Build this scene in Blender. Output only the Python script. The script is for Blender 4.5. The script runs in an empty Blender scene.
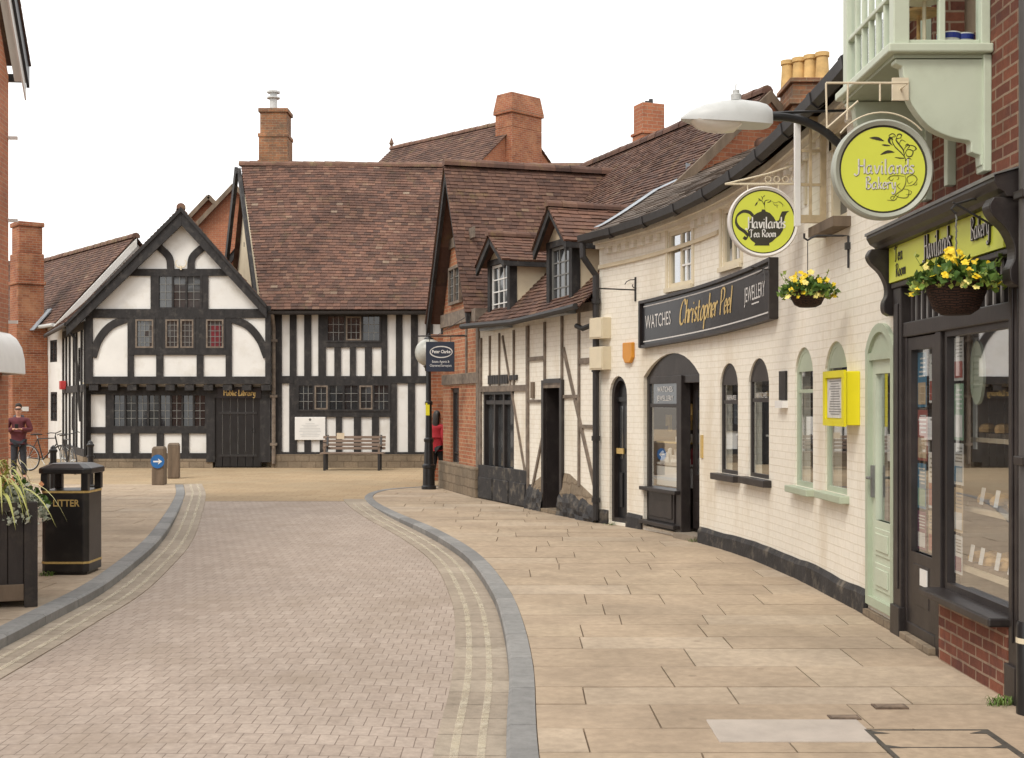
import bpy, bmesh, math, random
from mathutils import Vector, Matrix
R = random.Random(11)
scn = bpy.context.scene
COL = scn.collection
F, HE, CX, CY = 1270.0, 1.75, 512.0, 403.0      # focal length in pixels, eye height, principal point
PI = math.pi
rad = math.radians
def gp(px, py, h=HE):
    Y = F*h/(py-CY); return Vector(((px-CX)*Y/F, Y))
def at(px, py, Y): return Vector(((px-CX)*Y/F, Y, HE+(CY-py)*Y/F))
def lin(r, g, b):
    f = lambda c: (c/255/12.92) if c/255 <= .04045 else ((c/255+.055)/1.055)**2.4
    return (f(r), f(g), f(b))

# ------------------------------------------------------------------ mesh builder
class MB:
    def __init__(s, f=None): s.v = []; s.l = []; s.fc = []; s.f = f
    def add(s, vs, fs):
        b = len(s.v)
        for p in vs:
            p = Vector(p); s.l.append(p); s.v.append(Vector(s.f(*p)) if s.f else p.copy())
        s.fc += [[b+i for i in q] for q in fs]
    def box(s, x0, x1, y0, y1, z0, z1, n=1):
        vs = []
        for i in range(n+1):
            x = x0+(x1-x0)*i/n
            vs += [(x,y0,z0),(x,y1,z0),(x,y1,z1),(x,y0,z1)]
        fs = [(0,1,2,3), (4*n+3,4*n+2,4*n+1,4*n)]
        for i in range(n):
            a = 4*i
            for k in range(4): fs.append((a+k, a+4+k, a+4+(k+1)%4, a+(k+1)%4))
        s.add(vs, fs)
    def quad(s, *p): s.add(p, [tuple(range(len(p)))])
    def mbox(s, M, hx, hy, hz):
        vs = [M @ Vector((a*hx,b*hy,c*hz)) for a in (-1,1) for b in (-1,1) for c in (-1,1)]
        s.add(vs, [(0,1,3,2),(4,6,7,5),(0,4,5,1),(2,3,7,6),(0,2,6,4),(1,5,7,3)])
    def bar(s, a, b, w, h, up=(0,0,1)):
        a = Vector(a); b = Vector(b); t = b-a; L = t.length
        if L < 1e-6: return
        t.normalize(); u = Vector(up)
        sd = t.cross(u)
        if sd.length < 1e-4: sd = t.cross(Vector((1,0,0)))
        sd.normalize(); u = sd.cross(t)
        M = Matrix((t,sd,u)).transposed().to_4x4(); M.translation = (a+b)/2
        s.mbox(M, L/2, w/2, h/2)
    def prism(s, poly, y0, y1):                    # polygon in x,z extruded along y
        n = len(poly)
        vs = [(x,y0,z) for x,z in poly]+[(x,y1,z) for x,z in poly]
        fs = [tuple(range(n)), tuple(range(2*n-1, n-1, -1))]
        fs += [(i, n+i, n+(i+1)%n, (i+1)%n) for i in range(n)]
        s.add(vs, fs)
    def sweep(s, prof, x0, x1, n=1, zf=None, closed=True):   # profile (d, z) swept along x
        m = len(prof); vs = []
        for i in range(n+1):
            x = x0+(x1-x0)*i/n; dz = zf(x) if zf else 0
            vs += [(x, d, z+dz) for d, z in prof]
        fs = []
        for i in range(n):
            for k in range(m if closed else m-1):
                fs.append((i*m+k, (i+1)*m+k, (i+1)*m+(k+1)%m, i*m+(k+1)%m))
        if closed: fs += [tuple(range(m)), tuple(range((n+1)*m-1, n*m-1, -1))]
        s.add(vs, fs)
    def tube(s, pts, r, n=8, caps=True, closed=False):
        P = [Vector(p) for p in pts]; m = len(P)
        rr = r if isinstance(r, (list,tuple)) else [r]*m
        T = []
        for i in range(m):
            a = P[(i-1)%m] if (closed or i > 0) else P[i]
            b = P[(i+1)%m] if (closed or i < m-1) else P[i]
            d = b-a; T.append(d.normalized() if d.length > 1e-9 else Vector((0,0,1)))
        u = T[0].orthogonal().normalized(); vs = []
        for i in range(m):
            u = (u-T[i]*u.dot(T[i]))
            u = u.normalized() if u.length > 1e-6 else T[i].orthogonal().normalized()
            w = T[i].cross(u)
            for k in range(n):
                a = 2*PI*k/n
                vs.append(P[i]+(u*math.cos(a)+w*math.sin(a))*rr[i])
        fs = []
        for i in range(m if closed else m-1):
            j = (i+1) % m
            for k in range(n): fs.append((i*n+k, i*n+(k+1)%n, j*n+(k+1)%n, j*n+k))
        if caps and not closed: fs += [tuple(range(n-1,-1,-1)), tuple(range((m-1)*n, m*n))]
        s.add(vs, fs)
    def lathe(s, prof, c, n=24, M=None):
        vs = []; c = Vector(c); m = len(prof)
        for r, z in prof:
            for k in range(n):
                a = 2*PI*k/n; p = Vector((r*math.cos(a), r*math.sin(a), z))
                vs.append((M @ p if M else p)+c)
        fs = []
        for i in range(m-1):
            for k in range(n): fs.append((i*n+k, i*n+(k+1)%n, (i+1)*n+(k+1)%n, (i+1)*n+k))
        fs += [tuple(range(n-1,-1,-1)), tuple(range((m-1)*n, m*n))]
        s.add(vs, fs)
    def build(s, name, mat, parent=None, bev=0, smooth=False, kind=None, origin=None):
        root = parent
        while root is not None and root.parent is not None: root = root.parent
        if root is not None: off = ROOTLOC[root.name]
        elif origin is not None: off = Vector(origin)
        else:
            xs = [p.x for p in s.v]; ys = [p.y for p in s.v]
            off = Vector(((min(xs)+max(xs))/2, (min(ys)+max(ys))/2, min(p.z for p in s.v)))
        me = bpy.data.meshes.new(name)
        me.from_pydata([p-off for p in s.v], [], s.fc)
        uv = me.uv_layers.new(name='UVMap'); ud = uv.data; k = 0
        Z = Vector((0,0,1))
        for q in s.fc:
            L = [s.l[i] for i in q]
            nn = Vector((0,0,0))
            for i in range(len(L)):
                a = L[i]; b = L[(i+1)%len(L)]
                nn += Vector(((a.y-b.y)*(a.z+b.z), (a.z-b.z)*(a.x+b.x), (a.x-b.x)*(a.y+b.y)))
            if nn.length > 1e-12: nn.normalize()
            if abs(nn.z) > .93 or nn.length < .5: t = Vector((1,0,0)); bt = Vector((0,1,0))
            else:
                t = Z.cross(nn).normalized()
                if t.x+.31*t.y < 0: t = -t
                bt = nn.cross(t)
                if bt.z < 0: bt = -bt
            for p in L: ud[k].uv = (p.dot(t), p.dot(bt)); k += 1
        me.update()
        o = bpy.data.objects.new(name, me); COL.objects.link(o)
        if mat: me.materials.append(mat)
        if smooth:
            me.polygons.foreach_set('use_smooth', [True]*len(me.polygons)); me.set_sharp_from_angle(angle=rad(38))
        if parent is not None: o.parent = parent
        else: o.location = off; ROOTLOC[o.name] = off
        if bev:
            b = o.modifiers.new('Bevel', 'BEVEL'); b.width = bev; b.segments = 2; b.limit_method = 'ANGLE'; b.angle_limit = rad(40)
        if kind: o['kind'] = kind
        return o
ROOTLOC = {}
def tag(o, label=None, cat=None, group=None, kind=None):
    if label: o['label'] = label
    if cat: o['category'] = cat
    if group: o['group'] = group
    if kind: o['kind'] = kind
    return o
def thing(name, label, cat, loc, group=None):
    o = bpy.data.objects.new(name, None); COL.objects.link(o); o.empty_display_size = .2
    o.location = loc; ROOTLOC[o.name] = Vector(loc)
    return tag(o, label, cat, group)
def copy_tree(o, parent=None):
    c = o.copy(); COL.objects.link(c)
    if parent is not None: c.parent = parent
    for ch in [x for x in COL.objects if x.parent == o]: copy_tree(ch, c)
    return c
def dup(o, loc, rz=0, label=None, group=None):
    c = copy_tree(o); c.location = loc; c.rotation_euler = (0,0,rz)
    if label: c['label'] = label
    if group: c['group'] = group
    return c
def cr(pts, n=6, closed=False):
    P = [Vector(p) for p in pts]; m = len(P); out = []
    if m < 3: return P
    for i in range(m if closed else m-1):
        if closed: a,b,c,d = P[(i-1)%m],P[i],P[(i+1)%m],P[(i+2)%m]
        else: a = P[i-1] if i else P[0]*2-P[1]; b = P[i]; c = P[i+1]; d = P[i+2] if i+2 < m else P[m-1]*2-P[m-2]
        for k in range(n):
            t = k/n
            out.append(.5*((2*b)+(c-a)*t+(2*a-5*b+4*c-d)*t*t+(3*b-a-3*c+d)*t**3))
    if not closed: out.append(P[-1])
    return out

# ------------------------------------------------------------------ facade frames: s along the wall (leftwards in the picture), d out of it, z up
class Fr:
    def __init__(s, pts):
        s.p = [Vector((p[0],p[1])) for p in pts]; s.c = [0]
        for a, b in zip(s.p, s.p[1:]): s.c.append(s.c[-1]+(b-a).length)
        s.L = s.c[-1]
        m = len(s.p); s.t = []
        for i in range(m):
            s.t.append((s.p[min(i+1,m-1)]-s.p[max(i-1,0)]).normalized())
    def pt(s, x):
        i = 0
        while i < len(s.p)-2 and x > s.c[i+1]: i += 1
        f = (x-s.c[i])/(s.c[i+1]-s.c[i])
        p = s.p[i].lerp(s.p[i+1], f)
        t = s.t[i].lerp(s.t[i+1], max(0,min(1,f))).normalized()
        return p, t
    def W(s, x, d, z):
        p, t = s.pt(x); return Vector((p.x-t.y*d, p.y+t.x*d, z))
    def s_at(s, px, d=0):
        lo, hi = -3.0, s.L+6
        k = (px-CX)/F
        g = lambda x: (lambda w: w.x-k*w.y)(s.W(x,d,0))
        best = None; n = 300; pv = g(lo)
        for i in range(1, n+1):
            x = lo+(hi-lo)*i/n; v = g(x)
            if pv == 0 or pv*v < 0:
                a, b = lo+(hi-lo)*(i-1)/n, x
                for _ in range(30):
                    m = (a+b)/2
                    if g(a)*g(m) <= 0: b = m
                    else: a = m
                c = (a+b)/2
                if best is None or abs(c-s.L/2) < abs(best-s.L/2): best = c
            pv = v
        return best
    def z_at(s, px, py, d=0):
        Y = s.W(s.s_at(px,d), d, 0).y
        return HE+(CY-py)*Y/F
    def rig(s, x0):
        p, t = s.pt(x0)
        return lambda x, d, z: Vector((p.x+t.x*x-t.y*d, p.y+t.y*x+t.x*d, z))
    def txt(s, x0, d0, z0):                      # 2D lettering (x right, y up, z out) onto the wall
        return lambda x, y, z: s.W(x0-x, d0+z, z0+y)
    def rect(s, pxl, pxr, pyt, pyb, d=0):
        a, b = s.s_at(pxr,d), s.s_at(pxl,d); m = (pxl+pxr)/2
        return a, b, s.z_at(m,pyb,d), s.z_at(m,pyt,d)

def wall(mb, s0, s1, z0, z1, holes=(), depth=.14, ds=None, ztop=None, d=0):
    S = {s0, s1}; Zs = {z0, z1}
    for h in holes: S |= {h[0],h[1]}; Zs |= {h[2],h[3]}
    S = sorted(x for x in S if s0-1e-6 <= x <= s1+1e-6); Zs = sorted(z for z in Zs if z0-1e-6 <= z <= z1+1e-6)
    if ds:
        T = []
        for a, b in zip(S, S[1:]):
            n = max(1, round((b-a)/ds)); T += [a+(b-a)*i/n for i in range(n)]
        S = T+[S[-1]]
    for a, b in zip(S, S[1:]):
        for c, e in zip(Zs, Zs[1:]):
            ms, mz = (a+b)/2, (c+e)/2
            if any(h[0] < ms < h[1] and h[2] < mz < h[3] for h in holes): continue
            ea = ztop(a) if ztop and e == Zs[-1] else e
            eb = ztop(b) if ztop and e == Zs[-1] else e
            mb.quad((a,d,c),(b,d,c),(b,d,eb),(a,d,ea))
    for h in holes:
        a, b, c, e = h[:4]; ar = h[4] if len(h) > 4 else 0
        D = d-depth; sp = e-ar
        mb.quad((a,d,c),(a,D,c),(a,D,sp),(a,d,sp)); mb.quad((b,d,c),(b,D,c),(b,D,sp),(b,d,sp))
        mb.quad((a,d,c),(b,d,c),(b,D,c),(a,D,c))
        if not ar: mb.quad((a,d,e),(b,d,e),(b,D,e),(a,D,e))
        else:
            C = arch(a,b,sp,ar,10)
            for p, q in zip(C, C[1:]):
                mb.quad((p[0],d,p[1]),(q[0],d,q[1]),(q[0],d,e),(p[0],d,e))
                mb.quad((p[0],d,p[1]),(q[0],d,q[1]),(q[0],D,q[1]),(p[0],D,p[1]))
def arch(a, b, z, r, n=10):
    m, hw = (a+b)/2, (b-a)/2
    if r >= hw*.98: return [(m-hw*math.cos(PI*i/n), z+r*math.sin(PI*i/n)) for i in range(n+1)]
    Rr = (hw*hw+r*r)/(2*r); t0 = math.asin(min(1,hw/Rr))
    return [(m+Rr*math.sin(-t0+2*t0*i/n), z+r-Rr+Rr*math.cos(-t0+2*t0*i/n)) for i in range(n+1)]
def outline(a, b, c, e, ar=0):
    if not ar: return [(a,c),(b,c),(b,e),(a,e)]
    return [(b,c)]+arch(a,b,e-ar,ar,10)[::-1]+[(a,c)]
def inset(a, b, c, e, ar, w): return (a+w, b-w, c+w, e-w, max(0.0, ar-w*.55) if ar else 0)
def ring(mb, O, I, y0, y1):
    n = len(O)
    for i in range(n):
        j = (i+1) % n; o, p, q, r = O[i], O[j], I[j], I[i]
        mb.quad((o[0],y1,o[1]),(p[0],y1,p[1]),(q[0],y1,q[1]),(r[0],y1,r[1]))
        mb.quad((r[0],y1,r[1]),(q[0],y1,q[1]),(q[0],y0,q[1]),(r[0],y0,r[1]))
        mb.quad((o[0],y1,o[1]),(p[0],y1,p[1]),(p[0],y0,p[1]),(o[0],y0,o[1]))
def window(parent, fr, a, b, c, e, ar=0, dep=.12, fw=.05, th=.05, fmat=None, gmat=None, vb=(), hb=(), bw=.025, name='window', rigid=True, head=None):
    """frame + glazing bars, pane as a sub-part; vb / hb are fractions where bars run"""
    m = (a+b)/2
    f = fr.rig(m) if rigid else (lambda x,d,z: fr.W(m+x,d,z))
    A, B = a-m, b-m
    mb = MB(f); O = outline(A,B,c,e,ar); ii = inset(A,B,c,e,ar,fw); I = outline(*ii)
    ring(mb, O, I, -dep, -dep+th)
    w, h = ii[1]-ii[0], ii[3]-ii[2]
    for v in vb:
        x = ii[0]+w*v; top = ii[3]
        if ar:
            q = arch(ii[0],ii[1],ii[3]-ii[4],ii[4],10); top = min(p[1] for p in q if abs(p[0]-x) < w*.2)
        mb.box(x-bw/2, x+bw/2, -dep+.004, -dep+th*.8, ii[2], top)
    for v in hb:
        z = ii[2]+h*v; mb.box(ii[0], ii[1], -dep+.006, -dep+th*.76, z-bw/2, z+bw/2)
    o = mb.build(name, fmat, parent)
    p = MB(f); P = outline(*ii); p.add([(x,-dep+.012,z) for x,z in P], [tuple(range(len(P)))])
    p.build('pane', gmat, o)
    if head:                                      # filled tympanum above the springing
        q = MB(f); z = e-ar; pts = [(x,zz) for x,zz in arch(ii[0],ii[1],z,ii[4],10)]
        q.prism(pts, -dep+.014, -dep+th*.9); q.build('head_panel', head, o)
    return o
def leaded(parent, fr, a, b, c, e, d, lights, q=.13, fw=.055, fmat=None, gmat=None, lmat=None, pale=(), pmat=None, name='window'):
    """timber window of several leaded lights: each quarry its own slightly tilted facet"""
    m = (a+b)/2; f = fr.rig(m); A, B = a-m, b-m
    mb = MB(f); ring(mb, outline(A,B,c,e), outline(A+fw,B-fw,c+fw,e-fw), d-.03, d+.03)
    W = (B-A-2*fw)/lights
    for i in range(1, lights):
        x = A+fw+W*i; mb.box(x-fw*.45, x+fw*.45, d-.03, d+.026, c+fw, e-fw)
    o = mb.build(name, fmat, parent)
    gm, lm = MB(f), MB(f)
    for i in range(lights):
        x0 = A+fw+W*i+(fw*.45 if i else 0); x1 = A+fw+W*(i+1)-(fw*.45 if i < lights-1 else 0)
        z0, z1 = c+fw, e-fw
        if i in pale:
            pm = MB(f); ring(pm, outline(x0,x1,z0,z1), outline(x0+.04,x1-.04,z0+.04,z1-.04), d-.02, d+.035); pm.build('casement', pmat, o)
        tl_, gl_ = R.uniform(-.0025,.0025), R.uniform(-.001,.003)
        nx, nz = max(2,round((x1-x0)/q)), max(3,round((z1-z0)/(q*1.25)))
        for ix in range(nx):
            for iz in range(nz):
                xa, xb = x0+(x1-x0)*ix/nx, x0+(x1-x0)*(ix+1)/nx; za, zb = z0+(z1-z0)*iz/nz, z0+(z1-z0)*(iz+1)/nz
                t, g = tl_+R.uniform(-.0008,.0008), gl_+R.uniform(-.0008,.0008)
                gm.quad((xa,d-.015+t+g,za),(xb,d-.015-t+g,za),(xb,d-.015-t-g,zb),(xa,d-.015+t-g,zb))
        for ix in range(1,nx):
            x = x0+(x1-x0)*ix/nx; lm.box(x-.008,x+.008,d-.012,d,z0,z1)
        for iz in range(1,nz):
            z = z0+(z1-z0)*iz/nz; lm.box(x0,x1,d-.011,d-.001,z-.008,z+.008)
    gm.build('pane', gmat, o); lm.build('lead_lattice', lmat, o)
    return o
def tiles(mb, pf, v0, v1, ulim, tw=.17, tl=.11, th=.02, sheet=True):
    v = v0
    while v < v1-1e-4:
        L = min(tl, v1-v); a, b = ulim(v+L*.5); u = a-R.random()*tw*.9
        while u < b-.01:
            x0, x1 = max(u,a), min(u+tw-.004,b); u += tw
            if x1-x0 < .015: continue
            j = R.uniform(-.004,.007); k = R.uniform(-.004,.004); e = R.uniform(-.006,.004)
            mb.add([pf(x0,v+e,th+j+k),pf(x1,v+e,th+j-k),pf(x1,v+L*1.05,.005),pf(x0,v+L*1.05,.005),pf(x0,v+e,-.012),pf(x1,v+e,-.012)],
                   [(0,1,2,3),(4,5,1,0),(0,3,4),(1,5,2)])
        v += tl
    if sheet:
        n = 8; nu = 14
        for i in range(n):
            va, vb = v0+(v1-v0)*i/n, v0+(v1-v0)*(i+1)/n; a0, b0 = ulim(va+.01); a1, b1 = ulim(vb-.01)
            for k in range(nu):
                g, h = k/nu, (k+1)/nu
                mb.add([pf(a0+(b0-a0)*g,va,-.015),pf(a0+(b0-a0)*h,va,-.015),pf(a1+(b1-a1)*h,vb,-.015),pf(a1+(b1-a1)*g,vb,-.015)], [(0,1,2,3)])
def ridge(mb, a, b, r=.1, seg=.32):
    a, b = Vector(a), Vector(b); t = b-a; L = t.length; t.normalize(); n = max(1,int(L/seg))
    sd = t.cross(Vector((0,0,1))).normalized(); up = sd.cross(t)
    for i in range(n):
        p, q = a+t*(L*i/n), a+t*(L*(i+1)/n+.02); rr = r*R.uniform(.94,1.08); vs = []
        for w in (p,q):
            for k in range(7):
                an = -.25+ (PI+.5)*k/6; vs.append(w+sd*math.cos(an)*rr+up*(math.sin(an)*rr-.03))
            rr *= .93
        mb.add(vs, [(k,k+1,k+8,k+7) for k in range(6)]+[tuple(range(7)),tuple(range(13,6,-1))])

# ------------------------------------------------------------------ lettering
GL = {'a':[[(.7,.85),(.4,1),(.08,.6),(.12,.1),(.4,0),(.7,.4)],[(.7,1),(.7,.2),(.9,0)]],
'C':[[(1.1,1.45),(.8,1.85),(.3,1.6),(.05,.9),(.2,.15),(.7,0),(1.1,.35)]],
'h':[[(.1,1.8),(.1,0)],[(.1,.6),(.4,1),(.65,.8),(.65,0)]],'r':[[(.1,1),(.1,0)],[(.1,.6),(.35,1),(.6,.9)]],
'i':[[(.12,1),(.12,.1),(.3,0)],[(.1,1.35),(.2,1.47)]],'s':[[(.6,.9),(.3,1),(.1,.75),(.5,.4),(.45,.05),(.05,.1)]],
't':[[(.2,1.5),(.2,.15),(.4,0),(.55,.1)],[(0,1),(.5,1)]],'o':[[(.4,1),(.08,.6),(.15,.1),(.4,0),(.72,.4),(.65,.9),(.4,1)]],
'p':[[(.1,1),(.1,-.75)],[(.1,.7),(.45,1),(.75,.6),(.5,.02),(.1,.2)]],
'e':[[(.1,.5),(.6,.6),(.5,.95),(.2,.9),(.06,.45),(.25,0),(.6,.2)]],
'P':[[(.2,1.8),(.2,0)],[(0,1.6),(.4,1.85),(.95,1.7),(.9,1.1),(.3,.85)]],'l':[[(.12,1.8),(.12,.1),(.3,0)]],
'H':[[(.2,1.8),(.2,.1),(-.1,-.25),(-.38,-.05)],[(.95,1.8),(.95,0)],[(.2,.95),(.95,.95)]],
'v':[[(.05,1),(.35,0),(.7,1)]],'n':[[(.1,1),(.1,0)],[(.1,.6),(.4,1),(.65,.8),(.65,0)]],
'd':[[(.65,.85),(.35,1),(.06,.55),(.12,.08),(.4,0),(.65,.4)],[(.65,1.8),(.65,0)]],
'T':[[(-.05,1.5),(.3,1.85),(.7,1.65),(1.05,1.85)],[(.5,1.7),(.5,.1),(.2,0)]],
'R':[[(.2,1.8),(.2,0)],[(0,1.6),(.4,1.85),(.9,1.65),(.85,1.15),(.3,.9)],[(.45,.9),(.95,0)]],
'm':[[(.1,1),(.1,0)],[(.1,.6),(.35,1),(.55,.8),(.55,0)],[(.55,.6),(.8,1),(1,.8),(1,0)]],
'B':[[(.2,1.8),(.2,0)],[(0,1.6),(.5,1.85),(.85,1.45),(.3,.95)],[(.3,.95),(.95,.6),(.7,.05),(.1,.05)]],
'k':[[(.1,1.8),(.1,0)],[(.6,1),(.12,.45)],[(.3,.55),(.65,0)]],
'y':[[(.08,1),(.2,.2),(.45,.1),(.65,.4)],[(.65,1),(.6,-.4),(.3,-.75),(.05,-.5)]],
'u':[[(.1,1),(.1,.2),(.35,0),(.6,.3)],[(.65,1),(.65,.1),(.8,0)]],
'b':[[(.1,1.8),(.1,.1)],[(.1,.7),(.45,1),(.72,.5),(.4,0),(.1,.15)]],'c':[[(.6,.85),(.3,1),(.06,.5),(.25,0),(.6,.2)]],
'L':[[(.25,1.8),(.25,.1)],[(0,.1),(.3,0),(.9,.05),(1,.35)]],'.':[[(.12,.55),(.24,.67)]],
'O':[[(.6,1.85),(.1,1.3),(.12,.4),(.6,0),(1.1,.5),(1.1,1.4),(.6,1.85)]],'E':[[(.9,1.6),(.4,1.85),(.15,1.4),(.5,1),(.1,.5),(.45,0),(.95,.25)]],'N':[[(.15,0),(.15,1.8)],[(.15,1.8),(.95,0)],[(.95,0),(.95,1.8)]]}
def ribbon(mb, pts, wmin, wmax, ang=.7, z=0, th=0, taper=False):
    P = [Vector((p[0],p[1])) for p in pts]; m = len(P)
    if m < 2: return
    A, B = [], []
    for i in range(m):
        t = (P[min(i+1,m-1)]-P[max(i-1,0)])
        if t.length < 1e-9: t = Vector((1,0))
        t.normalize(); n = Vector((-t.y,t.x))
        w = wmin+(wmax-wmin)*abs(math.sin(math.atan2(t.y,t.x)-ang))
        if taper: w = wmin+(wmax-wmin)*math.sin(PI*i/(m-1))
        A.append(P[i]+n*w/2); B.append(P[i]-n*w/2)
    mb.add([(p.x,p.y,z+th) for p in A+B], [(i,i+1,m+i+1,m+i) for i in range(m-1)])
    if th:
        vs = [(p.x,p.y,z+th) for p in A+B]+[(p.x,p.y,z) for p in A+B]
        mb.add(vs, [(i,i+1,2*m+i+1,2*m+i) for i in range(m-1)]+[(m+i,m+i+1,3*m+i+1,3*m+i) for i in range(m-1)]+[(0,m,3*m,2*m),(m-1,2*m-1,4*m-1,3*m-1)])
def script_w(text, sp=.2):
    x = 0
    for ch in text:
        x += .45 if ch == ' ' else max(p[0] for st in GL[ch] for p in st)+sp
    return x-sp
def script(mb, text, x, y, h, wmin=.06, wmax=.2, ang=.7, slant=0, z=0, th=0, sp=.2, sx=1, align='c'):
    """pen lettering; h is the x-height"""
    W = script_w(text, sp)*h*sx
    if align == 'c': x -= W/2
    for ch in text:
        if ch == ' ': x += .45*h*sx; continue
        for st in GL[ch]:
            q = cr([(px,py,0) for px,py in st], 4)
            ribbon(mb, [(x+(p.x+slant*p.y)*h*sx, y+p.y*h) for p in q], wmin*h, wmax*h, ang, z, th)
        x += (max(p[0] for st in GL[ch] for p in st)+sp)*h*sx
def letters(mb, text, x, y, size, z=0, sx=1, shear=0, align='CENTER', bold=0):
    cu = bpy.data.curves.new('lettering', 'FONT'); cu.body = text; cu.size = size; cu.align_x = align; cu.shear = shear; cu.offset = bold; cu.resolution_u = 2
    ob = bpy.data.objects.new('lettering', cu); COL.objects.link(ob)
    me = ob.evaluated_get(bpy.context.evaluated_depsgraph_get()).to_mesh()
    mb.add([(x+v.co.x*sx, y+v.co.y, z) for v in me.vertices], [tuple(p.vertices) for p in me.polygons])
    bpy.data.objects.remove(ob); bpy.data.curves.remove(cu)

# ------------------------------------------------------------------ materials
def nm(name):
    m = bpy.data.materials.new(name); m.use_nodes = True; nt = m.node_tree
    return m, nt, nt.nodes['Principled BSDF']
def N(nt, t, **kw):
    n = nt.nodes.new(t)
    for k, v in kw.items():
        if k in n.inputs: n.inputs[k].default_value = v
        else: setattr(n, k, v)
    return n
def noisec(nt, scale, detail=5, rough=.6, coord='Object', stretch=None):
    tc = N(nt,'ShaderNodeTexCoord'); src = tc.outputs[coord]
    if stretch:
        mp = N(nt,'ShaderNodeMapping'); mp.inputs['Scale'].default_value = stretch; nt.links.new(src, mp.inputs[0]); src = mp.outputs[0]
    n = N(nt,'ShaderNodeTexNoise', Scale=scale, Detail=detail, Roughness=rough); nt.links.new(src, n.inputs['Vector'])
    return n.outputs['Fac']
def rampn(nt, src, stops):
    r = N(nt,'ShaderNodeValToRGB'); e = r.color_ramp.elements
    while len(e) < len(stops): e.new(.5)
    for q, (p, c) in zip(e, stops):
        q.position = p; q.color = (*c,1) if not isinstance(c,(int,float)) else (c,c,c,1)
    nt.links.new(src, r.inputs[0]); return r.outputs[0]
def mix(nt, fac, a, b, mode='MIX'):
    n = N(nt,'ShaderNodeMix', data_type='RGBA', blend_type=mode)
    for i, v in ((0,fac),(6,a),(7,b)):
        if hasattr(v,'links') or hasattr(v,'is_linked'): nt.links.new(v, n.inputs[i])
        else: n.inputs[i].default_value = v if i == 0 else (*v,1) if len(v) == 3 else v
    return n.outputs[2]
def bumpn(nt, b, h, strength=.3, dist=.01):
    n = N(nt,'ShaderNodeBump', Strength=strength, Distance=dist); nt.links.new(h, n.inputs['Height']); nt.links.new(n.outputs[0], b.inputs['Normal'])
def mat(name, c, rough=.6, var=.12, scale=5, bump=0, bscale=40, metal=0, spec=.5, dirt=None, stretch=None):
    m, nt, b = nm(name)
    b.inputs['Roughness'].default_value = rough; b.inputs['Metallic'].default_value = metal; b.inputs['Specular IOR Level'].default_value = spec
    f = noisec(nt, scale, stretch=stretch)
    lo = tuple(x*(1-var) for x in c); hi = tuple(min(.9,x*(1+var)) for x in c)
    col = rampn(nt, f, [(.3,lo),(.7,hi)])
    if dirt:
        dc, amt, dsz = dirt
        f2 = rampn(nt, noisec(nt, dsz, 6, .65), [(.52,0),(.72,amt)])
        col = mix(nt, f2, col, dc)
    nt.links.new(col, b.inputs['Base Color'])
    if bump: bumpn(nt, b, noisec(nt, bscale), bump, .01)
    return m
def brick(name, c1, c2, mort, bw=.225, bh=.075, ms=.006, bump=.5, rough=.85, var=.35, wob=.006, off=.5, smooth=.15, nscale=1.2, mix3=None, grit=.35, st3=None):
    m, nt, b = nm(name); b.inputs['Roughness'].default_value = rough; b.inputs['Specular IOR Level'].default_value = .3
    tc = N(nt,'ShaderNodeTexCoord'); wn = N(nt,'ShaderNodeTexNoise', Scale=5.0, Detail=3.0); nt.links.new(tc.outputs['UV'], wn.inputs['Vector'])
    sub = N(nt,'ShaderNodeVectorMath', operation='SUBTRACT'); sub.inputs[1].default_value = (.5,.5,.5); nt.links.new(wn.outputs['Color'], sub.inputs[0])
    sc = N(nt,'ShaderNodeVectorMath', operation='SCALE'); sc.inputs['Scale'].default_value = wob*2; nt.links.new(sub.outputs[0], sc.inputs[0])
    ad = N(nt,'ShaderNodeVectorMath', operation='ADD'); nt.links.new(tc.outputs['UV'], ad.inputs[0]); nt.links.new(sc.outputs[0], ad.inputs[1])
    t = N(nt,'ShaderNodeTexBrick'); t.offset = off
    for k, v in (('Scale',1),('Mortar Size',ms),('Mortar Smooth',smooth),('Brick Width',bw),('Row Height',bh),('Bias',0)): t.inputs[k].default_value = v
    t.inputs['Color1'].default_value = (*c1,1); t.inputs['Color2'].default_value = (*c2,1); t.inputs['Mortar'].default_value = (*mort,1)
    nt.links.new(ad.outputs[0], t.inputs['Vector'])
    nz = rampn(nt, noisec(nt, nscale, 6, .65), [(.25,1-var),(.75,1+var*.6)])
    col = mix(nt, 1.0, t.outputs['Color'], nz, 'MULTIPLY')
    nz2 = rampn(nt, noisec(nt, 22, 4, .6), [(.3,1-.5*grit),(.7,1+.28*grit)])
    col = mix(nt, 1.0, col, nz2, 'MULTIPLY')
    if mix3:
        c3, amt, s3 = mix3; col = mix(nt, rampn(nt, noisec(nt, s3, 6, .7, stretch=st3), [(.5,0),(.68,amt)]), col, c3)
    nt.links.new(col, b.inputs['Base Color'])
    inv = N(nt,'ShaderNodeMath', operation='MULTIPLY_ADD'); inv.inputs[1].default_value = -1; inv.inputs[2].default_value = 1; nt.links.new(t.outputs['Fac'], inv.inputs[0])
    h = N(nt,'ShaderNodeMath', operation='MULTIPLY_ADD'); h.inputs[1].default_value = grit; nt.links.new(noisec(nt, 45, 4), h.inputs[0]); nt.links.new(inv.outputs[0], h.inputs[2])
    bumpn(nt, b, h.outputs[0], bump, .008)
    return m
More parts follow.
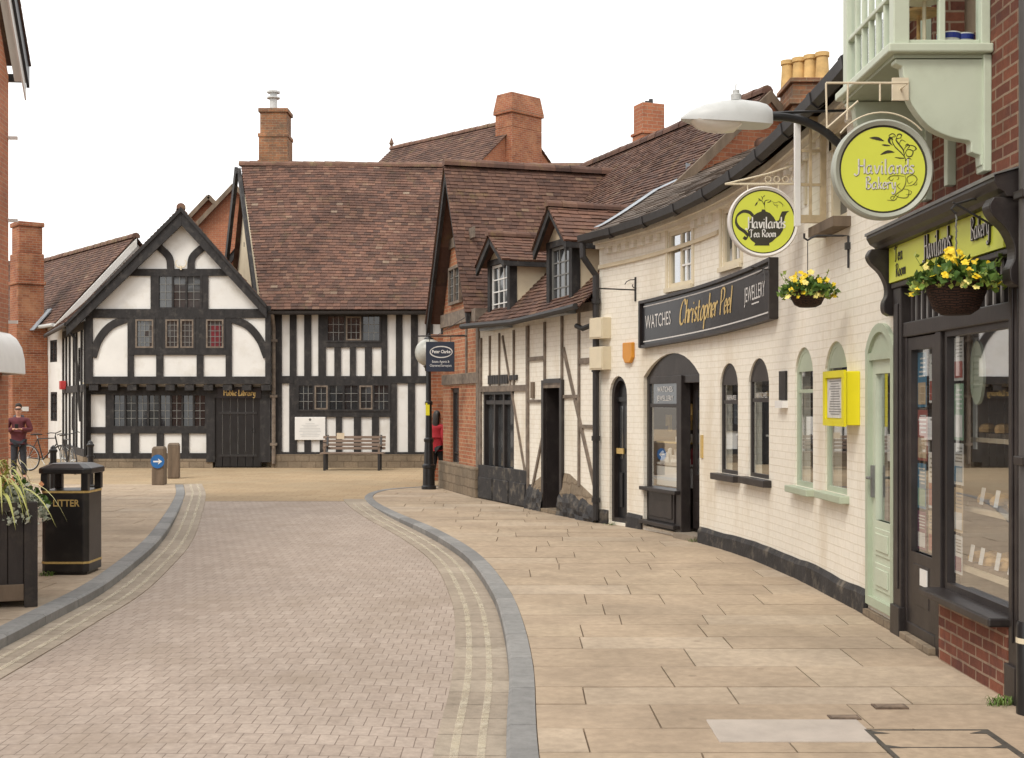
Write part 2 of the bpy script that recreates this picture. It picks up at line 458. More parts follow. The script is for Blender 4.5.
def island(name, stops, rough=.8, var=.25, lichen=None, bump=.3, nscale=.7, bscale=60, amt=.55, spots=None):
    m, nt, b = nm(name); b.inputs['Roughness'].default_value = rough; b.inputs['Specular IOR Level'].default_value = .3
    g = N(nt,'ShaderNodeNewGeometry')
    col = rampn(nt, g.outputs['Random Per Island'], stops)
    nz = rampn(nt, noisec(nt, nscale, 6, .65), [(.28,1-var),(.72,1+var)])
    col = mix(nt, 1.0, col, nz, 'MULTIPLY')
    nz2 = rampn(nt, noisec(nt, 14, 5, .65), [(.3,.85),(.7,1.12)])
    col = mix(nt, 1.0, col, nz2, 'MULTIPLY')
    if lichen: col = mix(nt, rampn(nt, noisec(nt, 2.3, 8, .75), [(.55,0),(.7,amt)]), col, lichen)
    if spots:                                      # trodden gum and drips, a few centimetres across, and broad damp stains
        tc = N(nt,'ShaderNodeTexCoord'); vo = N(nt,'ShaderNodeTexVoronoi', Scale=2.6); nt.links.new(tc.outputs['Object'], vo.inputs['Vector'])
        col = mix(nt, rampn(nt, vo.outputs['Distance'], [(.055,.5),(.085,0)]), col, spots)
        col = mix(nt, rampn(nt, noisec(nt, .55, 6, .7), [(.5,0),(.66,.3)]), col, spots)
    nt.links.new(col, b.inputs['Base Color'])
    bumpn(nt, b, noisec(nt, bscale, 5), bump, .006)
    return m
def clear_glass(name, tint=(.94,.96,.95), k=.10):
    m, nt, b = nm(name); nt.nodes.remove(b)
    tr = N(nt,'ShaderNodeBsdfTransparent'); tr.inputs[0].default_value = (*tint,1)
    gl = N(nt,'ShaderNodeBsdfGlossy'); gl.inputs['Roughness'].default_value = .015; gl.inputs[0].default_value = (.95,.97,1,1)
    fr = N(nt,'ShaderNodeFresnel'); fr.inputs['IOR'].default_value = 1.55
    ad = N(nt,'ShaderNodeMath', operation='MULTIPLY_ADD', use_clamp=True); ad.inputs[1].default_value = .5; ad.inputs[2].default_value = k-.10; nt.links.new(fr.outputs[0], ad.inputs[0])
    mx = N(nt,'ShaderNodeMixShader'); nt.links.new(ad.outputs[0], mx.inputs[0]); nt.links.new(tr.outputs[0], mx.inputs[1]); nt.links.new(gl.outputs[0], mx.inputs[2])
    nt.links.new(mx.outputs[0], nt.nodes['Material Output'].inputs['Surface'])
    return m

M = {}
M['white'] = mat('white_limewash', (.72,.71,.68), .9, .05, 2.0, .25, 30, dirt=((.5,.46,.38),.5,1.3))
M['cream_render'] = mat('cream_render', (.66,.57,.41), .9, .07, 2.0, .25, 30, dirt=((.38,.3,.2),.4,1.3))
M['cream_brick'] = brick('cream_painted_brick', (.83,.785,.69), (.81,.765,.665), (.735,.68,.57), .23, .078, .006, .55, .75, .05, .005, mix3=((.60,.51,.37),.55,1.6), grit=.10, st3=(1,1,.3))
M['black_timber'] = mat('black_timber', (.016,.014,.014), .75, .5, 9, .5, 30, dirt=((.09,.08,.07),.5,6), stretch=(1,1,.25))
M['grey_timber'] = mat('weathered_timber', (.17,.135,.105), .85, .4, 8, .4, 40)
M['brown_paint'] = mat('dark_brown_paint', (.022,.017,.016), .42, .25, 4, .12, 25, dirt=((.08,.07,.06),.3,5))
M['black_gloss'] = mat('black_gloss_paint', (.012,.012,.013), .33, .3, 5, .1, 20)
M['black_plinth'] = mat('black_painted_plinth', (.022,.02,.02), .7, .5, 6, .6, 18, dirt=((.2,.17,.13),.7,5))
M['iron'] = mat('black_iron', (.02,.018,.018), .55, .3, 12, .2, 60)
M['lead_grey'] = mat('lead_cames', (.16,.16,.15), .6, .2, 10)
M['pane_dark'] = mat('dark_leaded_glass', (.018,.02,.022), .08, .4, 3, 0, spec=.8)
M['pane_dim'] = mat('dim_window_glass', (.045,.048,.05), .05, .5, 1.5, 0, spec=.9)
M['glass'] = clear_glass('clear_shop_glass')
M['glass_dim'] = clear_glass('old_window_glass', (.6,.62,.6), .10)
M['library_brick'] = brick('orange_brick', (.36,.13,.06), (.27,.085,.045), (.34,.27,.19), var=.45, mix3=((.42,.22,.12),.6,2.2))
M['gable_brick'] = brick('soft_orange_brick', (.42,.17,.085), (.33,.115,.06), (.42,.31,.2), ms=.008, var=.35, mix3=((.5,.3,.17),.6,3.0))
M['bakery_brick'] = brick('dark_red_brick', (.235,.082,.048), (.145,.052,.036), (.33,.235,.165), ms=.008, bump=.7, var=.4, mix3=((.07,.03,.03),.5,5))
M['far_brick'] = brick('far_orange_brick', (.44,.17,.085), (.36,.13,.07), (.40,.27,.18), var=.3)
M['old_chimney'] = brick('mottled_chimney_brick', (.34,.15,.07), (.2,.1,.06), (.3,.24,.16), var=.5, mix3=((.12,.09,.06),.7,3))
M['stone'] = brick('rubble_plinth_stone', (.27,.21,.145), (.2,.16,.115), (.17,.13,.09), .38, .17, .012, .8, .95, .4, .03)
M['tile_library'] = island('clay_roof_tiles', [(0,(.075,.045,.036)),(.3,(.105,.058,.044)),(.6,(.132,.070,.051)),(.9,(.16,.083,.058)),(.99,(.18,.11,.078)),(1,(.25,.19,.14))], var=.4, lichen=(.13,.10,.05), amt=.5)
M['tile_brown'] = island('brown_roof_tiles', [(0,(.075,.043,.034)),(.4,(.105,.057,.042)),(.75,(.13,.069,.049)),(.985,(.15,.085,.06)),(1,(.21,.15,.10))], var=.35, lichen=(.20,.14,.06), amt=.6)
M['tile_red'] = island('red_dormer_tiles', [(0,(.085,.048,.037)),(.5,(.125,.066,.047)),(1,(.155,.08,.055))], var=.3, lichen=(.18,.13,.06))
M['slate'] = island('grey_brown_slates', [(0,(.075,.058,.047)),(.5,(.11,.085,.067)),(1,(.155,.12,.095))], var=.3, lichen=(.16,.13,.09), amt=.5)
M['ridge_tile'] = mat('ridge_tile_clay', (.15,.08,.055), .85, .35, 4, .3, 40, dirt=((.2,.17,.08),.7,3))
M['lead'] = mat('lead_flashing', (.26,.29,.32), .45, .25, 6, .15, 30)
M['sage'] = mat('sage_green_paint', (.40,.455,.34), .45, .06, 3, .06, 25, dirt=((.28,.3,.2),.25,4))
M['sage_pale'] = mat('pale_sage_paint', (.52,.575,.45), .45, .05, 3, .06, 25, dirt=((.3,.32,.22),.25,4))
M['cream_paint'] = mat('cream_joinery_paint', (.66,.58,.42), .5, .08, 4, .1, 25, dirt=((.35,.28,.17),.3,4))
M['white_paint'] = mat('white_gloss_paint', (.74,.73,.70), .4, .05, 4)
M['lime'] = mat('lime_yellow_sign_paint', (.62,.67,.075), .45, .04, 3)
M['yellow'] = mat('bright_yellow_enamel', (.72,.64,.01), .35, .04, 3)
M['gold'] = mat('gold_leaf_lettering', (.60,.43,.16), .4, .15, 30, metal=.35)
M['pale_letter'] = mat('pale_lettering', (.62,.60,.57), .5, .1, 30)
M['sign_black'] = mat('black_sign_board', (.016,.015,.017), .28, .3, 2)
M['sign_navy'] = mat('navy_sign_board', (.010,.016,.035), .4, .2, 3)
M['galv'] = mat('pale_grey_lamp_plastic', (.52,.53,.52), .45, .05, 5, dirt=((.3,.3,.27),.3,4))
M['bowl'] = mat('lamp_bowl_plastic', (.72,.68,.62), .2, .05, 5)
M['pot'] = mat('buff_chimney_pot', (.55,.36,.14), .8, .25, 5, .2, 30)
M['concrete'] = mat('gutter_concrete', (.26,.215,.165), .92, .15, 2, .4, 60, dirt=((.15,.12,.09),.5,1.5))
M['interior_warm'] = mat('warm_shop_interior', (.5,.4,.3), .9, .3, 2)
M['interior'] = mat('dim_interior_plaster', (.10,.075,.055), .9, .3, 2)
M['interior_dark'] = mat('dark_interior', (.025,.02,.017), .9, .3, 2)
M['red_cloth'] = mat('dark_red_curtain', (.13,.012,.018), .9, .3, 10)
M['lace'] = mat('white_net_curtain', (.55,.54,.52), .9, .15, 14)
M['wood'] = mat('weathered_oak', (.15,.11,.075), .85, .35, 6, .4, 30, stretch=(1,1,.2))
M['dark_wood'] = mat('dark_stained_planter_boards', (.028,.022,.019), .75, .45, 7, .4, 30, dirt=((.09,.07,.05),.5,5), stretch=(1,1,.2))
M['skin'] = mat('skin', (.5,.27,.18), .55, .08, 8)
# ================================================================== GROUND
def offs(pl, d):
    P = [Vector((p[0],p[1])) for p in pl]; out = []
    for i in range(len(P)):
        t = (P[min(i+1,len(P)-1)]-P[max(i-1,0)]).normalized(); out.append(P[i]+Vector((-t.y,t.x))*d)   # positive: to the left of travel
    return out
def xat(pl, y):
    for a, b in zip(pl, pl[1:]):
        if (a.y-y)*(b.y-y) <= 0 and abs(a.y-b.y) > 1e-9: return a.x+(b.x-a.x)*(y-a.y)/(b.y-a.y)
    return pl[0].x if abs(y-pl[0].y) < abs(y-pl[-1].y) else pl[-1].x
def v2(l): return [Vector((p[0],p[1],0)) for p in l]
RK = [Vector((p.x,p.y)) for p in cr(v2([(.03,1.5),(.0,4),(-.03,6.6),(-.02,8.4),(-.08,10.3),(-.21,12.1),(-.56,14.8),(-1.2,17.6),(-1.92,20.0),(-2.5,22.2),(-2.77,23.8),(-2.74,25.2),(-2.35,26.2),(-1.35,26.95)]),5)]
LK = [Vector((p.x,p.y)) for p in cr(v2([(-3.6,1.5),(-3.72,6.2),(-3.81,9.45),(-3.86,10.6),(-3.94,12.2),(-4.2,14.2),(-4.55,16.4),(-5.2,19.6),(-6.2,24.1),(-7.08,27.4)]),5)]
def rz(y): return -.09 if y < 18 else (-.09+.082*min(1,(y-18)/4.7))
def strip(mb, A, B, zf):
    n = len(A)
    mb.add([(p.x,p.y,zf(p.y)) for p in A]+[(p.x,p.y,zf(p.y)) for p in B], [(i,i+1,n+i+1,n+i) for i in range(n-1)])
M['ground'] = mat('earth_ground', (.12,.10,.075), .95, .3, .3, .3, 8)
m = MB(); m.quad((-400,-300,-.22),(400,-300,-.22),(400,600,-.22),(-400,600,-.22)); m.build('ground', M['ground'], kind='structure')
M['paver'] = brick('brick_road_pavers', (.405,.335,.28), (.36,.293,.242), (.215,.17,.138), .105, .205, .0035, .55, .9, .14, .004, smooth=.5, nscale=.5, mix3=((.26,.205,.155),.5,.7))
m = MB(); ys = [1.5+i*.4 for i in range(54)]; ys = [y for y in ys if y < 22.7]+[22.7]
for a, b in zip(ys, ys[1:]):
    for k in range(8):
        f = lambda y, q: (lambda l, r: l+(r-l)*q/8)(xat(LK,y)+.34, xat(RK,y)-.34)
        cam = lambda y, q: rz(y)+.05*(1-((q-4)/4)**2)*(.6 if y < 20 else max(0,(22.7-y)/4.5))
        m.quad((f(a,k),a,cam(a,k)),(f(a,k+1),a,cam(a,k+1)),(f(b,k+1),b,cam(b,k+1)),(f(b,k),b,cam(b,k)))
m.build('road', M['paver'], kind='structure', smooth=True)
M['square'] = brick('sandy_square_paving', (.40,.30,.185), (.36,.26,.155), (.25,.18,.11), .45, .3, .006, .3, .9, .2, .01, nscale=.35, mix3=((.30,.25,.17),.5,.4))
m = MB(); m.quad((-45,22.7,-.005),(20,22.7,-.005),(20,75,-.005),(-45,75,-.005)); m.build('square', M['square'], kind='structure')
# concrete gutter channels and worn double yellow lines
M['yline'] = None
mm, nt, b = nm('worn_yellow_line_paint'); b.inputs['Roughness'].default_value = .85
nt.links.new(rampn(nt, noisec(nt, 4, 5), [(.3,(.66,.59,.42)),(.7,(.72,.66,.52))]), b.inputs['Base Color'])
al = rampn(nt, noisec(nt, 7, 8, .75), [(.31,.0),(.64,.56)]); nt.links.new(al, b.inputs['Alpha']); M['yline'] = mm
gj = lambda n, c: n
M['gutter'] = island('gutter_channel_stones', [(0,(.30,.25,.195)),(.5,(.33,.275,.215)),(1,(.36,.305,.24))], .92, .2, lichen=(.17,.14,.1), amt=.5, bump=.4)
for pl, sg in ((RK[:49],1),(LK[:47],-1)):
    g = MB(); acc = 0
    A, B = offs(pl,0.0), offs(pl,.38*sg)
    A = [p for p in A]; Z = lambda y: rz(y)+.006
    i = 0
    while i < len(A)-1:
        j = min(i+1, len(A)-1)
        vs = []
        for q in (A[i],A[j],B[j],B[i]): vs.append(q)
        L = (A[j]-A[i]).length; t = (A[j]-A[i]).normalized()*.006
        g.add([(A[i].x+t.x,A[i].y+t.y,Z(A[i].y)),(A[j].x,A[j].y,Z(A[j].y)),(B[j].x,B[j].y,Z(B[j].y)+.004),(B[i].x+t.x,B[i].y+t.y,Z(B[i].y)+.004),(B[j].x,B[j].y,Z(B[j].y)-.06),(B[i].x+t.x,B[i].y+t.y,Z(B[i].y)-.06)], [(0,1,2,3),(3,2,4,5)])
        i = j
    g.build('gutter', M['gutter'], kind='structure')
    for o in ((.11,.152),(.25,.295)):
        y = MB(); strip(y, offs(pl[:46],o[0]*sg), offs(pl[:46],o[1]*sg), lambda y: rz(y)+.0145); y.build('yellow_line', M['yline'], kind='structure')
M['kerb'] = island('grey_granite_kerb', [(0,(.195,.193,.188)),(.5,(.225,.223,.215)),(1,(.26,.255,.245))], .8, .14, bump=.35, nscale=3)
def resample(pl, step):
    out = [pl[0]]; acc = 0; i = 0
    d = 0; L = [0]
    for a, b in zip(pl, pl[1:]): L.append(L[-1]+(b-a).length)
    n = int(L[-1]/step)
    for k in range(1, n+1):
        t = k*step
        while i < len(L)-2 and L[i+1] < t: i += 1
        f = (t-L[i])/(L[i+1]-L[i]); out.append(pl[i].lerp(pl[i+1], f))
    return out
for pl, sg, w in ((RK,-1,.16),(LK,1,.18)):
    q = resample(pl, .3); A, B, C = q, offs(q, .02*sg), offs(q, w*sg); k = MB()
    for i in range(0, len(q)-1, 3):
        j0, j1 = i, min(i+3, len(q)-1); vs = []; fs = []
        for j in range(j0, j1+1):
            sh = (q[j1]-q[j0]).normalized()*(.004 if j == j0 else -.004 if j == j1 else 0)
            z0 = -.14
            vs += [(A[j].x+sh.x,A[j].y+sh.y,z0),(A[j].x+sh.x,A[j].y+sh.y,-.012),(B[j].x+sh.x,B[j].y+sh.y,.004),(C[j].x+sh.x,C[j].y+sh.y,.004),(C[j].x+sh.x,C[j].y+sh.y,-.1)]
        for j in range(j1-j0):
            for e in range(4): fs.append((5*j+e,5*j+5+e,5*j+6+e,5*j+1+e))
        fs += [tuple(range(5)), tuple(range(5*(j1-j0)+4, 5*(j1-j0)-1, -1))]
        k.add(vs, fs)
    k.build('kerb', M['kerb'], kind='structure')
# flagstones, each slab its own face set with open joints
M['flag'] = island('sandstone_flags', [(0,(.37,.29,.21)),(.35,(.385,.30,.215)),(.7,(.40,.315,.225)),(1,(.425,.345,.26))], .9, .2, lichen=(.24,.18,.12), bump=.35, nscale=.9, bscale=35, amt=.3, spots=(.2,.155,.11))
M['joint'] = mat('dark_sandy_joints', (.16,.115,.075), .95, .3, 3)
def flags(xl, xr, y0, y1, name, rw=(.42,.62), lw=(.6,1.25)):
    m = MB(); bed = MB(); y = y0; g = .005
    while y < y1-.1:
        h = min(R.uniform(*rw), y1-y); y2 = y+h
        a0, a1, b0, b1 = xl(y), xl(y2), xr(y), xr(y2)
        bed.quad((a0,y,-.014),(b0,y,-.014),(b1,y2,-.014),(a1,y2,-.014))
        cuts = []; x = max(a0,a1)+R.uniform(.25,1.1); lim = min(b0,b1)-.2; sk = R.uniform(-.02,.02)
        while x < lim: cuts.append(x); x += R.uniform(*lw)
        E = [(a0,a1)]+[(c,c+sk) for c in cuts]+[(b0,b1)]
        for (p0,p1),(q0,q1) in zip(E, E[1:]):
            z = R.uniform(-.002,.002); zz = [z+R.uniform(-.0015,.0015) for _ in range(4)]
            vs = [(p0+g,y+g,zz[0]),(q0-g,y+g,zz[1]),(q1-g,y2-g,zz[2]),(p1+g,y2-g,zz[3])]
            m.add(vs+[(a,b,-.02) for a,b,_ in vs], [(0,1,2,3),(0,4,5,1),(1,5,6,2),(2,6,7,3),(3,7,4,0)])
        y = y2
    o = m.build(name, M['flag'], kind='structure'); bed.build(name+'_bed', M['joint'], kind='structure'); return o
# the curving line of house fronts on the right
_cp = cr(v2([(2.955,9.2),(2.95,10.5),(2.885,12.2),(2.76,13.8),(2.52,15.3),(2.17,16.6),(1.75,17.7),(1.28,18.6),(.95,19.2)]), 8)
CFp = [(p.x,p.y) for p in _cp if p.y <= 18.62 and p.y >= 9.55]
BF = Fr([(2.965,0),(2.955,9.6)])
CF = Fr(CFp)
TF = Fr([CFp[-1], (-.59,23.4)])
GF = Fr([(-.59,23.4), (-1.43,26.35)])
front = [Vector((3.2,-2)),Vector((2.965,2))]+[Vector(p) for p in CFp]+[Vector((-.59,23.4)),Vector((-1.43,26.35)),Vector((-1.5,27))]
RKi = offs(RK, -.16); LKi = offs(LK, .18)
flags(lambda y: xat(RKi[:-3],y), lambda y: xat(front,y)+.12, 2.0, 26.6, 'pavement')
flags(lambda y: -15, lambda y: xat(LKi,y), 2.0, 27.4, 'pavement')

# ================================================================== LIBRARY: long timber range and gabled house
LF = Fr([(4,34.5),(-15,34.5)])
def lrect(mb, pxl, pxr, pyt, pyb, d, th=.05):
    a, b, z0, z1 = LF.rect(pxl,pxr,pyt,pyb,d); mb.box(a,b,d,d+th,z0,z1)
def lpt(px, py, d):
    return (LF.s_at(px,d), d, LF.z_at(px,py,d))
rg = thing('timber_framed_range', 'long black and white timber-framed house with big tiled roof behind the bench', 'house', (-2.3,36,0))
w = MB(LF.W); wall(w, 1.8, 10.6, .3, 4.32); w.build('wall', M['white'], rg)
t = MB(LF.W)
for r in [(274,282,310,456),(290,296.6,313,378),(304.4,311.4,313,378),(318.5,326,313,378),(381.5,387.4,313,378),(396,402.5,313,378),(411,418,313,378),(426,433,313,378),(441,448,313,378),(457,464,313,378),
          (334.5,341,347,378),(350,356,347,378),(365,372,347,378)]: lrect(t, *r, 0)
for r in [(274,470,308,314),(326,381.5,342,347.5),(274,470,376,383.5),(297,391,411,417),(274,470,452,457.5)]: lrect(t, *r, .003, .052)
for r in [(289.5,297,383,453),(304.5,311,417,453),(320,326.5,417,453),(336,342,417,453),(354,361,417,453),(372,379,417,453),(390,397,383,453),(408,415,383,453),(426,433,383,453),(441,448,383,453)]: lrect(t, *r, 0, .048)
t.build('timber_frame', M['black_timber'], rg)
m = MB(LF.W); a,b,_,_ = LF.rect(272,470,300,400); m.box(a,b,-.1,.09,-.05,.36); m.build('plinth', M['stone'], rg)
leaded(rg, LF, *LF.rect(326,381.5,314.5,342.5,.02), .04, 3, .15, fmat=M['black_timber'], gmat=M['pane_dark'], lmat=M['lead_grey'], pale=(1,), pmat=M['grey_timber'])
leaded(rg, LF, *LF.rect(297,390.5,383.5,411.5,.02), .04, 6, .15, fmat=M['black_timber'], gmat=M['pane_dark'], lmat=M['lead_grey'], pale=(1,4), pmat=M['grey_timber'])
# roof
E0, R0 = Vector((-6.72,34.12,4.26)), Vector((-8.15,38.2,8.93))
def pf(u, v, h, L=6.2): return Vector((u, 34.12+4.08*v/L, 4.26+4.67*v/L+.10*math.sin(u*.8)*min(1,v/2)*.4))+Vector((0,-.753,.658))*h
m = MB(); tiles(m, pf, 0, 6.2, lambda v: (-6.72-1.43*v/6.2, 2.4), .19, .115, .022)
m.build('roof', M['tile_library'], rg)
m = MB(); m.quad((-8.1,38.2,8.9),(2.4,38.2,8.9),(2.4,42.3,4.2),(-9.5,42.3,4.2)); m.quad((2.3,34.5,0),(2.3,42,0),(2.3,38.2,8.8)); m.build('rear_roof', M['ridge_tile'], rg)
m = MB(); ridge(m, (-8.2,38.2,8.94), (2.4,38.2,8.86), .13); m.build('ridge_tiles', M['ridge_tile'], rg)
m = MB(); m.add([(-6.62,34.5,0),(-9.3,42.2,0),(-9.3,42.2,4.2),(-7.98,38.2,8.7),(-6.62,34.5,4.3)], [(0,1,2,3,4)]); m.build('end_wall', M['cream_render'], rg)
m = MB(); m.bar((-8.28,38.2,8.75),(-9.8,42.4,4.0),.10,.36,(0,0,1)); m.bar((-8.2,38.15,8.72),(-6.85,34.2,4.16),.09,.22); m.bar((-8.2,38.9,6.6),(-7.6,38.9,6.6),.14,.14); m.build('bargeboard', M['black_timber'], rg)
m = MB(); m.sweep([(.42,4.16),(.42,4.26),(.30,4.26),(.30,4.16)], LF.s_at(268,.4), LF.s_at(470,.4)); m.f = LF.W
g = MB(LF.W); g.sweep([(.44,4.22),(.42,4.15),(.36,4.12),(.30,4.15),(.28,4.22)], LF.s_at(470,.4), LF.s_at(268,.4)); g.build('gutter_pipe', M['iron'], rg)
g = MB(LF.W); x = LF.s_at(272.5,.3); g.tube([(x,.36,4.15),(x,.2,3.9),(x,.13,3.7),(x,.13,.1)], .055); 
for z in (3.4,1.9,.6): g.box(x-.09,x+.09,.05,.19,z,z+.07)
g.build('downpipe', M['grey_timber'], rg)
def stack(name, parent, x0, x1, y0, y1, z0, z1, matn, bands=(), flare=0):
    m = MB(); m.box(x0,x1,y0,y1,z0,z1)
    for z, e, h in bands: m.box(x0-e,x1+e,y0-e,y1+e,z,z+h)
    return m.build(name, matn, parent, bev=.012)
c = MB(); 
for z0, z1, e in ((8.2,9.05,.07),(9.05,9.75,.035),(9.75,9.86,.06),(9.86,10.5,.0),(10.5,10.62,.05)): c.box(-7.58-e,-6.78+e,38.2-e,39.0+e,z0,z1)
ch = c.build('chimney', M['old_chimney'], rg, bev=.015)
c = MB(); c.lathe([(.12,10.6),(.12,11.0),(.2,11.0),(.2,11.04),(.11,11.05),(.11,11.16),(.2,11.17),(.2,11.22),(.02,11.24)], (-7.25,38.6,0), 12); c.build('flue_cowl', M['galv'], ch)

gh = thing('gabled_house', 'black and white gabled timber house with a black plank door on its right', 'house', (-9,35,0))
DU, DG = .35, .08
w = MB(LF.W); P = [lpt(86,381,DU), lpt(86,316,DU), lpt(181,214,DU), lpt(262,303,DU), lpt(270,318,DU), lpt(270,381,DU)]
w.add(P, [tuple(range(6))]); w.build('wall', M['white'], gh)
w = MB(LF.W); a,b,_,_ = LF.rect(86,271,400,420,DG); wall(w, a, b, .3, 2.3, d=DG); w.build('wall', M['white'], gh)
t = MB(LF.W)
for r in [(128,134,318,378),(226,232,318,378),(86,93,316,378),(265.5,271,306,378),(151,158,276,309),(202,208.5,276,309),(155,164.5,318,352),(195.5,205,318,352),(156.6,163.5,354,378),(197,203.6,354,378)]: lrect(t, *r, DU)
for r in [(126,235,269,276),(90,268,309,318),(130,230,349,355),(86,271,376.5,384)]: lrect(t, *r, DU+.003, .055)
def lcurve(pts, d, w_, th):
    q = cr([(LF.s_at(px,d), LF.z_at(px,py,d), 0) for px,py in pts], 8); A, B = [], []
    for i in range(len(q)):
        dd = (q[min(i+1,len(q)-1)]-q[max(i-1,0)]).normalized(); nn = Vector((-dd.y,dd.x,0))*w_/2; A.append(q[i]+nn); B.append(q[i]-nn)
    n = len(q)
    t.add([(p.x,d+th,p.y) for p in A+B]+[(p.x,d,p.y) for p in A+B], [(i,i+1,n+i+1,n+i) for i in range(n-1)]+[(i,i+1,2*n+i+1,2*n+i) for i in range(n-1)]+[(n+i,n+i+1,3*n+i+1,3*n+i) for i in range(n-1)]+[(0,n,3*n,2*n),(n-1,2*n-1,4*n-1,3*n-1)])
lcurve([(93,357),(99,340),(111,326),(129,318)], DU+.002, .2, .046); lcurve([(232,319),(248,326),(260,340),(267,357)], DU+.002, .2, .045)
lcurve([(171,270),(169,257),(157,245)], DU+.002, .19, .045); lcurve([(191,270),(193,257),(206,245)], DU+.002, .19, .045)
for r in [(86,91,388,456),(106,113,388,456),(131,139,433,454),(157,164,433,454),(182,189,433,454)]: lrect(t, *r, DG)
for r in [(86,209,387,394.5),(86,208,427,433.5),(86,216,453,460)]: lrect(t, *r, DG+.003, .055)
for r in [(207,215.5,387,462),(260.5,271,387,462),(215.5,260.5,387,398)]: lrect(t, *r, DG+.001, .09)
for i in range(10):                               # joist ends under the jetty
    px = 92+i*19; lrect(t, px, px+9, 384.5, 390.5, DG+.06, DU-DG-.02)
t.build('timber_frame', M['black_timber'], gh)
m = MB(LF.W); a,b,z0,z1 = LF.rect(86,271,384,386,DG); m.box(a,b,DG-.02,DU-.005,2.27,2.30); m.build('jetty_soffit', M['cream_render'], gh)
m = MB(LF.W); m.box(LF.s_at(213,.1),b,-.1,DG+.06,-.05,.24); m.build('plinth', M['stone'], gh)
GL_ = dict(fmat=M['black_timber'], gmat=M['pane_dim'], lmat=M['lead_grey'])
leaded(gh, LF, *LF.rect(157.5,202.5,274.5,309.5,DU), DU+.03, 3, .15, **GL_)
leaded(gh, LF, *LF.rect(134,156,317.5,350,DU), DU+.03, 1, .13, pale=(0,), pmat=M['grey_timber'], **GL_)
leaded(gh, LF, *LF.rect(164,196,317.5,350,DU), DU+.03, 2, .13, pale=(0,1), pmat=M['grey_timber'], **GL_)
leaded(gh, LF, *LF.rect(204.5,226,317.5,350,DU), DU+.03, 1, .13, pale=(0,), pmat=M['grey_timber'], **GL_)
a,b,z0,z1 = LF.rect(210,220,325,349,DU+.1); mm_ = MB(LF.W); mm_.box(a,b,DU+.018,DU+.024,z0,z1); mm_.build('red_blind', M['red_cloth'], gh)
leaded(gh, LF, *LF.rect(112.5,207.5,393.5,428,DG), DG+.03, 8, .15, fmat=M['black_timber'], gmat=M['pane_dark'], lmat=M['lead_grey'])
# plank door
a,b,z0,z1 = LF.rect(215,261,398,468,DG); z0 = 0
d = MB(LF.W)
for i in range(6): d.box(a+(b-a)*i/6+.008, a+(b-a)*(i+1)/6-.008, DG-.056, DG+.03+.006*(i%2), z0+.03, z1)
d.box(a,b,DG-.06,DG-.052,z0,z1); dr = d.build('door', M['black_gloss'], gh)
for z in (.33,1.48):
    d = MB(LF.W); d.box(a+.1,b-.1,DG+.036,DG+.05,z-.03,z+.03); d.build('iron_strap', M['iron'], dr)
d = MB(LF.W); d.tube([(a+.2+.05*math.cos(k*.7),DG+.055,1.0+.05*math.sin(k*.7)) for k in range(9)],.012,6,closed=True); d.build('ring_handle', M['iron'], dr)
# splayed left side of the house
c0 = LF.W(LF.s_at(86,DU),DU,0); DV = Vector((-.42,.9075,0))
SF = Fr([(c0.x,c0.y),(c0.x+DV.x*24,c0.y+DV.y*24)])
w = MB(SF.W); wall(w, 0, 5.95, .3, 3.95, [(1.0,1.9,2.35,3.3),(2.9,3.7,.95,1.95)], .1); w.build('wall', M['white'], gh)
t = MB(SF.W)
for s_ in (0,.75,2.05,2.75,3.9,4.9,5.8): t.box(s_,s_+.16,0,.05,.3,3.95)
for z in (.3,2.05,3.75): t.box(.002,5.95,.003,.055,z,z+.2)
t.build('timber_frame', M['black_timber'], gh)
for h in ((1.0,1.9,2.35,3.3),(2.9,3.7,.95,1.95)): leaded(gh, SF, *h, -.03, 2, .15, **GL_)
m = MB(SF.W); m.box(0,5.95,-.1,.08,-.05,.3); m.build('plinth', M['stone'], gh)
A_ = at(181,207,33.85); EL = at(66,322,33.85); ER = at(266,304,33.85)
def mkpf(E, A, D, th=1):
    L = (A-E).length; n = (A-E).cross(D).normalized(); n = n if n.z > 0 else -n
    return (lambda u, v, h: E+D*u+(A-E)*(v/L)+n*h), L
RD = Vector((-.27,.963,0))
p0_, L_ = mkpf(EL, A_, DV); n_ = p0_(0,0,1)-p0_(0,0,0); m = MB(); tiles(m, lambda u,v,h: (EL+DV*u).lerp(A_+RD*u, v/L_)+n_*h, 0, L_, lambda v: (0,6.3), .19, .115, .022)
p_, L_ = mkpf(ER, A_, RD); tiles(m, p_, 0, L_, lambda v: (0,6.6), .19, .2, .022); m.build('roof', M['tile_brown'], gh)
m = MB(); ridge(m, A_+Vector((0,0,.02)), A_+RD*6.3, .12); m.build('ridge_tiles', M['ridge_tile'], gh)
bz = MB(LF.W)
for e, k in ((EL,1),(ER,-1)):
    sa, se = LF.s_at(181,.65), 4-e.x; za, ze = A_.z-.02, e.z-.02; bz.prism([(se,ze),(sa,za),(sa,za-.46),(se,ze-.34)], .555+.004*k, .62+.004*k)
    bz.prism([(se,ze+.02),(sa,za+.02),(sa,za-.10),(se,ze-.08)], .60+.004*k, .665+.004*k)
bz.build('bargeboard', M['black_timber'], gh)
g = MB(); q = EL+Vector((-.02,.05,-.06)); g.tube([q,q+DV*6.4],.06); g.tube([q+DV*.6, q+DV*.7+Vector((.35,-.1,-.35)), q+DV*.6+Vector((.42,.1,-2.6))],.04); g.build('gutter_pipe', M['iron'], gh)
# rear block so that the house is solid
m = MB(); m.quad(c0+Vector((6,6,0)), c0+DV*5.95, c0+DV*5.95+Vector((0,0,4)), c0+Vector((6,6,4))); m.build('rear_wall', M['white'], gh)

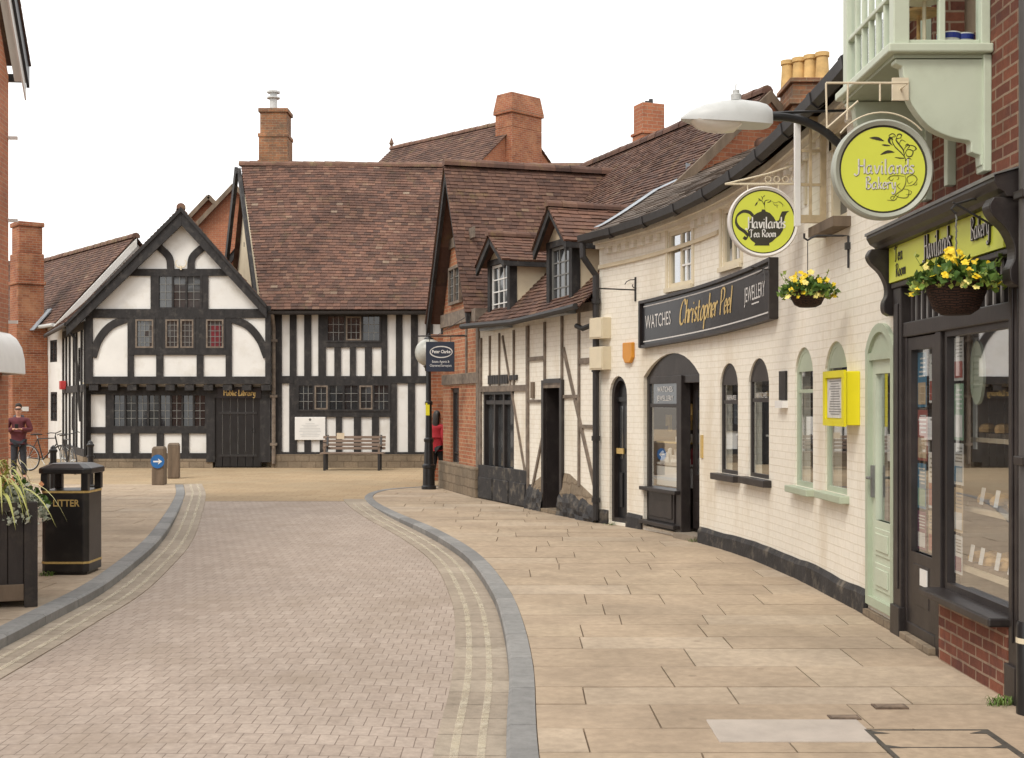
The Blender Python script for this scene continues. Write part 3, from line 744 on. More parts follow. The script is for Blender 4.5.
# ================================================================== row beyond on the left: white house with the tall brick stack
wh = thing('white_house', 'white rendered house with brown tiled roof and massive brick chimney behind the man', 'house', (-15.5,44,0))
HF = Fr([(-14.0,39.5),(-14.0-.61*12,39.5+.79*12)])
w = MB(HF.W); hs = [(.45,1.15,HF.z_at(54,362),HF.z_at(54,340)),(.45,1.1,HF.z_at(54,421),HF.z_at(54,392)),(4.6,5.6,2.4,3.5)]; wall(w, 0, 10, 0, 4.4, hs, .12); w.build('wall', M['white'], wh)
for h in hs: window(wh, HF, *h, dep=.06, fw=.07, th=.05, fmat=M['black_timber'], gmat=M['pane_dim'], vb=(.5,), hb=(.33,.66))
m = MB(HF.W); m.add([(0,0,0),(0,0,4.4),(0,-2.3,7.0),(0,-4.6,4.4),(0,-4.6,0)], [(0,1,2,3,4)]); m.build('end_wall', M['white'], wh)
def rp(fr, d0, z0, d1, z1):
    L = math.hypot(d1-d0, z1-z0); sx, cx = (z1-z0)/L, abs(d1-d0)/L
    return (lambda u, v, h: fr.W(u, d0+(d1-d0)*v/L+sx*h*(1 if d1 < d0 else -1), z0+(z1-z0)*v/L+cx*h)), L
p_, L_ = rp(HF,.28,4.22,-2.3,7.1); m = MB(); tiles(m, p_, 0, L_, lambda v: (-.2,10.2), .2, .13, .022)
p2, L2 = rp(HF,-4.9,4.22,-2.3,7.1); m.quad(p2(-.2,0,0),p2(10.2,0,0),p2(10.2,L2,0),p2(-.2,L2,0)); m.build('roof', M['tile_brown'], wh)
m = MB(); ridge(m, HF.W(-.2,-2.3,7.12), HF.W(10.2,-2.3,7.12), .13); m.build('ridge_tiles', M['ridge_tile'], wh)
m = MB(HF.W)
m.add([(-.2,.3,4.15),(-.2,-2.3,7.02),(-.2,-2.3,6.76),(-.2,.3,3.9),(-.26,.3,4.15),(-.26,-2.3,7.02),(-.26,-2.3,6.76),(-.26,.3,3.9)], [(0,1,2,3),(4,7,6,5),(0,4,5,1),(1,5,6,2),(2,6,7,3),(3,7,4,0)]); m.build('bargeboard', M['white'], wh)
g = MB(HF.W); g.tube([(-.2,.33,4.16),(10,.33,4.16)],.06); g.build('gutter_pipe', M['galv'], wh)
m = MB(HF.W)
for x0,x1,d0,d1,z0,z1 in ((1.3,2.5,.0,1.12,0,2.7),(1.32,2.42,.0,1.05,2.7,3.3),(1.35,2.35,.0,.98,3.3,4.3),(1.38,2.22,.1,.93,4.3,5.5),(1.33,2.27,.05,.98,5.5,5.62),(1.38,2.22,.1,.93,5.62,6.5),(1.42,2.18,.14,.88,6.5,7.35),(1.37,2.23,.09,.93,7.35,7.5)): m.box(x0,x1,d0,d1,z0,z1)
m.build('chimney', M['library_brick'], wh, bev=.03)
m = MB(HF.W); m.bar((1.22,.55,4.05),(1.3,-.05,4.75),.3,.03); m.build('lead_flashing', M['lead'], wh)
bh = thing('brown_roofed_house', 'brick house with plain brown roof half hidden behind the tall brick chimney', 'house', (-21,52,0))
m = MB(); m.box(-27,-18.6,50.5,56,0,4.9); m.build('wall', M['far_brick'], bh)
p_, L_ = mkpf(Vector((-27.2,50.2,4.6)), Vector((-27.2,53.2,7.7)), Vector((1,0,0))); m = MB(); tiles(m, p_, 0, L_, lambda v: (0,8.9), .25, .16, .025); m.quad((-27.2,53.2,7.68),(-18.3,53.2,7.68),(-18.3,56.3,4.6),(-27.2,56.3,4.6)); m.build('roof', M['tile_brown'], bh)
m = MB(); m.box(-21.2,-20.4,50.44,50.6,2.3,3.7); m.build('window', M['pane_dim'], bh)
# far roofs between the gabled house and the range
fg = thing('far_brick_house', 'far orange brick house whose twin gables peep between the two library roofs', 'house', (-13,52,0))
m = MB()
for cx, cy, hw, za in ((-12.0,50.5,3.2,9.9),(-10.5,48.2,3.4,9.95)):
    m.add([(cx-hw,cy,0),(cx+hw,cy,0),(cx+hw,cy,za-hw*1.05),(cx,cy,za),(cx-hw,cy,za-hw*1.05)], [(0,1,2,3,4)])
m.build('gable_wall', M['far_brick'], fg)
m = MB()
for cx, cy, hw, za in ((-12.0,50.5,3.2,9.9),(-10.5,48.2,3.4,9.95)):
    for k in (1,-1):
        q = mkpf(Vector((cx+k*(hw+.2),cy-.25,za-(hw+.2)*1.05+.1)), Vector((cx,cy-.25,za+.1)), Vector((-.3,.954,0))); tiles(m, q[0], 0, q[1], lambda v: (0,6), .25, .2, .03)
m.build('roof', M['tile_brown'], fg)
m = MB()
for cx, cy, hw, za in ((-12.0,50.5,3.2,9.9),(-10.5,48.2,3.4,9.95)):
    for k in (1,-1): m.bar((cx,cy-.28,za+.02),(cx+k*(hw+.2),cy-.28,za-(hw+.2)*1.05),.06,.16)
m.build('bargeboard', M['wood'], fg)
dm = MB(); 
# small dark dormer low down
for k in (1,-1): dm.bar((-9.75,45.9,7.5),(-9.75+k*.75,45.9,6.55),.1,.22)
dm.build('bargeboard', M['black_timber'], fg)
m = MB(); m.add([(-10.5,46,4),(-9,46,4),(-9,46,6.5),(-9.75,46,7.45),(-10.5,46,6.5)],[(0,1,2,3,4)]); m.build('dormer_wall', M['far_brick'], fg)
m = MB(); m.quad((-9.75,45.8,7.62),(-9.75,49,7.62),(-10.7,49,6.5),(-10.7,45.8,6.5)); m.quad((-9.75,45.8,7.62),(-9.75,49,7.62),(-8.8,49,6.5),(-8.8,45.8,6.5)); m.build('dormer_roof', M['ridge_tile'], fg)
# tall rear house with the wide stack
rb = thing('rear_brick_house', 'big orange brick house with brown tiled roof and broad shouldered chimney rising behind the range', 'house', (0,48,0))
ax = Vector((.29,46,0)); dv = Vector((-.697,.717,0)); pv = Vector((.717,.697,0)); zA, zE = 11.95, 8.0
P_ = [ax-pv*4.5, ax+pv*4.5]
m = MB(); m.add([P_[0],P_[1],P_[1]+Vector((0,0,zE)),ax+Vector((0,0,zA)),P_[0]+Vector((0,0,zE))], [(0,1,2,3,4)])
m.add([P_[0],P_[0]+dv*9,P_[0]+dv*9+Vector((0,0,zE)),P_[0]+Vector((0,0,zE))],[(0,1,2,3)]); m.build('wall', M['far_brick'], rb)
m = MB(); q = mkpf(P_[0]-pv*.15-dv*.08+Vector((0,0,zE-.1)), ax-dv*.08+Vector((0,0,zA+.06)), dv); tiles(m, q[0], 0, q[1], lambda v: (0,7.4), .25, .16, .025)
q = mkpf(P_[1]+pv*.15-dv*.08+Vector((0,0,zE-.1)), ax-dv*.08+Vector((0,0,zA+.06)), dv); tiles(m, q[0], 0, q[1], lambda v: (0,7.4), .25, .2, .025); m.build('roof', M['tile_brown'], rb)
m = MB(); ridge(m, ax+Vector((0,0,zA+.08)), ax+dv*7.4+Vector((0,0,zA+.08)), .13); q = ax+dv*7.4+Vector((0,0,zA)); m.lathe([(.06,0),(.05,.2),(.1,.28),(.02,.5)], q, 8); m.build('ridge_tiles', M['ridge_tile'], rb)
MM = Matrix((pv,-dv,Vector((0,0,1)))).transposed().to_4x4(); MM.translation = ax+Vector((-.03,0,.12))
c = MB(lambda x,y,z: MM @ Vector((x,y,z)))
c.box(-.72,.82,-.5,.35,6,11.5); c.box(-.72,.82,-.5,.35,11.5,12.0); c.box(-.78,.88,-.56,.41,12.0,12.1)
c.add([(-.78,-.56,12.1),(.88,-.56,12.1),(.88,.41,12.1),(-.78,.41,12.1),(-.68,-.46,12.75),(.78,-.46,12.75),(.78,.31,12.75),(-.68,.31,12.75)], [(0,1,5,4),(1,2,6,5),(2,3,7,6),(3,0,4,7),(4,5,6,7)])
c.build('chimney', M['library_brick'], rb, bev=.02)

# ================================================================== orange brick gable house at the corner
gb = thing('brick_gable_house', 'orange brick house end with tall tiled gable beside the hanging navy sign', 'house', (0,25,0))
GL0 = GF.L
w = MB(GF.W)
ev, apz, am = 3.5, 6.35, GL0/2
zt = lambda s_: ev+(apz-ev)*(1-abs(s_-am)/am)
ga, gbb, gz0, gz1 = GF.rect(450.5,459,388,475)
wa, wb_, wz0, wz1 = GF.rect(452.5,462.5,266,304)
H = [(ga,gbb,gz0,gz1)]
wall(w, 0, GL0, .55, ev, H, .12)
w.add([(0,0,ev),(GL0,0,ev),(am,0,apz)],[(0,1,2)])
# return wall round the far corner
w.add([(GL0,0,.55),(GL0,-6,.55),(GL0,-6,ev),(GL0,0,ev)],[(0,1,2,3)])
w.build('wall', M['gable_brick'], gb)
m = MB(GF.W); m.box(-.02,GL0+.03,-.2,.10,-.05,.56,4); m.build('plinth', M['stone'], gb, bev=.02)
t = MB(GF.W)
t.box(.004,.2,0,.03,.56,ev); 
for x in (.95,): t.box(x,x+.09,0,.028,2.2,ev)
t.box(0,GL0,.002,.034,2.12,2.32); t.box(-.05,GL0,.002,.06,ev-.2,ev+.06); t.box(.35,GL0-.5,.002,.04,ev+1.35,ev+1.55)
t.build('timber_frame', M['grey_timber'], gb)
window(gb, GF, ga, gbb, gz0, gz1, dep=.1, fw=.09, fmat=M['brown_paint'], gmat=M['pane_dim'], hb=(.22,))
m = MB(GF.W); wh_ = (wa,wb_,wz0,wz1); m.build('x',None,gb) if False else None
leaded(gb, GF, wa-.02, wb_+.08, wz0, wz1, .045, 2, .14, fmat=M['grey_timber'], gmat=M['pane_dim'], lmat=M['lead_grey'])
GD = -Vector((GF.W(0,1,0)-GF.W(0,0,0)))       # into the house
OV = .34
Ap = GF.W(am,OV,apz+.06); En = GF.W(-.22,OV,ev-.1); Ef = GF.W(GL0+.22,OV,ev-.1)
q = mkpf(En, Ap, GD); m = MB(); tiles(m, q[0], 0, q[1], lambda v: (0, 2.0+4.5*v/q[1]), .15, .085, .018)
q = mkpf(Ef, Ap, GD); tiles(m, q[0], 0, q[1], lambda v: (0,7), .18, .2, .022); m.build('roof', M['tile_brown'], gb)
m = MB(); ridge(m, Ap+Vector((0,0,.03)), Ap+GD*6.8+Vector((0,0,.0)), .12); m.build('ridge_tiles', M['tile_brown'], gb)
b_ = MB(GF.W)
for s_ in (-.22, GL0+.22):
    for d0, d1, h in ((OV-.10,OV-.03,.30),):
        b_.prism([(s_,ev-.12),(am,apz+.03),(am,apz-.27),(s_,ev-.34)], d0+(.004 if s_ < 0 else 0), d1)
b_.build('bargeboard', M['black_timber'], gb)
k = MB(GF.W); k.box(-.5,.12,-.25,.22,ev-.28,ev-.04); k.build('kneeler', M['grey_timber'], gb)
# rear corner of porch brick seen past the lamp post
k = MB(); k.box(-1.83,2,28.6,29.2,0,3.3); k.build('rear_wing', M['library_brick'], gb)

# ================================================================== cream timber-framed cottage with two dormers
tc = thing('timber_cottage', 'cream timber-framed cottage with sagging tiled roof and two gabled dormers', 'house', (0,21,0))
TL = TF.L
def tr(*a, d=0): return TF.rect(*a, d)
dx0, dx1, dz0, dz1 = tr(546,562,385,511); dz0 = .04
sx0, sx1, sz0, sz1 = tr(483,514,391,478)
w = MB(TF.W); wall(w, 0, TL, 0, 3.25, [(dx0,dx1,dz0,dz1),(sx0,sx1,sz0,sz1)], .28, ds=.5); w.build('wall', M['cream_brick'], tc)
t = MB(TF.W)
def tv(px, yt, yb, wd=.10, th=.03):
    wd *= .58; s_ = TF.s_at(px); t.box(s_-wd/2,s_+wd/2,-.01,th,TF.z_at(px,yb),TF.z_at(px,yt))
def th_(pl, pr, y, hd=.10, th=.028):
    hd *= .65; a,b = TF.s_at(pr),TF.s_at(pl); z = TF.z_at((pl+pr)/2,y); t.box(a,b,-.01,th,z-hd/2,z+hd/2)
def tb(p, q, wd=.045, th=.026):
    A,B = TF.s_at(p[0]),TF.s_at(q[0]); z0,z1 = TF.z_at(*p),TF.z_at(*q); v = Vector((B-A,z1-z0)).normalized(); n = Vector((-v.y,v.x))*wd/2
    t.prism([(A+n.x,z0+n.y),(B+n.x,z1+n.y),(B-n.x,z1-n.y),(A-n.x,z0-n.y)], -.008, th)
tv(481.5,338,497,.14,.035); tv(490.5,336,386,.07); tv(500,333,386,.07); tv(514.5,330,386,.08); th_(482,528,388.5,.16,.034)
tv(528.5,326,497,.15,.036); tb((503,336),(527,480)); th_(530,545,358.5); th_(530,545,401,.07); tv(545.5,322,386,.10); tb((545,428),(533,488),.06)
tv(562.8,316,478,.10); th_(563,580,396.5,.08); tb((564,348),(596.5,492),.07); tv(579.8,310,486,.09); th_(581,599,360.5,.13); th_(581,599,426.5,.08)
th_(546,563,385.5,.12,.05)
t.box(0,TL,-.01,.034,3.12,3.25)
t.build('timber_frame', M['grey_timber'], tc)
# plinth: grey panels to the left of the door, humped black-painted rubble to the right
p = MB(TF.W); a = TF.s_at(528.5); n = 3
for i in range(n): p.box(a+(TL-a)*i/n+.03, a+(TL-a)*(i+1)/n-.03, 0, .06, .02, .40)
p.box(a,TL,-.01,.04,.0,.62); p.build('plinth_panel', M['black_plinth'], tc, bev=.01)
def hump(x0, x1, zf, mt, d1, nm_, n=14):
    h = MB(TF.W); vs = []; 
    for i in range(n+1):
        x = x0+(x1-x0)*i/n; z = zf((x-x0)/(x1-x0))
        for k in range(7):
            f_ = k/6; vs.append((x, d1*(1-f_**3)*(1+.25*R.uniform(-1,1)*(k<6)), z*f_))
        vs.append((x,-.05,z))
    h.add(vs, [(i*8+k,(i+1)*8+k,(i+1)*8+k+1,i*8+k+1) for i in range(n) for k in range(7)])
    return h.build(nm_, mt, tc)
xr0 = TF.s_at(599); xr1 = dx0-.02
hump(xr0, xr1, lambda f: .30+.36*min(1,f*1.25), M['stone'], .06, 'rubble_plinth')
hump(xr0, xr1, lambda f: .22+.22*math.sin(min(1,f*1.1)*PI*.6), M['black_plinth'], .11, 'rubble_plinth')
hump(dx1+.02, a-.02, lambda f: .62-.25*f, M['stone'], .05, 'rubble_plinth'); hump(dx1+.02, a-.02, lambda f: .40, M['black_plinth'], .09, 'rubble_plinth')
# shop window: three tall dark lights, and two iron ventilators above
window(tc, TF, sx0, sx1, sz0, sz1, dep=.10, fw=.06, th=.09, fmat=M['brown_paint'], gmat=M['pane_dim'], vb=(.36,.68), hb=(.9,), bw=.07)
v = MB(TF.W); va, vb_, vz0, vz1 = tr(489,509,375,384)
for i in range(8): v.box(va+(vb_-va)*i/8+.01, va+(vb_-va)*(i+1)/8-.01, 0, .03, vz0, vz1)
v.build('ventilator', M['iron'], tc)
v = MB(TF.W); va, vb_, vz0, vz1 = tr(510.5,518,375,380); v.box(va,vb_,0,.03,vz0,vz1); v.build('ventilator', M['iron'], tc)
for h in (.25,.6):
    pass
pp = MB(TF.W); a_ = sx0+(sx1-sx0)*.5; pp.box(a_-.16,a_+.1,-.098,-.09,sz0+.45,sz0+1.0); pp.box(sx0+.2,sx0+.36,-.098,-.09,sz0+.5,sz0+1.05); pp.build('window_poster', M['white_paint'], tc)
# door in a deep dark recess
d = MB(TF.W); d.box(dx0,dx1,-.27,-.22,dz0,dz1-.0); dr = d.build('door', M['black_gloss'], tc)
d = MB(TF.W); d.box(dx0+.12,dx1-.12,-.218,-.21,dz0+.55,dz1-.2); d.build('pane', M['pane_dim'], dr)
d = MB(TF.W); d.box(dx0+.001,dx0+.02,-.27,.0,dz0,dz1); d.box(dx1-.02,dx1-.001,-.27,.0,dz0,dz1); d.box(dx0,dx1,-.27,0,dz1-.02,dz1-.001); d.build('door_lining', M['brown_paint'], tc)
d = MB(TF.W); d.box(dx0+.02,dx1-.02,-.26,.10,-.03,.06); d.build('doorstep', M['stone'], tc)
d = MB(TF.W); d.box(dx0-.09,dx0,-.05,.05,0,dz1+.08); d.box(dx1,dx1+.09,-.05,.05,0,dz1+.08); d.box(dx0,dx1,-.05,.05,dz1,dz1+.1); d.build('door_frame', M['brown_paint'], tc)
v = MB(TF.W); va, vb_, vz0, vz1 = tr(532,535,382,398); v.box(va,vb_,0,.03,vz0,vz1); v.build('wall_plaque', M['wood'], tc)
# roof
ZE, RZ, RN = 3.16, 7.0, -3.83
LT = math.hypot(RN-.32, RZ-ZE); nd, nz_ = (RZ-ZE)/LT, (.32-RN)/LT
def tpf(u, v, h):
    f_ = v/LT; sag = -.07*math.sin(PI*max(0,min(1,u/TL)))*(1-f_)-.05*math.sin(u*1.3)*f_*(1-f_)*2
    return TF.W(u, .32+(RN-.32)*f_+nd*h, ZE+(RZ-ZE)*f_+sag+nz_*h)
def tlim(v):
    f_ = v/LT; n = (RN-.32)*f_
    lo = 0.02 if v < 1.6 else min(1.5, .02+(v-1.6)*1.6)
    return (lo, TL+.12 if v < 1.0 else 9.2)
m = MB(); tiles(m, tpf, 0, LT, tlim, .16, .095, .02); m.build('roof', M['tile_brown'], tc)
m = MB(TF.W); m.quad((1.5,RN,RZ-.02),(9.2,RN,RZ-.02),(9.2,RN*2-.32,ZE),(1.5,RN*2-.32,ZE)); m.quad((9.2,-2.5,0),(9.2,-7.6,0),(9.2,-7.6,3),(9.2,RN,RZ-.1),(9.2,-2.5,5.4)); m.quad((0,-7.6,0),(9.2,-7.6,0),(9.2,-7.6,3.1),(0,-7.6,3.1)); m.build('rear_roof', M['ridge_tile'], tc)
m = MB(); ridge(m, TF.W(1.5,RN,RZ+.02), TF.W(9.2,RN,RZ+.02), .12); m.build('ridge_tiles', M['tile_brown'], tc)
m = MB(TF.W); m.add([(1.55,.2,3.2),(1.55,RN,RZ-.05),(1.55,-7.6,3.2)],[(0,1,2)]); m.build('gable_wall', M['far_brick'], tc)
for dd in (-.3, -7.3): 
    b_ = MB(TF.W); b_.add([(1.44,dd+.0,ZE+.62 if dd > -1 else ZE+.3),(1.44,RN,RZ-.01),(1.44,RN,RZ-.2),(1.44,dd,ZE+.4 if dd > -1 else ZE+.1),(1.38,dd+.0,ZE+.62 if dd > -1 else ZE+.3),(1.38,RN,RZ-.01),(1.38,RN,RZ-.2),(1.38,dd,ZE+.4 if dd > -1 else ZE+.1)], [(0,1,2,3),(4,7,6,5),(0,4,5,1),(1,5,6,2),(2,6,7,3),(3,7,4,0)])
    b_.build('bargeboard', M['wood'], tc)
ck = MB(TF.W); ck.box(6.5,6.95,RN-.75,RN-.2,6.2,7.3); ck.box(6.47,6.98,RN-.78,RN-.17,7.3,7.36); ck.box(6.52,6.93,RN-.73,RN-.22,7.36,7.95); c = ck.build('chimney', M['far_brick'], tc, bev=.01)
for x in (6.63,6.81):
    ck = MB(TF.W); ck.lathe([(.05,7.93),(.045,8.05),(.03,8.05)], (x,RN-.47,0), 8); ck.build('chimney_pot', M['iron'], c)
g = MB(TF.W); g.tube([(0.05,.36,ZE+.0),(.5,.36,ZE-.02),(TL*.5,.36,ZE-.08),(TL,.36,ZE-.01)],.05); g.build('gutter_pipe', M['iron'], tc)
def roofd(z): return .32+(z-ZE)/(RZ-ZE)*(RN-.32)
for pxl, pxr, pyt, pyb, pya in ((490.5,508.5,264,318,232),(550,570.5,246,303,202)):
    fd = .06
    a,b,z0,z1 = TF.rect(pxl,pxr,pyt,pyb,fd); za = TF.z_at((pxl+pxr)/2-3,pya,fd+.2); mid = (a+b)/2; hw = (b-a)/2+.1
    dm = MB(TF.W); dm.box(mid-hw,mid-hw+.12,fd-.12,fd+.02,z0-.12,z1+.02); dm.box(mid+hw-.12,mid+hw,fd-.12,fd+.02,z0-.12,z1+.02); dm.box(mid-hw,mid+hw,fd-.12,fd+.025,z1,z1+.1); dm.box(mid-hw,mid+hw,fd-.12,fd+.03,z0-.15,z0)
    do = dm.build('dormer', M['black_timber'], tc)
    zr = z1+.1
    ck = MB(TF.W)
    for sx in (mid-hw+.02, mid+hw-.02): ck.add([(sx,fd-.1,ZE+(.32-fd+.1)*.925-.1),(sx,fd-.1,zr),(sx,roofd(zr)-.05,zr)],[(0,1,2)])
    ck.add([(mid-hw,fd-.01,zr),(mid+hw,fd-.01,zr),(mid,fd-.01,za-.12)],[(0,1,2)])
    ck.build('dormer_wall', M['cream_render'], do)
    window(do, TF, a+.02, b-.02, z0, z1, dep=.02-fd+.02 if False else -.0, fw=.045, th=.035, fmat=M['white_paint'] if pxl < 500 else M['lead_grey'], gmat=M['pane_dim'], vb=(.33,.66), hb=(.25,.5,.75), bw=.02, name='window')
    o = [x for x in COL.objects if x.parent == do and x.name.startswith('window')][-1]
    dr_ = MB()
    ez = zr-.10; eh = hw+.16; L = math.hypot(eh, za-ez); back = roofd(za)-.25
    for k in (1,-1):
        def dpf(u, v, h, k=k): f_ = v/L; return TF.W(mid+k*(eh*(1-f_)+h*(za-ez)/L), fd+.22-u, ez+(za-ez)*f_+h*eh/L)
        tiles(dr_, dpf, 0, L, lambda v: (0, fd+.22-(roofd(ez+(za-ez)*v/L)-.15)), .17, .10, .02)
    dr_.build('dormer_roof', M['tile_red'], do)
    rr = MB(); ridge(rr, TF.W(mid,fd+.24,za+.03), TF.W(mid,back,za+.03), .085, .25); rr.build('ridge_tiles', M['tile_brown'], do)
    bb = MB(TF.W)
    for k in (1,-1): bb.prism([(mid+k*eh,ez-.02),(mid,za-.0),(mid,za-.16),(mid+k*(eh-.02),ez-.15)], fd+.14+.004*k, fd+.19+.004*k)
    bb.prism([(mid-eh,ez-.10),(mid-eh+.06,ez-.10),(mid-eh+.06,ez-.02),(mid-eh,ez-.02)], roofd(ez), fd+.19)
    bb.build('bargeboard', M['black_timber'], do)
    fl = MB(TF.W); fl.box(mid-hw-.05,mid+hw+.05,fd-.02,fd+.16,z0-.2,z0-.15); fl.build('lead_flashing', M['lead'], do)
# ================================================================== CREAM SHOP: curved painted-brick front
cs = thing('cream_shop', 'long curving cream-painted brick shop with sash windows, arched openings and slate roof', 'shop', (3,14,0))
CL = CF.L
EZ0, EZ1 = 4.50, 4.16                           # eaves height near / far
def ez(s_): return EZ0+(EZ1-EZ0)*max(0,min(1.05,s_/CL))-.05*math.sin(PI*max(0,min(1,s_/CL)))
def crect(pxl, pxr, pyt, pyb, d=0): return CF.rect(pxl,pxr,pyt,pyb,d)
a,b,z0,z1 = crect(869,897,323,610); gdoor = (a,b,.10,z1,.2)
a,b,z0,z1 = crect(825,847,341,493); gw2 = (a,b,z0,z1,.24)
a,b,z0,z1 = crect(795,813,347,487); gw1 = (a,b,z0,z1,.24)
a,b,z0,z1 = crect(748.5,769,358,478); bw2 = (a,b,z0,z1,.26)
a,b,z0,z1 = crect(720,738,363,474); bw1 = (a,b,z0,z1,.26)
a,b,z0,z1 = crect(643.5,699.5,353,535); jf = (a,b,.06,z1,.30)
a,b,z0,z1 = crect(609.5,627,376,524); nd = (a,b,.04,z1,.28)
a,b,z0,z1 = crect(668,692,229,286); uw1 = (a,b,z0,z1)
a,b,z0,z1 = crect(722,741,206,265); uw2 = (a,b,z0,z1)
a,b,z0,z1 = crect(829,847,118,222); uw3 = (a,b,z0,z1-.05)
w = MB(CF.W); wall(w, 0, CL, 0, 4.06, [gdoor,gw2,gw1,bw2,bw1,jf,nd]+[uw1,uw2,uw3[:3]+(4.06,)], .16, ds=.3)
# strip of wall from 4.06 up to the eaves, leaving the window heads open
hd = [uw1,uw2,uw3]
S_ = sorted({0,CL}|{h[0] for h in hd}|{h[1] for h in hd})
S2 = []
for p_, q_ in zip(S_,S_[1:]):
    n = max(1,round((q_-p_)/.3)); S2 += [p_+(q_-p_)*i/n for i in range(n)]
S2.append(CL)
for p_, q_ in zip(S2,S2[1:]):
    zb = 4.06
    for h in hd:
        if h[0]-1e-6 < (p_+q_)/2 < h[1]+1e-6: zb = max(4.06,h[3])
    w.quad((p_,0,zb),(q_,0,zb),(q_,0,ez(q_)),(p_,0,ez(p_)))
w.build('wall', M['cream_brick'], cs)
# black tarred base, broken by the doors
def pl_seg(x0, x1):
    p = MB(CF.W); n = max(2,int((x1-x0)/.25)); vs = []
    for i in range(n+1):
        x = x0+(x1-x0)*i/n; h = .20+.008*math.sin(x*3.1)+R.uniform(-.006,.006); vs += [(x,0,-.03),(x,.035+R.uniform(0,.012),-.03),(x,.03+R.uniform(0,.01),h-.05),(x,.004,h)]
    p.add(vs, [(4*i+k,4*i+4+k,4*i+5+k,4*i+1+k) for i in range(n) for k in range(3)]+[(0,1,2,3),(4*n+3,4*n+2,4*n+1,4*n)])
    p.build('plinth', M['black_plinth'], cs)
pl_seg(gdoor[1]+.02, jf[0]-.02); pl_seg(jf[1]+.02, nd[0]-.02); pl_seg(nd[1]+.02, CL)
x = .1
while x < CL-.1:                                  # dentils under the eaves
    if not any(h[0]-.1 < x < h[1]+.1 and h[3] > ez(x)-.3 for h in hd): dn = MB(CF.W); dn.box(x,x+.11,-.02,.055,ez(x)-.26,ez(x)-.16); dn.build('dentil', M['cream_brick'], cs)
    x += .225
m = MB(CF.W); m.sweep([(-.02,-.16),(.07,-.16),(.07,-.10),(.11,-.10),(.11,-.02),(-.02,-.02)], 0, CL, 34, ez); m.build('eaves_course', M['cream_brick'], cs)
m = MB(CF.W); m.sweep([(.0,-.45),(.028,-.45),(.028,-.40),(.0,-.39)], uw2[1]+.1, CL, 20, ez); m.build('string_course', M['cream_render'], cs)
# openings
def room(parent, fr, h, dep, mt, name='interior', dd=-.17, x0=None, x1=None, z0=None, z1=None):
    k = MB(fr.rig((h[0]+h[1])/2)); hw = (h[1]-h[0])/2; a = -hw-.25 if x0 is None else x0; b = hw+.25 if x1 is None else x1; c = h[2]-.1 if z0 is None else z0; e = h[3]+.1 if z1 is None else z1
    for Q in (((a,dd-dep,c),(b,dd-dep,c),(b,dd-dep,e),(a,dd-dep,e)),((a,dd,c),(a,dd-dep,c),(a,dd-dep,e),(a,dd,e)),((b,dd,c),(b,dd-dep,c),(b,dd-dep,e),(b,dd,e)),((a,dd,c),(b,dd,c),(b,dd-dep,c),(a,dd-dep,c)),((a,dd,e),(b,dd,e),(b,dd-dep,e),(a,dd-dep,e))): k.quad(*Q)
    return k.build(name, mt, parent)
CP = M['cream_paint']
def bars(h, n): return [i/n for i in range(1,n)]
for h in (uw1,uw2):
    wo = window(cs, CF, *h, dep=.05, fw=.055, th=.04, fmat=CP, gmat=M['glass_dim'], vb=(.5,), bw=.06)
    f = CF.rig((h[0]+h[1])/2); hw = (h[1]-h[0])/2
    k = MB(f)
    for z in (.33,.66): k.box(-hw+.06,-.03,-.035,-.015,h[2]+.06+(h[3]-h[2]-.12)*z-.012,h[2]+.06+(h[3]-h[2]-.12)*z+.012)
    k.box(-hw/2-.0,-hw/2+.024,-.036,-.016,h[2]+.06,h[3]-.06); k.build('glazing_bar', M['white_paint'], wo)
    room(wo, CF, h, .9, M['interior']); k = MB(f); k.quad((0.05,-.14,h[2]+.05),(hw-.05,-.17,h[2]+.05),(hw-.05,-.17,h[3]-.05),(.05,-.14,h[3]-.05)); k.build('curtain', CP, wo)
    k = MB(f); k.box(-hw-.05,hw+.05,-.10,.05,h[2]-.06,h[2]-.001); k.build('sill', CP, wo)
    for s_ in (-hw-.07,hw): k = MB(f); k.box(s_+.002,s_+.068,-.02,.02,h[2]-.02,min(h[3]+.05,ez(h[0])-.17)); k.build('architrave', CP, wo)
wo = window(cs, CF, *uw3, dep=.10, fw=.06, th=.08, fmat=CP, gmat=M['pane_dim'])
k = MB(CF.rig((uw3[0]+uw3[1])/2)); hw = (uw3[1]-uw3[0])/2; k.box(-hw-.12,hw+.12,-.10,.16,uw3[2]-.09,uw3[2]-.002); k.build('sill', M['wood'], wo)
# its casement stands wide open, square to the wall
hx = uw3[1]; q = MB(CF.W); z0, z1 = uw3[2]+.03, uw3[3]+.12; D0, D1 = .03, .315
for d0,d1,za,zb in ((D0,D0+.05,z0,z1),(D1-.05,D1,z0,z1),(D0+.05,D1-.05,z0,z0+.07),(D0+.05,D1-.05,z1-.05,z1)): q.box(hx-.02,hx+.02,d0,d1,za,zb)
q.box(hx-.012,hx+.012,(D0+D1)/2-.012,(D0+D1)/2+.012,z0+.07,z1-.05)
for z in (.36,.68): q.box(hx-.011,hx+.011,D0+.05,D1-.05,z0+(z1-z0)*z-.012,z0+(z1-z0)*z+.012)
o = q.build('casement', mat('bare_worn_joinery',(.46,.36,.22),.7,.2,8), wo); q = MB(CF.W); q.box(hx-.025,hx+.025,D1-.045,D1+.005,z0-.03,z1+.02); q.build('casement_stile', M['white_paint'], o); q = MB(CF.W); q.quad((hx,D0+.05,z0+.07),(hx,D1-.05,z0+.07),(hx,D1-.05,z1-.05),(hx,D0+.05,z1-.05)); q.build('pane', M['glass'], o)
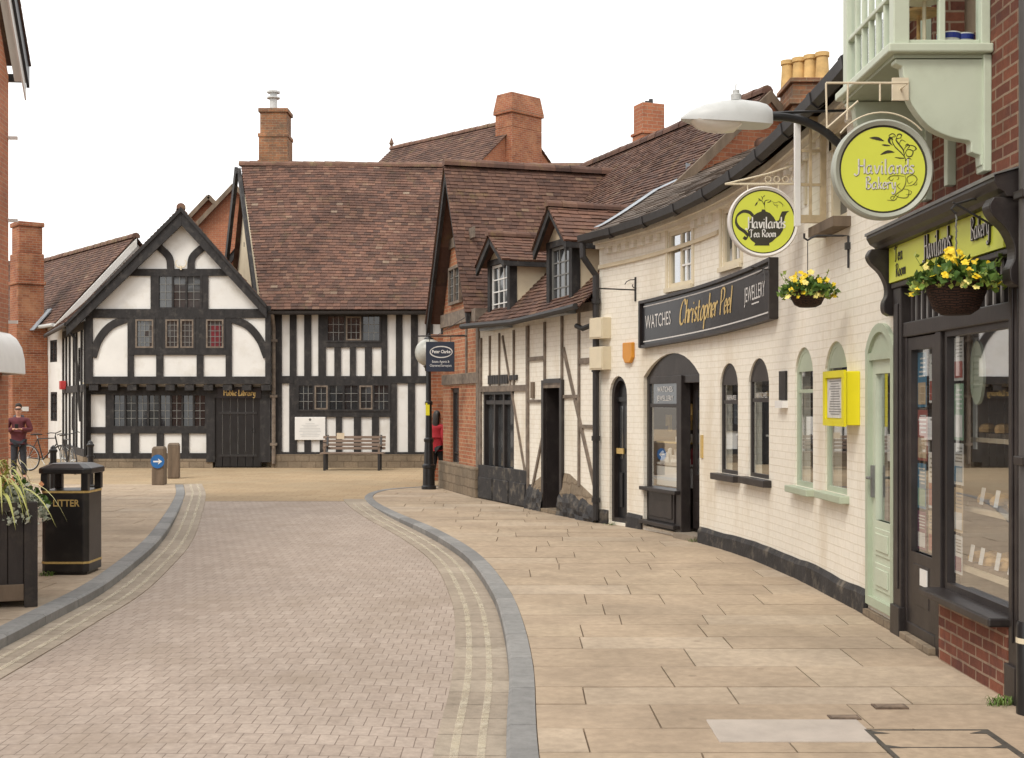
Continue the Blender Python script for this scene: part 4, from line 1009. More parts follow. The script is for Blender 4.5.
for h, i in ((gw1,0),(gw2,1)):
    wo = window(cs, CF, *h, dep=.05, fw=.05, th=.03, fmat=M['sage'], gmat=M['glass'], hb=(.70,), bw=.035, head=M['sage'])
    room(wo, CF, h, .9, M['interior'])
    f = CF.rig((h[0]+h[1])/2); hw = (h[1]-h[0])/2
    k = MB(f); k.box(-hw-.07,hw+.07,-.11,.09,h[2]-.07,h[2]-.002); k.build('sill', M['sage'], wo, bev=.008)
    k = MB(f)
    if i == 0:                                     # net curtain drawn to one side
        vs = []; n = 16
        for j in range(n+1):
            x = -hw*.1+hw*.95*j/n; d = -.24+.03*math.sin(j*1.7); vs += [(x,d,h[2]+.05),(x-hw*.25*(j/n),d,h[3]-.35)]
        k.add(vs, [(2*j,2*j+2,2*j+3,2*j+1) for j in range(n)]); k.build('net_curtain', M['lace'], wo)
    else:
        k.box(-hw*.8,hw*.6,-.3,-.28,h[2]+.35,h[2]+.62); k.build('net_curtain', M['lace'], wo); k = MB(f); k.box(-hw*.8,hw*.8,-.32,-.2,h[2]+.05,h[2]+.28); k.build('red_cushion', mat('pink_red_cloth',(.3,.09,.09),.9), wo)
for h, i in ((bw1,0),(bw2,1)):
    wo = window(cs, CF, *h, dep=.05, fw=.045, th=.03, fmat=M['brown_paint'], gmat=M['glass'], hb=(.66,), bw=.045, head=M['brown_paint'])
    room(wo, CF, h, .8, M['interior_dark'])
    f = CF.rig((h[0]+h[1])/2); hw = (h[1]-h[0])/2
    k = MB(f); k.box(-hw-.09,hw+.09,-.09,.10,h[2]-.08,h[2]-.002); k.build('sill', M['brown_paint'], wo, bev=.008)
    k = MB(f); k.box(-hw,hw,-.5,-.2,h[2]+.45,h[2]+.47); k.build('display_shelf', M['white_paint'], wo)
    k = MB(f); k.box(-hw*.75,hw*.1 if i else -hw*.2,-.6,-.58,h[2]+.5,h[3]-.4); k.build('curtain', M['red_cloth'] if i else M['lace'], wo)
    k = MB(f)
    for x in (-.1,.02,.12): k.lathe([(.03,h[2]+.47),(.035,h[2]+.5),(.012,h[2]+.56),(.0,h[2]+.57)], (x,-.3,0), 10)
    k.build('jewellery_stands', M['gold'], wo, kind='stuff')
    k = MB(f); g = lambda x,y,z,f=f,h=h: f(-x,-.03+z,h[3]-.46+y)
    k = MB(g); letters(k, 'WATCHES' if i else 'REPAIRS', 0, .02, .085); k.build('window_lettering', M['pale_letter'], wo)
# jeweller's arched shop front
jo = MB(CF.rig((jf[0]+jf[1])/2)); J = (jf[0]+jf[1])/2; hw = (jf[1]-jf[0])/2; sp = jf[3]-jf[4]
f = CF.rig(J)
js = tag(thing('x','x','x',(0,0,0)),None) if False else None
arc = arch(-hw+.0,hw,sp,jf[4],12)
k = MB(f); k.prism(arc, -.14, -.03); fr_ = k.build('arched_shopfront', M['brown_paint'], cs)
xd = -hw+ (2*hw)*.36                                # door on the near side, window on the far side
k = MB(f)
for x0,x1 in ((-hw,-hw+.07),(xd-.05,xd+.09),(hw-.07,hw)): k.box(x0,x1,-.13,-.02 if x1-x0 < .1 else .01,.06,sp)
k.box(-hw+.07,hw-.07,-.13,-.025,sp-.10,sp); k.box(xd+.09,hw-.07,-.12,-.03,sp-.42,sp-.37); k.build('frame', M['brown_paint'], fr_, bev=.006)
zs = CF.z_at(660,488)
k = MB(f); k.box(xd-.02,hw+.03,-.13,.09,zs-.05,zs); k.build('sill', M['brown_paint'], fr_, bev=.006)
k = MB(f); k.box(xd+.09,hw,-.13,-.02,.06,zs-.05); 
for q_ in (((xd+.18,hw-.1,.16,.50)),((xd+.18,hw-.1,.55,zs-.12))): k.box(q_[0],q_[1],-.02,.0,q_[2],q_[3]); k.box(q_[0]+.05,q_[1]-.05,.0,.012,q_[2]+.05,q_[3]-.05)
k.box(xd-.0,hw+.02,-.1,.1,.10,.15); k.build('stall_riser', M['brown_paint'], fr_, bev=.005)
k = MB(f); k.quad((xd+.09,-.045,zs),(hw-.07,-.045,zs),(hw-.07,-.045,sp-.42),(xd+.09,-.045,sp-.42)); k.build('shop_pane', M['glass'], fr_)
k = MB(f); k.quad((xd+.09,-.045,sp-.37),(hw-.07,-.045,sp-.37),(hw-.07,-.045,sp-.1),(xd+.09,-.045,sp-.1)); k.build('fanlight', M['pane_dim'], fr_)
k = MB(lambda x,y,z: f((xd+hw)/2-x,-.038+z,sp-.24+y)); letters(k,'WATCHES',0,.03,.10); k.build('window_lettering', M['pale_letter'], fr_); k = MB(k.f); letters(k,'JEWELLERY',0,-.09,.10); k.build('window_lettering', M['pale_letter'], fr_)
room(fr_, CF, jf, 1.2, M['interior'], z0=0, z1=jf[3])
k = MB(f); k.box(xd+.12,hw-.02,-.75,-.16,zs+.30,zs+.33); k.box(xd+.12,hw-.02,-.75,-.15,zs+.02,zs+.28); k.build('display_step', M['white_paint'], fr_)
k = MB(f)
for i in range(46):
    x, d = R.uniform(xd+.18,hw-.1), R.uniform(-.5,-.12); h_ = R.uniform(.05,.18); k.lathe([(.03,zs+.33),(.035,zs+.35),(.018,zs+.35+h_*.6),(.022,zs+.35+h_),(0,zs+.36+h_)], (x,d,0), 8)
k.build('jewellery_stands', M['pale_letter'], fr_, kind='stuff')
k = MB(f)
for i in range(16):
    x, z = R.uniform(xd+.15,hw-.1), R.uniform(zs+.75,zs+1.3); dq = R.uniform(-.55,-.2); rq = R.uniform(.025,.06); k.box(x-rq,x+rq,dq-.02,dq+.02,z-rq*1.3,z+rq*1.3)
k.box(xd+.12,hw-.02,-.6,-.15,zs+.60,zs+.62); k.build('gilt_clocks', M['gold'], fr_, kind='stuff')
k = MB(f); k.box(xd+.2,xd+.5,-.8,-.75,zs+.4,sp-.4); k.build('back_panel', mat('oxblood_panel',(.22,.05,.035),.6,.3,6), fr_)
k = MB(f)
for i in range(14): x, d, h_ = xd+.16+.03*i, R.uniform(-.5,-.15), R.uniform(.06,.14); k.box(x-.02,x+.02,d-.02,d+.02,zs+.62,zs+.62+h_)
k.build('jewel_boxes', M['pale_letter'], fr_, kind='stuff')
k = MB(f)
for i in range(9): x, d = xd+.18+.045*i, R.uniform(-.5,-.2); k.lathe([(.03,zs+.33),(.03,zs+.40),(.05,zs+.46),(.02,zs+.54),(0,zs+.55)], (x,d,0), 10)
k.build('velvet_busts', M['red_cloth'], fr_, kind='stuff')
# half-glazed door
x0, x1 = -hw+.07, xd-.05; dd = -.16
k = MB(f); ring(k, outline(x0,x1,.12,sp-.1), outline(x0+.07,x1-.07,.82,sp-.2), dd-.04, dd); k.box(x0+.08,x1-.08,dd,dd+.012,.22,.46); k.box(x0+.08,x1-.08,dd,dd+.012,.52,.74)
do = k.build('door', M['brown_paint'], fr_)
k = MB(f); k.quad((x0+.07,dd-.02,.82),(x1-.07,dd-.02,.82),(x1-.07,dd-.02,sp-.2),(x0+.07,dd-.02,sp-.2)); k.build('pane', M['glass'], do)
k = MB(f)
for i in range(1,6): x = x0+.07+(x1-x0-.14)*i/6; k.tube([(x+.02*math.sin(z*9+i),dd-.05,.85+z*(sp-1.08)) for z in [j/10 for j in range(11)]],.006,5)
k.build('door_grille', M['lead_grey'], do)
k = MB(f); k.box(x0+.09,x0+.12,dd,dd+.05,1.0,1.25); k.build('door_handle', M['gold'], do)
k = MB(f); k.quad((x0+.02,dd+.003,1.45),(x0+.13,dd+.003,1.45),(x0+.13,dd+.003,1.62),(x0+.02,dd+.003,1.62)); k.build('sticker', M['white_paint'], do)
k = MB(f); k.box(x0-.05,x1+.05,-.2,.10,-.02,.07); k.build('doorstep', M['concrete'], fr_)
# narrow black door
f = CF.rig((nd[0]+nd[1])/2); hw = (nd[1]-nd[0])/2; sp = nd[3]-nd[4]
k = MB(f); O = outline(-hw,hw,nd[2],nd[3],nd[4]); I = outline(*inset(-hw,hw,nd[2],nd[3],nd[4],.06)); ring(k,O,I,-.14,-.04); do = k.build('arched_door', M['brown_paint'], cs)
k = MB(f); k.prism(outline(-hw+.05,hw-.05,nd[2],nd[3]-.04,nd[4]-.02), -.15, -.11); k.box(-hw+.12,-.03,-.11,-.09,.25,.75); k.box(.03,hw-.12,-.11,-.09,.25,.75); k.box(-hw+.06,hw-.06,-.11,-.085,sp-.09,sp-.02); k.build('door_leaf', M['black_gloss'], do, bev=.004)
k = MB(f)
for x0,x1 in ((-hw+.12,-.03),(.03,hw-.12)): k.quad((x0,-.105,.95),(x1,-.105,.95),(x1,-.105,sp-.15),(x0,-.105,sp-.15))
k.build('pane', M['pane_dim'], do)
k = MB(f); k.box(-.02,.16,-.09,-.07,1.02,1.10); k.build('brass_letterbox', M['gold'], do)
# sage green glazed door nearest the bakery
h = gdoor; f_0 = CF.rig((h[0]+h[1])/2); f = lambda x,d,z: f_0(x,d+.055,z); hw = (h[1]-h[0])/2; sp = h[3]-h[4]
k = MB(f); ring(k, outline(-hw,hw,h[2],h[3],h[4]), outline(*inset(-hw,hw,h[2],h[3],h[4],.07)), -.12, -.02); do = k.build('green_door', M['sage'], cs)
k = MB(f); k.prism(arch(-hw+.06,hw-.06,sp-.03,h[4]-.02,10), -.10, -.045); k.box(-hw+.05,hw-.05,-.1,-.03,sp-.09,sp-.03); k.build('head_panel', M['sage'], do)
k = MB(f); x0,x1 = -hw+.07,hw-.07; ring(k, outline(x0,x1,.13,sp-.09), outline(x0+.09,x1-.09,.80,sp-.2), -.11, -.06); k.box(x0+.0,x1-.0,-.10,-.062,.13,.80)
for z0_,z1_ in ((.24,.46),(.52,.74)): k.box(x0+.1,x1-.1,-.06,-.05,z0_,z1_); k.box(x0+.14,x1-.14,-.05,-.04,z0_+.04,z1_-.04)
lf = k.build('door_leaf', M['sage_pale'], do, bev=.004)
k = MB(f); k.quad((x0+.09,-.09,.8),(x1-.09,-.09,.8),(x1-.09,-.09,sp-.2),(x0+.09,-.09,sp-.2)); k.build('pane', M['glass'], lf)
k = MB(f); k.box(x1-.07,x1-.03,-.06,-.035,.98,1.24); k.tube([(x1-.05,-.04,1.14),(x1-.05,-.0,1.14),(x1-.13,.0,1.14)],.012,6); k.build('door_handle', M['lead_grey'], lf)
k = MB(f); k.quad((x0+.12,-.14,1.28),(x1-.14,-.14,1.28),(x1-.14,-.14,1.5),(x0+.12,-.14,1.5)); k.build('door_notice', M['white_paint'], lf)
k = MB(f); k.box(-hw+.0,hw,-.2,.0,-.02,.055); k.box(-hw+.06,hw-.06,-.2,-.06,.05,.13); k.build('doorstep', M['stone'], do)
room(do, CF, h, 1.2, M['interior'], z0=.0, x0=-hw, x1=hw)
# roof: eave follows the curve, ridge set back
def crf(u, v, h):
    f_ = max(0,min(1,u/CL)); pt_ = rad(43-18*f_); e = ez(u)
    return CF.W(u, .27-v*math.cos(pt_)+h*math.sin(pt_), e+.02+v*math.sin(pt_)+h*math.cos(pt_))
LV = 4.6
def clim(v): return (-.3, CL+.06+1.30*max(0,min(1,(v-.4)/2.0)))
m = MB(); tiles(m, crf, 0, LV, clim, .28, .19, .014); m.build('roof', M['slate'], cs)
m = MB(); rl = [crf(-.3+(CL+1.7)*i/10,LV,.02) for i in range(11)]
for a,b in zip(rl,rl[1:]): ridge(m, a, b, .12)
for a,b in zip(rl,rl[1:]): m.quad(a,b,(b.x+3.5,b.y+.3,b.z-3),(a.x+3.5,a.y+.3,a.z-3)); m.quad((a.x+3.5,a.y+.3,0),(b.x+3.5,b.y+.3,0),(b.x+3.5,b.y+.3,b.z-3),(a.x+3.5,a.y+.3,a.z-3))
m.build('rear_roof', M['ridge_tile'], cs)
m = MB(); e0 = CF.W(CL,.0,0)
m.add([e0+Vector((0,0,3.1)),e0+Vector((0,0,EZ1)),CF.W(CL,-3,5.5),CF.W(CL,-5,4),CF.W(CL,-5,0),CF.W(CL,-3,0)],[(0,1,2,3,4,5)]); m.build('end_wall', M['cream_render'], cs)
# stepped lead flashing against the cottage gable
fl = MB(); st = .18
for i in range(23):
    v = .25+i*st; ua, ub = clim(v)[1], clim(v+st)[1]; up = Vector((0,0,.10 if v > 3.1 else .004))
    a_, b_, c_, d_ = crf(ua-.13,v,.035), crf(ub-.13,v+st,.035), crf(ub-.0,v+st,.045), crf(ua-.0,v,.045)
    fl.add([a_,b_,c_,d_],[(0,1,2,3)]); fl.add([d_,c_,c_+up,d_+up+Vector((0,0,.10 if v > 3.1 else 0))],[(0,1,2,3)])
fl.build('lead_flashing', M['lead'], cs)
g = MB(CF.W); g.sweep([(.20,.03),(.215,-.06),(.27,-.10),(.325,-.06),(.34,.03),(.31,.03),(.27,-.05),(.23,.03)], -.3, CL+.08, 40, ez); g.build('gutter_pipe', M['iron'], cs)
g = MB(CF.W); x = .4
while x < CL: g.sweep([(.19,.03),(.205,-.07),(.27,-.115),(.335,-.07),(.35,.03)], x, x+.10, 1, ez); x += 1.0
g.build('gutter_joint', M['iron'], cs, kind='stuff')
x = CF.s_at(600.5); zt_ = ez(CL)
g = MB(CF.W); g.tube([(x+.06,.27,zt_-.08),(x+.05,.27,zt_-.28),(x+.0,.08,zt_-.55),(x+.0,.08,.04)], .05, 10)
for z in (3.2,2.2,1.2,.3): g.lathe([(.065,z),(.065,z+.07)], (x,.08,0), 10)
g.build('downpipe', M['iron'], cs)
g = MB(CF.W); g.tube([(x+.02,.1,2.9),(x+.3,.12,2.85),(x+.45,.14,2.9)],.04); g.build('waste_pipe', M['iron'], cs)
ck = MB(); ck.box(4.62,5.40,20.9,21.9,5.4,6.66); ck.box(4.56,5.46,20.84,21.96,6.66,6.76); ck.box(4.62,5.40,20.9,21.9,6.76,7.02); ck.box(4.57,5.45,20.85,21.95,7.02,7.1); co_ = ck.build('chimney', M['old_chimney'], cs, bev=.015)
for i in range(4):
    p = MB(); p.lathe([(.125,7.08),(.11,7.3),(.10,7.50),(.12,7.51),(.12,7.58),(.09,7.58)], (4.70+.155*i,21.65-.17*i,0), 14); p.build('chimney_pot', M['pot'], co_, smooth=True)
# fittings on the cream wall
def small(name, label, cat, mb, mt, bev=.006, group=None): return tag(mb.build(name, mt, None, bev=bev), label, cat, group)
for i,(r,lab) in enumerate((((598,610.5,318,339),'upper cream meter box above its twin beside the black downpipe'),((598,610.5,347,370),'lower cream meter box beneath its twin beside the black downpipe'))):
    a,b,z0,z1 = CF.rect(*r); k = MB(CF.W); k.box(a-.02,b,.0,.15,z0,z1); k.box(a-.005,b-.015,.15,.16,z0+.02,z1-.02); small('meter_box', lab, 'meter box', k, CP, group='cream meter boxes')
a,b,z0,z1 = CF.rect(623,632.5,342.5,363,.04); k = MB(CF.rig((a+b)/2)); hh = (b-a)/2; k.prism([(-hh,z0+.08),(-hh+.06,z0),(hh-.06,z0),(hh,z0+.08),(hh,z1),(-hh,z1)],0,.055)
small('alarm_box', 'orange burglar alarm box on the cream wall above the narrow black door', 'alarm box', k, mat('orange_alarm_plastic',(.60,.25,.02),.4,.08), .012)
a,b,z0,z1 = CF.rect(781,787.5,371,405); k = MB(CF.W); k.box(a,b,0,.025,z0+.05,z1); nb = small('name_plate', 'tall dark plate on cream wall between brown and green windows', 'plate', k, M['black_gloss'], .003)
k = MB(CF.W); k.box(a-.02,b+.02,.0,.06,z0-.03,z0+.045); k.build('plate_foot', M['white_paint'], nb)
a,b,z0,z1 = CF.rect(701.5,703.5,435,458); k = MB(CF.W); k.box(a,b,0,.02,z0,z1); small('brass_plaque','narrow brass plaque on cream wall beside the jeweller door','plaque',k,M['gold'],.002)
# yellow menu case
na = CF.s_at(861); yk = CF.rig(na+.33); k = MB(yk)
bx = thing('menu_case','bright yellow wall case with glazed door mounted on the cream wall','display case',yk(0,0,1.5))
k.box(-.31,.31,0,.12,1.56,2.02); k.build('case_body', M['yellow'], bx, bev=.008)
k = MB(yk); ring(k, outline(-.32,.32,1.55,2.03), outline(-.25,.25,1.61,1.97), .122, .145); k.build('case_door', M['yellow'], bx)
k = MB(yk); k.box(-.24,.24,.121,.126,1.62,1.96); me_ = k.build('menu_sheet', M['lace'], bx)
k = MB(lambda x,y,z: yk(-x,.128+z,1.62+y))
for i in range(14):
    wd_ = R.uniform(.10,.19); k.add([(-wd_,.03+i*.022,0),(wd_,.03+i*.022,0),(wd_,.037+i*.022,0),(-wd_,.037+i*.022,0)],[(0,1,2,3)])
k.build('menu_print', M['lead_grey'], me_)
# jeweller's curved fascia
s0,s1 = CF.s_at(769.5,.10)+.02, CF.s_at(638.5,.10); zc = (CF.z_at(770,262,.07)+CF.z_at(770,315,.07))/2; zf_ = (CF.z_at(638.5,305,.07)+CF.z_at(638.5,345,.07))/2
mid = (s0+s1)/2
def zl(s_): return zc+(zf_-zc)*(s_-s0)/(s1-s0)
hb = .285
js = thing('jeweller_sign','long curved black shop fascia with gold script on the cream wall','shop sign',CF.W(mid,0,zl(mid)))
k = MB(CF.W); k.sweep([(.01,-hb),(.06,-hb),(.06,hb),(.01,hb)], s0+.03, s1-.03, 16, zl); k.build('sign_board', M['sign_black'], js)
k = MB(CF.W); k.sweep([(.0,hb-.0),(.10,hb-.0),(.10,hb+.04),(.0,hb+.04)], s0, s1, 16, zl); k.sweep([(.0,-hb-.04),(.09,-hb-.04),(.09,-hb),(.0,-hb)], s0, s1, 16, zl)
k.box(s0-.01,s0+.03,0,.10,zl(s0)-hb-.03,zl(s0)+hb+.035); k.box(s1-.03,s1+.01,0,.10,zl(s1)-hb-.03,zl(s1)+hb+.035); k.build('sign_frame', M['brown_paint'], js)
k = MB(CF.W)
for e in (-1,1): k.sweep([(.062,e*(hb-.045)-.008),(.064,e*(hb-.045)-.008),(.064,e*(hb-.045)+.008),(.062,e*(hb-.045)+.008)], s0+.07, s1-.07, 16, zl)
k.build('sign_line', M['pale_letter'], js)
W_ = s1-s0
SG = lambda x,y,z: CF.W(mid-x,.066+z,zl(mid-x)+y)
k = MB(SG); letters(k,'WATCHES',-W_*.38,-.07,.26,sx=.62); k.build('sign_lettering', M['pale_letter'], js)
k = MB(SG); letters(k,'JEWELLERY',W_*.355,-.05,.24,sx=.60); k.quad((W_*.33,-.10,0),(W_*.39,-.10,0),(W_*.39,-.085,0),(W_*.33,-.085,0)); k.build('sign_lettering', M['pale_letter'], js)
k = MB(SG); script(k,'Christopher Peel',W_*-.035,-.10,.165,.06,.26,.5,.28,sx=.82,sp=.17); k.build('sign_script', M['gold'], js)
# small empty scroll bracket by the upper corner
bx_ = CF.s_at(636); bz_ = CF.z_at(636,290); k = MB(CF.W)
k.box(bx_-.012,bx_+.012,0,.02,bz_-.16,bz_+.18); k.tube([(bx_,.02,bz_),(bx_,.62,bz_)],.010,6); k.tube([(bx_,.02+.16*(1-t/8)*math.cos(t),bz_+.07+.09*(1-t/9)*math.sin(t)) for t in [i*.5 for i in range(14)]],.007,5)
tag(k.build('scroll_bracket', M['iron']), 'empty iron scroll bracket on cream wall left of the black fascia', 'bracket')
# ================================================================== BAKERY
bk = thing('bakery_shop', 'red brick bakery with dark shopfront and pale green oriel bay at the right edge', 'shop', (4,7,0))
WB = BF.W
shop = (7.46,9.62,.0,3.0); bayh = (7.97,8.91,4.12,6.4)
w = MB(WB); wall(w, 0, 9.72, 0, 8.6, [shop, bayh], .22); w.quad((9.72,0,0),(9.72,-6,0),(9.72,-6,8.6),(9.72,0,8.6)); w.quad((0,0,0),(0,-6,0),(0,-6,8.6),(0,0,8.6)); w.quad((0,0,8.6),(9.72,0,8.6),(9.72,-6,8.6),(0,-6,8.6)); w.quad((0,-6,0),(9.72,-6,0),(9.72,-6,8.6),(0,-6,8.6)); w.build('wall', M['bakery_brick'], bk)
BP = M['brown_paint']
def bx(name, mt, parent, *bs, bev=.006):
    k = MB(WB)
    for b in bs: k.box(*b)
    return k.build(name, mt, parent, bev=bev)
sf = bx('shopfront', BP, bk, (7.46,9.515,-.12,.03,2.24,2.35), bev=.008)
for a_, b_ in ((9.51,9.70),(7.35,7.48)):
    pd = .045 if a_ > 9 else .035; bx('pilaster', BP, sf, (a_,b_,-.12,pd,.0,2.62)); bx('pilaster_base', BP, sf, (a_-.015,b_+.015,-.1,pd+.02,-.02,.22)); bx('pilaster_panel', BP, sf, (a_+.05,b_-.05,pd,pd+.01,.35,2.5))
bx('mullion', BP, sf, (8.70,8.81,-.12,.022,0,2.24)); bx('door_jamb', BP, sf, (9.45,9.515,-.12,.02,0,2.24))
bx('stall_riser', M['bakery_brick'], sf, (7.48,8.68,-.12,.04,-.02,.43), bev=0)
bx('sill', BP, sf, (7.46,8.74,-.12,.16,.43,.485), bev=.012)
k = MB(WB); ring(k, outline(7.48,8.68,.485,2.24), outline(7.53,8.63,.53,2.20), -.06, .0); wf = k.build('window_frame', BP, sf)
k = MB(WB); k.quad((7.53,-.03,.53),(8.63,-.03,.53),(8.63,-.03,2.2),(7.53,-.03,2.2)); k.build('shop_pane', M['glass'], sf)
WD = lambda x,d,z: WB(x,d+.04,z)
k = MB(WD); ring(k, outline(8.82,9.45,.13,2.23), outline(8.91,9.37,.66,2.14), -.08, -.03); k.box(8.91,9.37,-.07,-.04,.21,.66); k.box(8.97,9.31,-.04,-.025,.28,.58); dr = k.build('door', BP, sf, bev=.004)
k = MB(WD); k.quad((8.91,-.06,.66),(9.37,-.06,.66),(9.37,-.06,2.14),(8.91,-.06,2.14)); k.build('pane', M['glass'], dr)
k = MB(WD); k.box(8.99,9.14,-.025,-.018,.44,.56); k.build('door_notice', M['white_paint'], dr)
bx('doorstep', M['stone'], sf, (8.80,9.47,-.15,.07,-.02,.05)); bx('kick_board', BP, sf, (8.82,9.46,-.1,.02,.05,.13))
x = 7.52
bx('frieze_board', M['lace'], sf, (7.48,9.50,-.05,-.03,2.35,2.66), bev=0)
while x < 9.42: bx('slat', BP, sf, (x,x+.038,-.035,-.005,2.35,2.64), bev=.004); x += .125
bx('fascia_rail', BP, sf, (7.36,9.70,-.1,.06,2.62,2.66))
k = MB(WB); k.sweep([(0,2.93),(.13,2.93),(.145,2.955),(.18,2.975),(.205,3.02),(.205,3.05),(.0,3.11)], 7.25, 9.86, 1); k.build('cornice', BP, sf, bev=.004)
k = MB(WB); k.sweep([(0,3.111),(.208,3.053),(.208,3.04),(.215,3.04),(.215,3.062),(0,3.12)], 7.24, 9.87, 1); k.build('cornice_lead', M['lead_grey'], sf)
bp_ = cr([(.20,2.93,0),(.225,2.88,0),(.20,2.82,0),(.13,2.75,0),(.085,2.66,0),(.08,2.58,0),(.105,2.52,0),(.10,2.45,0),(.06,2.42,0)], 4)
for a_, b_ in ((7.27,7.39),(9.73,9.83)):
    k = MB(WB); P = [(0,2.93)]+[(p.x,p.y) for p in bp_]+[(0,2.42)]; n = len(P)
    k.add([(a_,d,z) for d,z in P]+[(b_,d,z) for d,z in P], [tuple(range(n)),tuple(range(2*n-1,n-1,-1))]+[(i,n+i,n+(i+1)%n,(i+1)%n) for i in range(n)]); k.build('scroll_bracket', BP, sf, bev=.006)
k = MB(WB)
for Q in (((7.47,-2.4,.0),(9.6,-2.4,.0),(9.6,-2.4,2.9),(7.47,-2.4,2.9)),((7.47,-.2,0),(7.47,-2.4,0),(7.47,-2.4,2.9),(7.47,-.2,2.9)),((9.6,-.2,0),(9.6,-2.4,0),(9.6,-2.4,2.9),(9.6,-.2,2.9)),((7.47,-.1,.02),(9.6,-.1,.02),(9.6,-2.4,.02),(7.47,-2.4,.02)),((7.47,-.1,2.9),(9.6,-.1,2.9),(9.6,-2.4,2.9),(7.47,-2.4,2.9))): k.quad(*Q)
k.build('interior', M['interior_warm'], sf)
# what stands in the window: shelves of loaves, cards, posters, an oval board
M['shelf'] = mat('pale_shop_shelf', (.6,.5,.36), .5, .1, 4)
M['loaf'] = mat('baked_crust', (.55,.34,.14), .7, .35, 12, .3, 30)
for z, d0, d1 in ((.66,-.6,-.06),(1.05,-.6,-.12),(1.52,-.6,-.15)): bx('display_shelf', M['shelf'], sf, (7.55,8.62,d0,d1,z-.03,z), bev=0)
for z, d in ((.66,-.22),(1.05,-.28),(1.52,-.3)):
    x = 7.62
    while x < 8.55:
        tr_ = bx('tray', M['wood'], sf, (x,x+.24,d-.2,d+.12,z,z+.03), bev=0); k = MB(WB)
        for i in range(5):
            cx_, cd = x+.05+.04*(i%2)*2+R.uniform(0,.06), d-.14+.055*i; k.lathe([(.0,z+.03),(.045,z+.035),(.05,z+.06),(.035,z+.085),(0,z+.095)], (cx_,cd,0), 8)
        k.build('buns', M['loaf'], tr_, smooth=True, kind='stuff'); x += .27
    x = 7.70
for x, z, d in ((7.72,.70,-.08),(7.93,.70,-.08),(8.2,.70,-.08),(8.38,.70,-.08),(7.8,1.08,-.14),(8.1,1.08,-.14),(8.35,1.08,-.14)):
    k = MB(WB); k.add([(x,d,z),(x+.07,d,z),(x+.07,d-.02,z+.11),(x,d-.02,z+.11)],[(0,1,2,3)]); k.build('price_card', M['white_paint'], sf)
PC = [mat('poster_paper_%s'%n, c, .7, .1, 6) for n, c in (('blue',(.05,.2,.33)),('white',(.62,.62,.6)),('plum',(.16,.03,.09)),('green',(.25,.4,.28)),('red',(.35,.08,.06)),('sand',(.5,.38,.24)))]
def poster(parent, x0, x1, z0, z1, c, d, seed):
    k = MB(WB); k.quad((x0,d,z0),(x1,d,z0),(x1,d,z1),(x0,d,z1)); o = k.build('poster', PC[c], parent)
    rr = random.Random(seed); k = MB(WB); k.quad((x0+.015,d+.003,z0+.02),(x1-.015,d+.003,z0+.02),(x1-.015,d+.003,z0+(z1-z0)*.45),(x0+.015,d+.003,z0+(z1-z0)*.45)); k.build('poster_picture', PC[rr.choice([q for q in range(6) if q != c])], o)
    k = MB(WB)
    for i in range(5):
        e = rr.uniform(.02,(x1-x0)*.4); z = z0+(z1-z0)*(.55+.08*i); k.quad((x0+.02,d+.003,z),(x1-e,d+.003,z),(x1-e,d+.003,z+(z1-z0)*.03),(x0+.02,d+.003,z+(z1-z0)*.03))
    k.build('poster_print', M['lead_grey'] if c in (1,5) else PC[1], o)
i = 0
for x0,x1,z0,z1,c in ((8.44,8.62,1.90,2.19,1),(8.44,8.62,1.5,1.88,3),(8.44,8.62,1.2,1.48,1),(8.45,8.62,.88,1.18,5),(8.46,8.61,.6,.86,1)): poster(sf,x0,x1,z0,z1,c,-.045,i); i += 1
for x0,x1,z0,z1,c in ((9.16,9.36,1.72,2.12,0),(9.14,9.36,1.33,1.70,4),(9.17,9.36,.98,1.31,0),(9.17,9.36,.68,.96,2),(8.93,9.12,1.0,1.4,1),(8.93,9.12,.68,.98,5),(8.93,9.1,1.75,2.1,1)): poster(dr,x0,x1,z0,z1,c,-.035,i); i += 1
k = MB(WB); k.add([(8.36+.12*math.cos(t),-.10,1.95+.21*math.sin(t)) for t in [2*PI*j/24 for j in range(24)]]+[(8.36+.12*math.cos(t),-.12,1.95+.21*math.sin(t)) for t in [2*PI*j/24 for j in range(24)]], [tuple(range(24)),tuple(range(47,23,-1))]+[(j,24+j,24+(j+1)%24,(j+1)%24) for j in range(24)]); ov = k.build('oval_board', M['sage_pale'], sf)
k = MB(lambda x,y,z: WB(8.36-x,-.097+z,1.95+y))
for j, tx in enumerate(('FRESH','BREAD','DAILY')): pass
for y in (.10,.06,.02,-.02,-.06,-.10): k.quad((-.06,y,0),(.06,y,0),(.06,y+.012,0),(-.06,y+.012,0))
k.build('oval_print', M['sage'], ov)
bx('hanging_banner', M['white_paint'], sf, (8.50,8.56,-.16,-.15,1.44,2.19), bev=0)
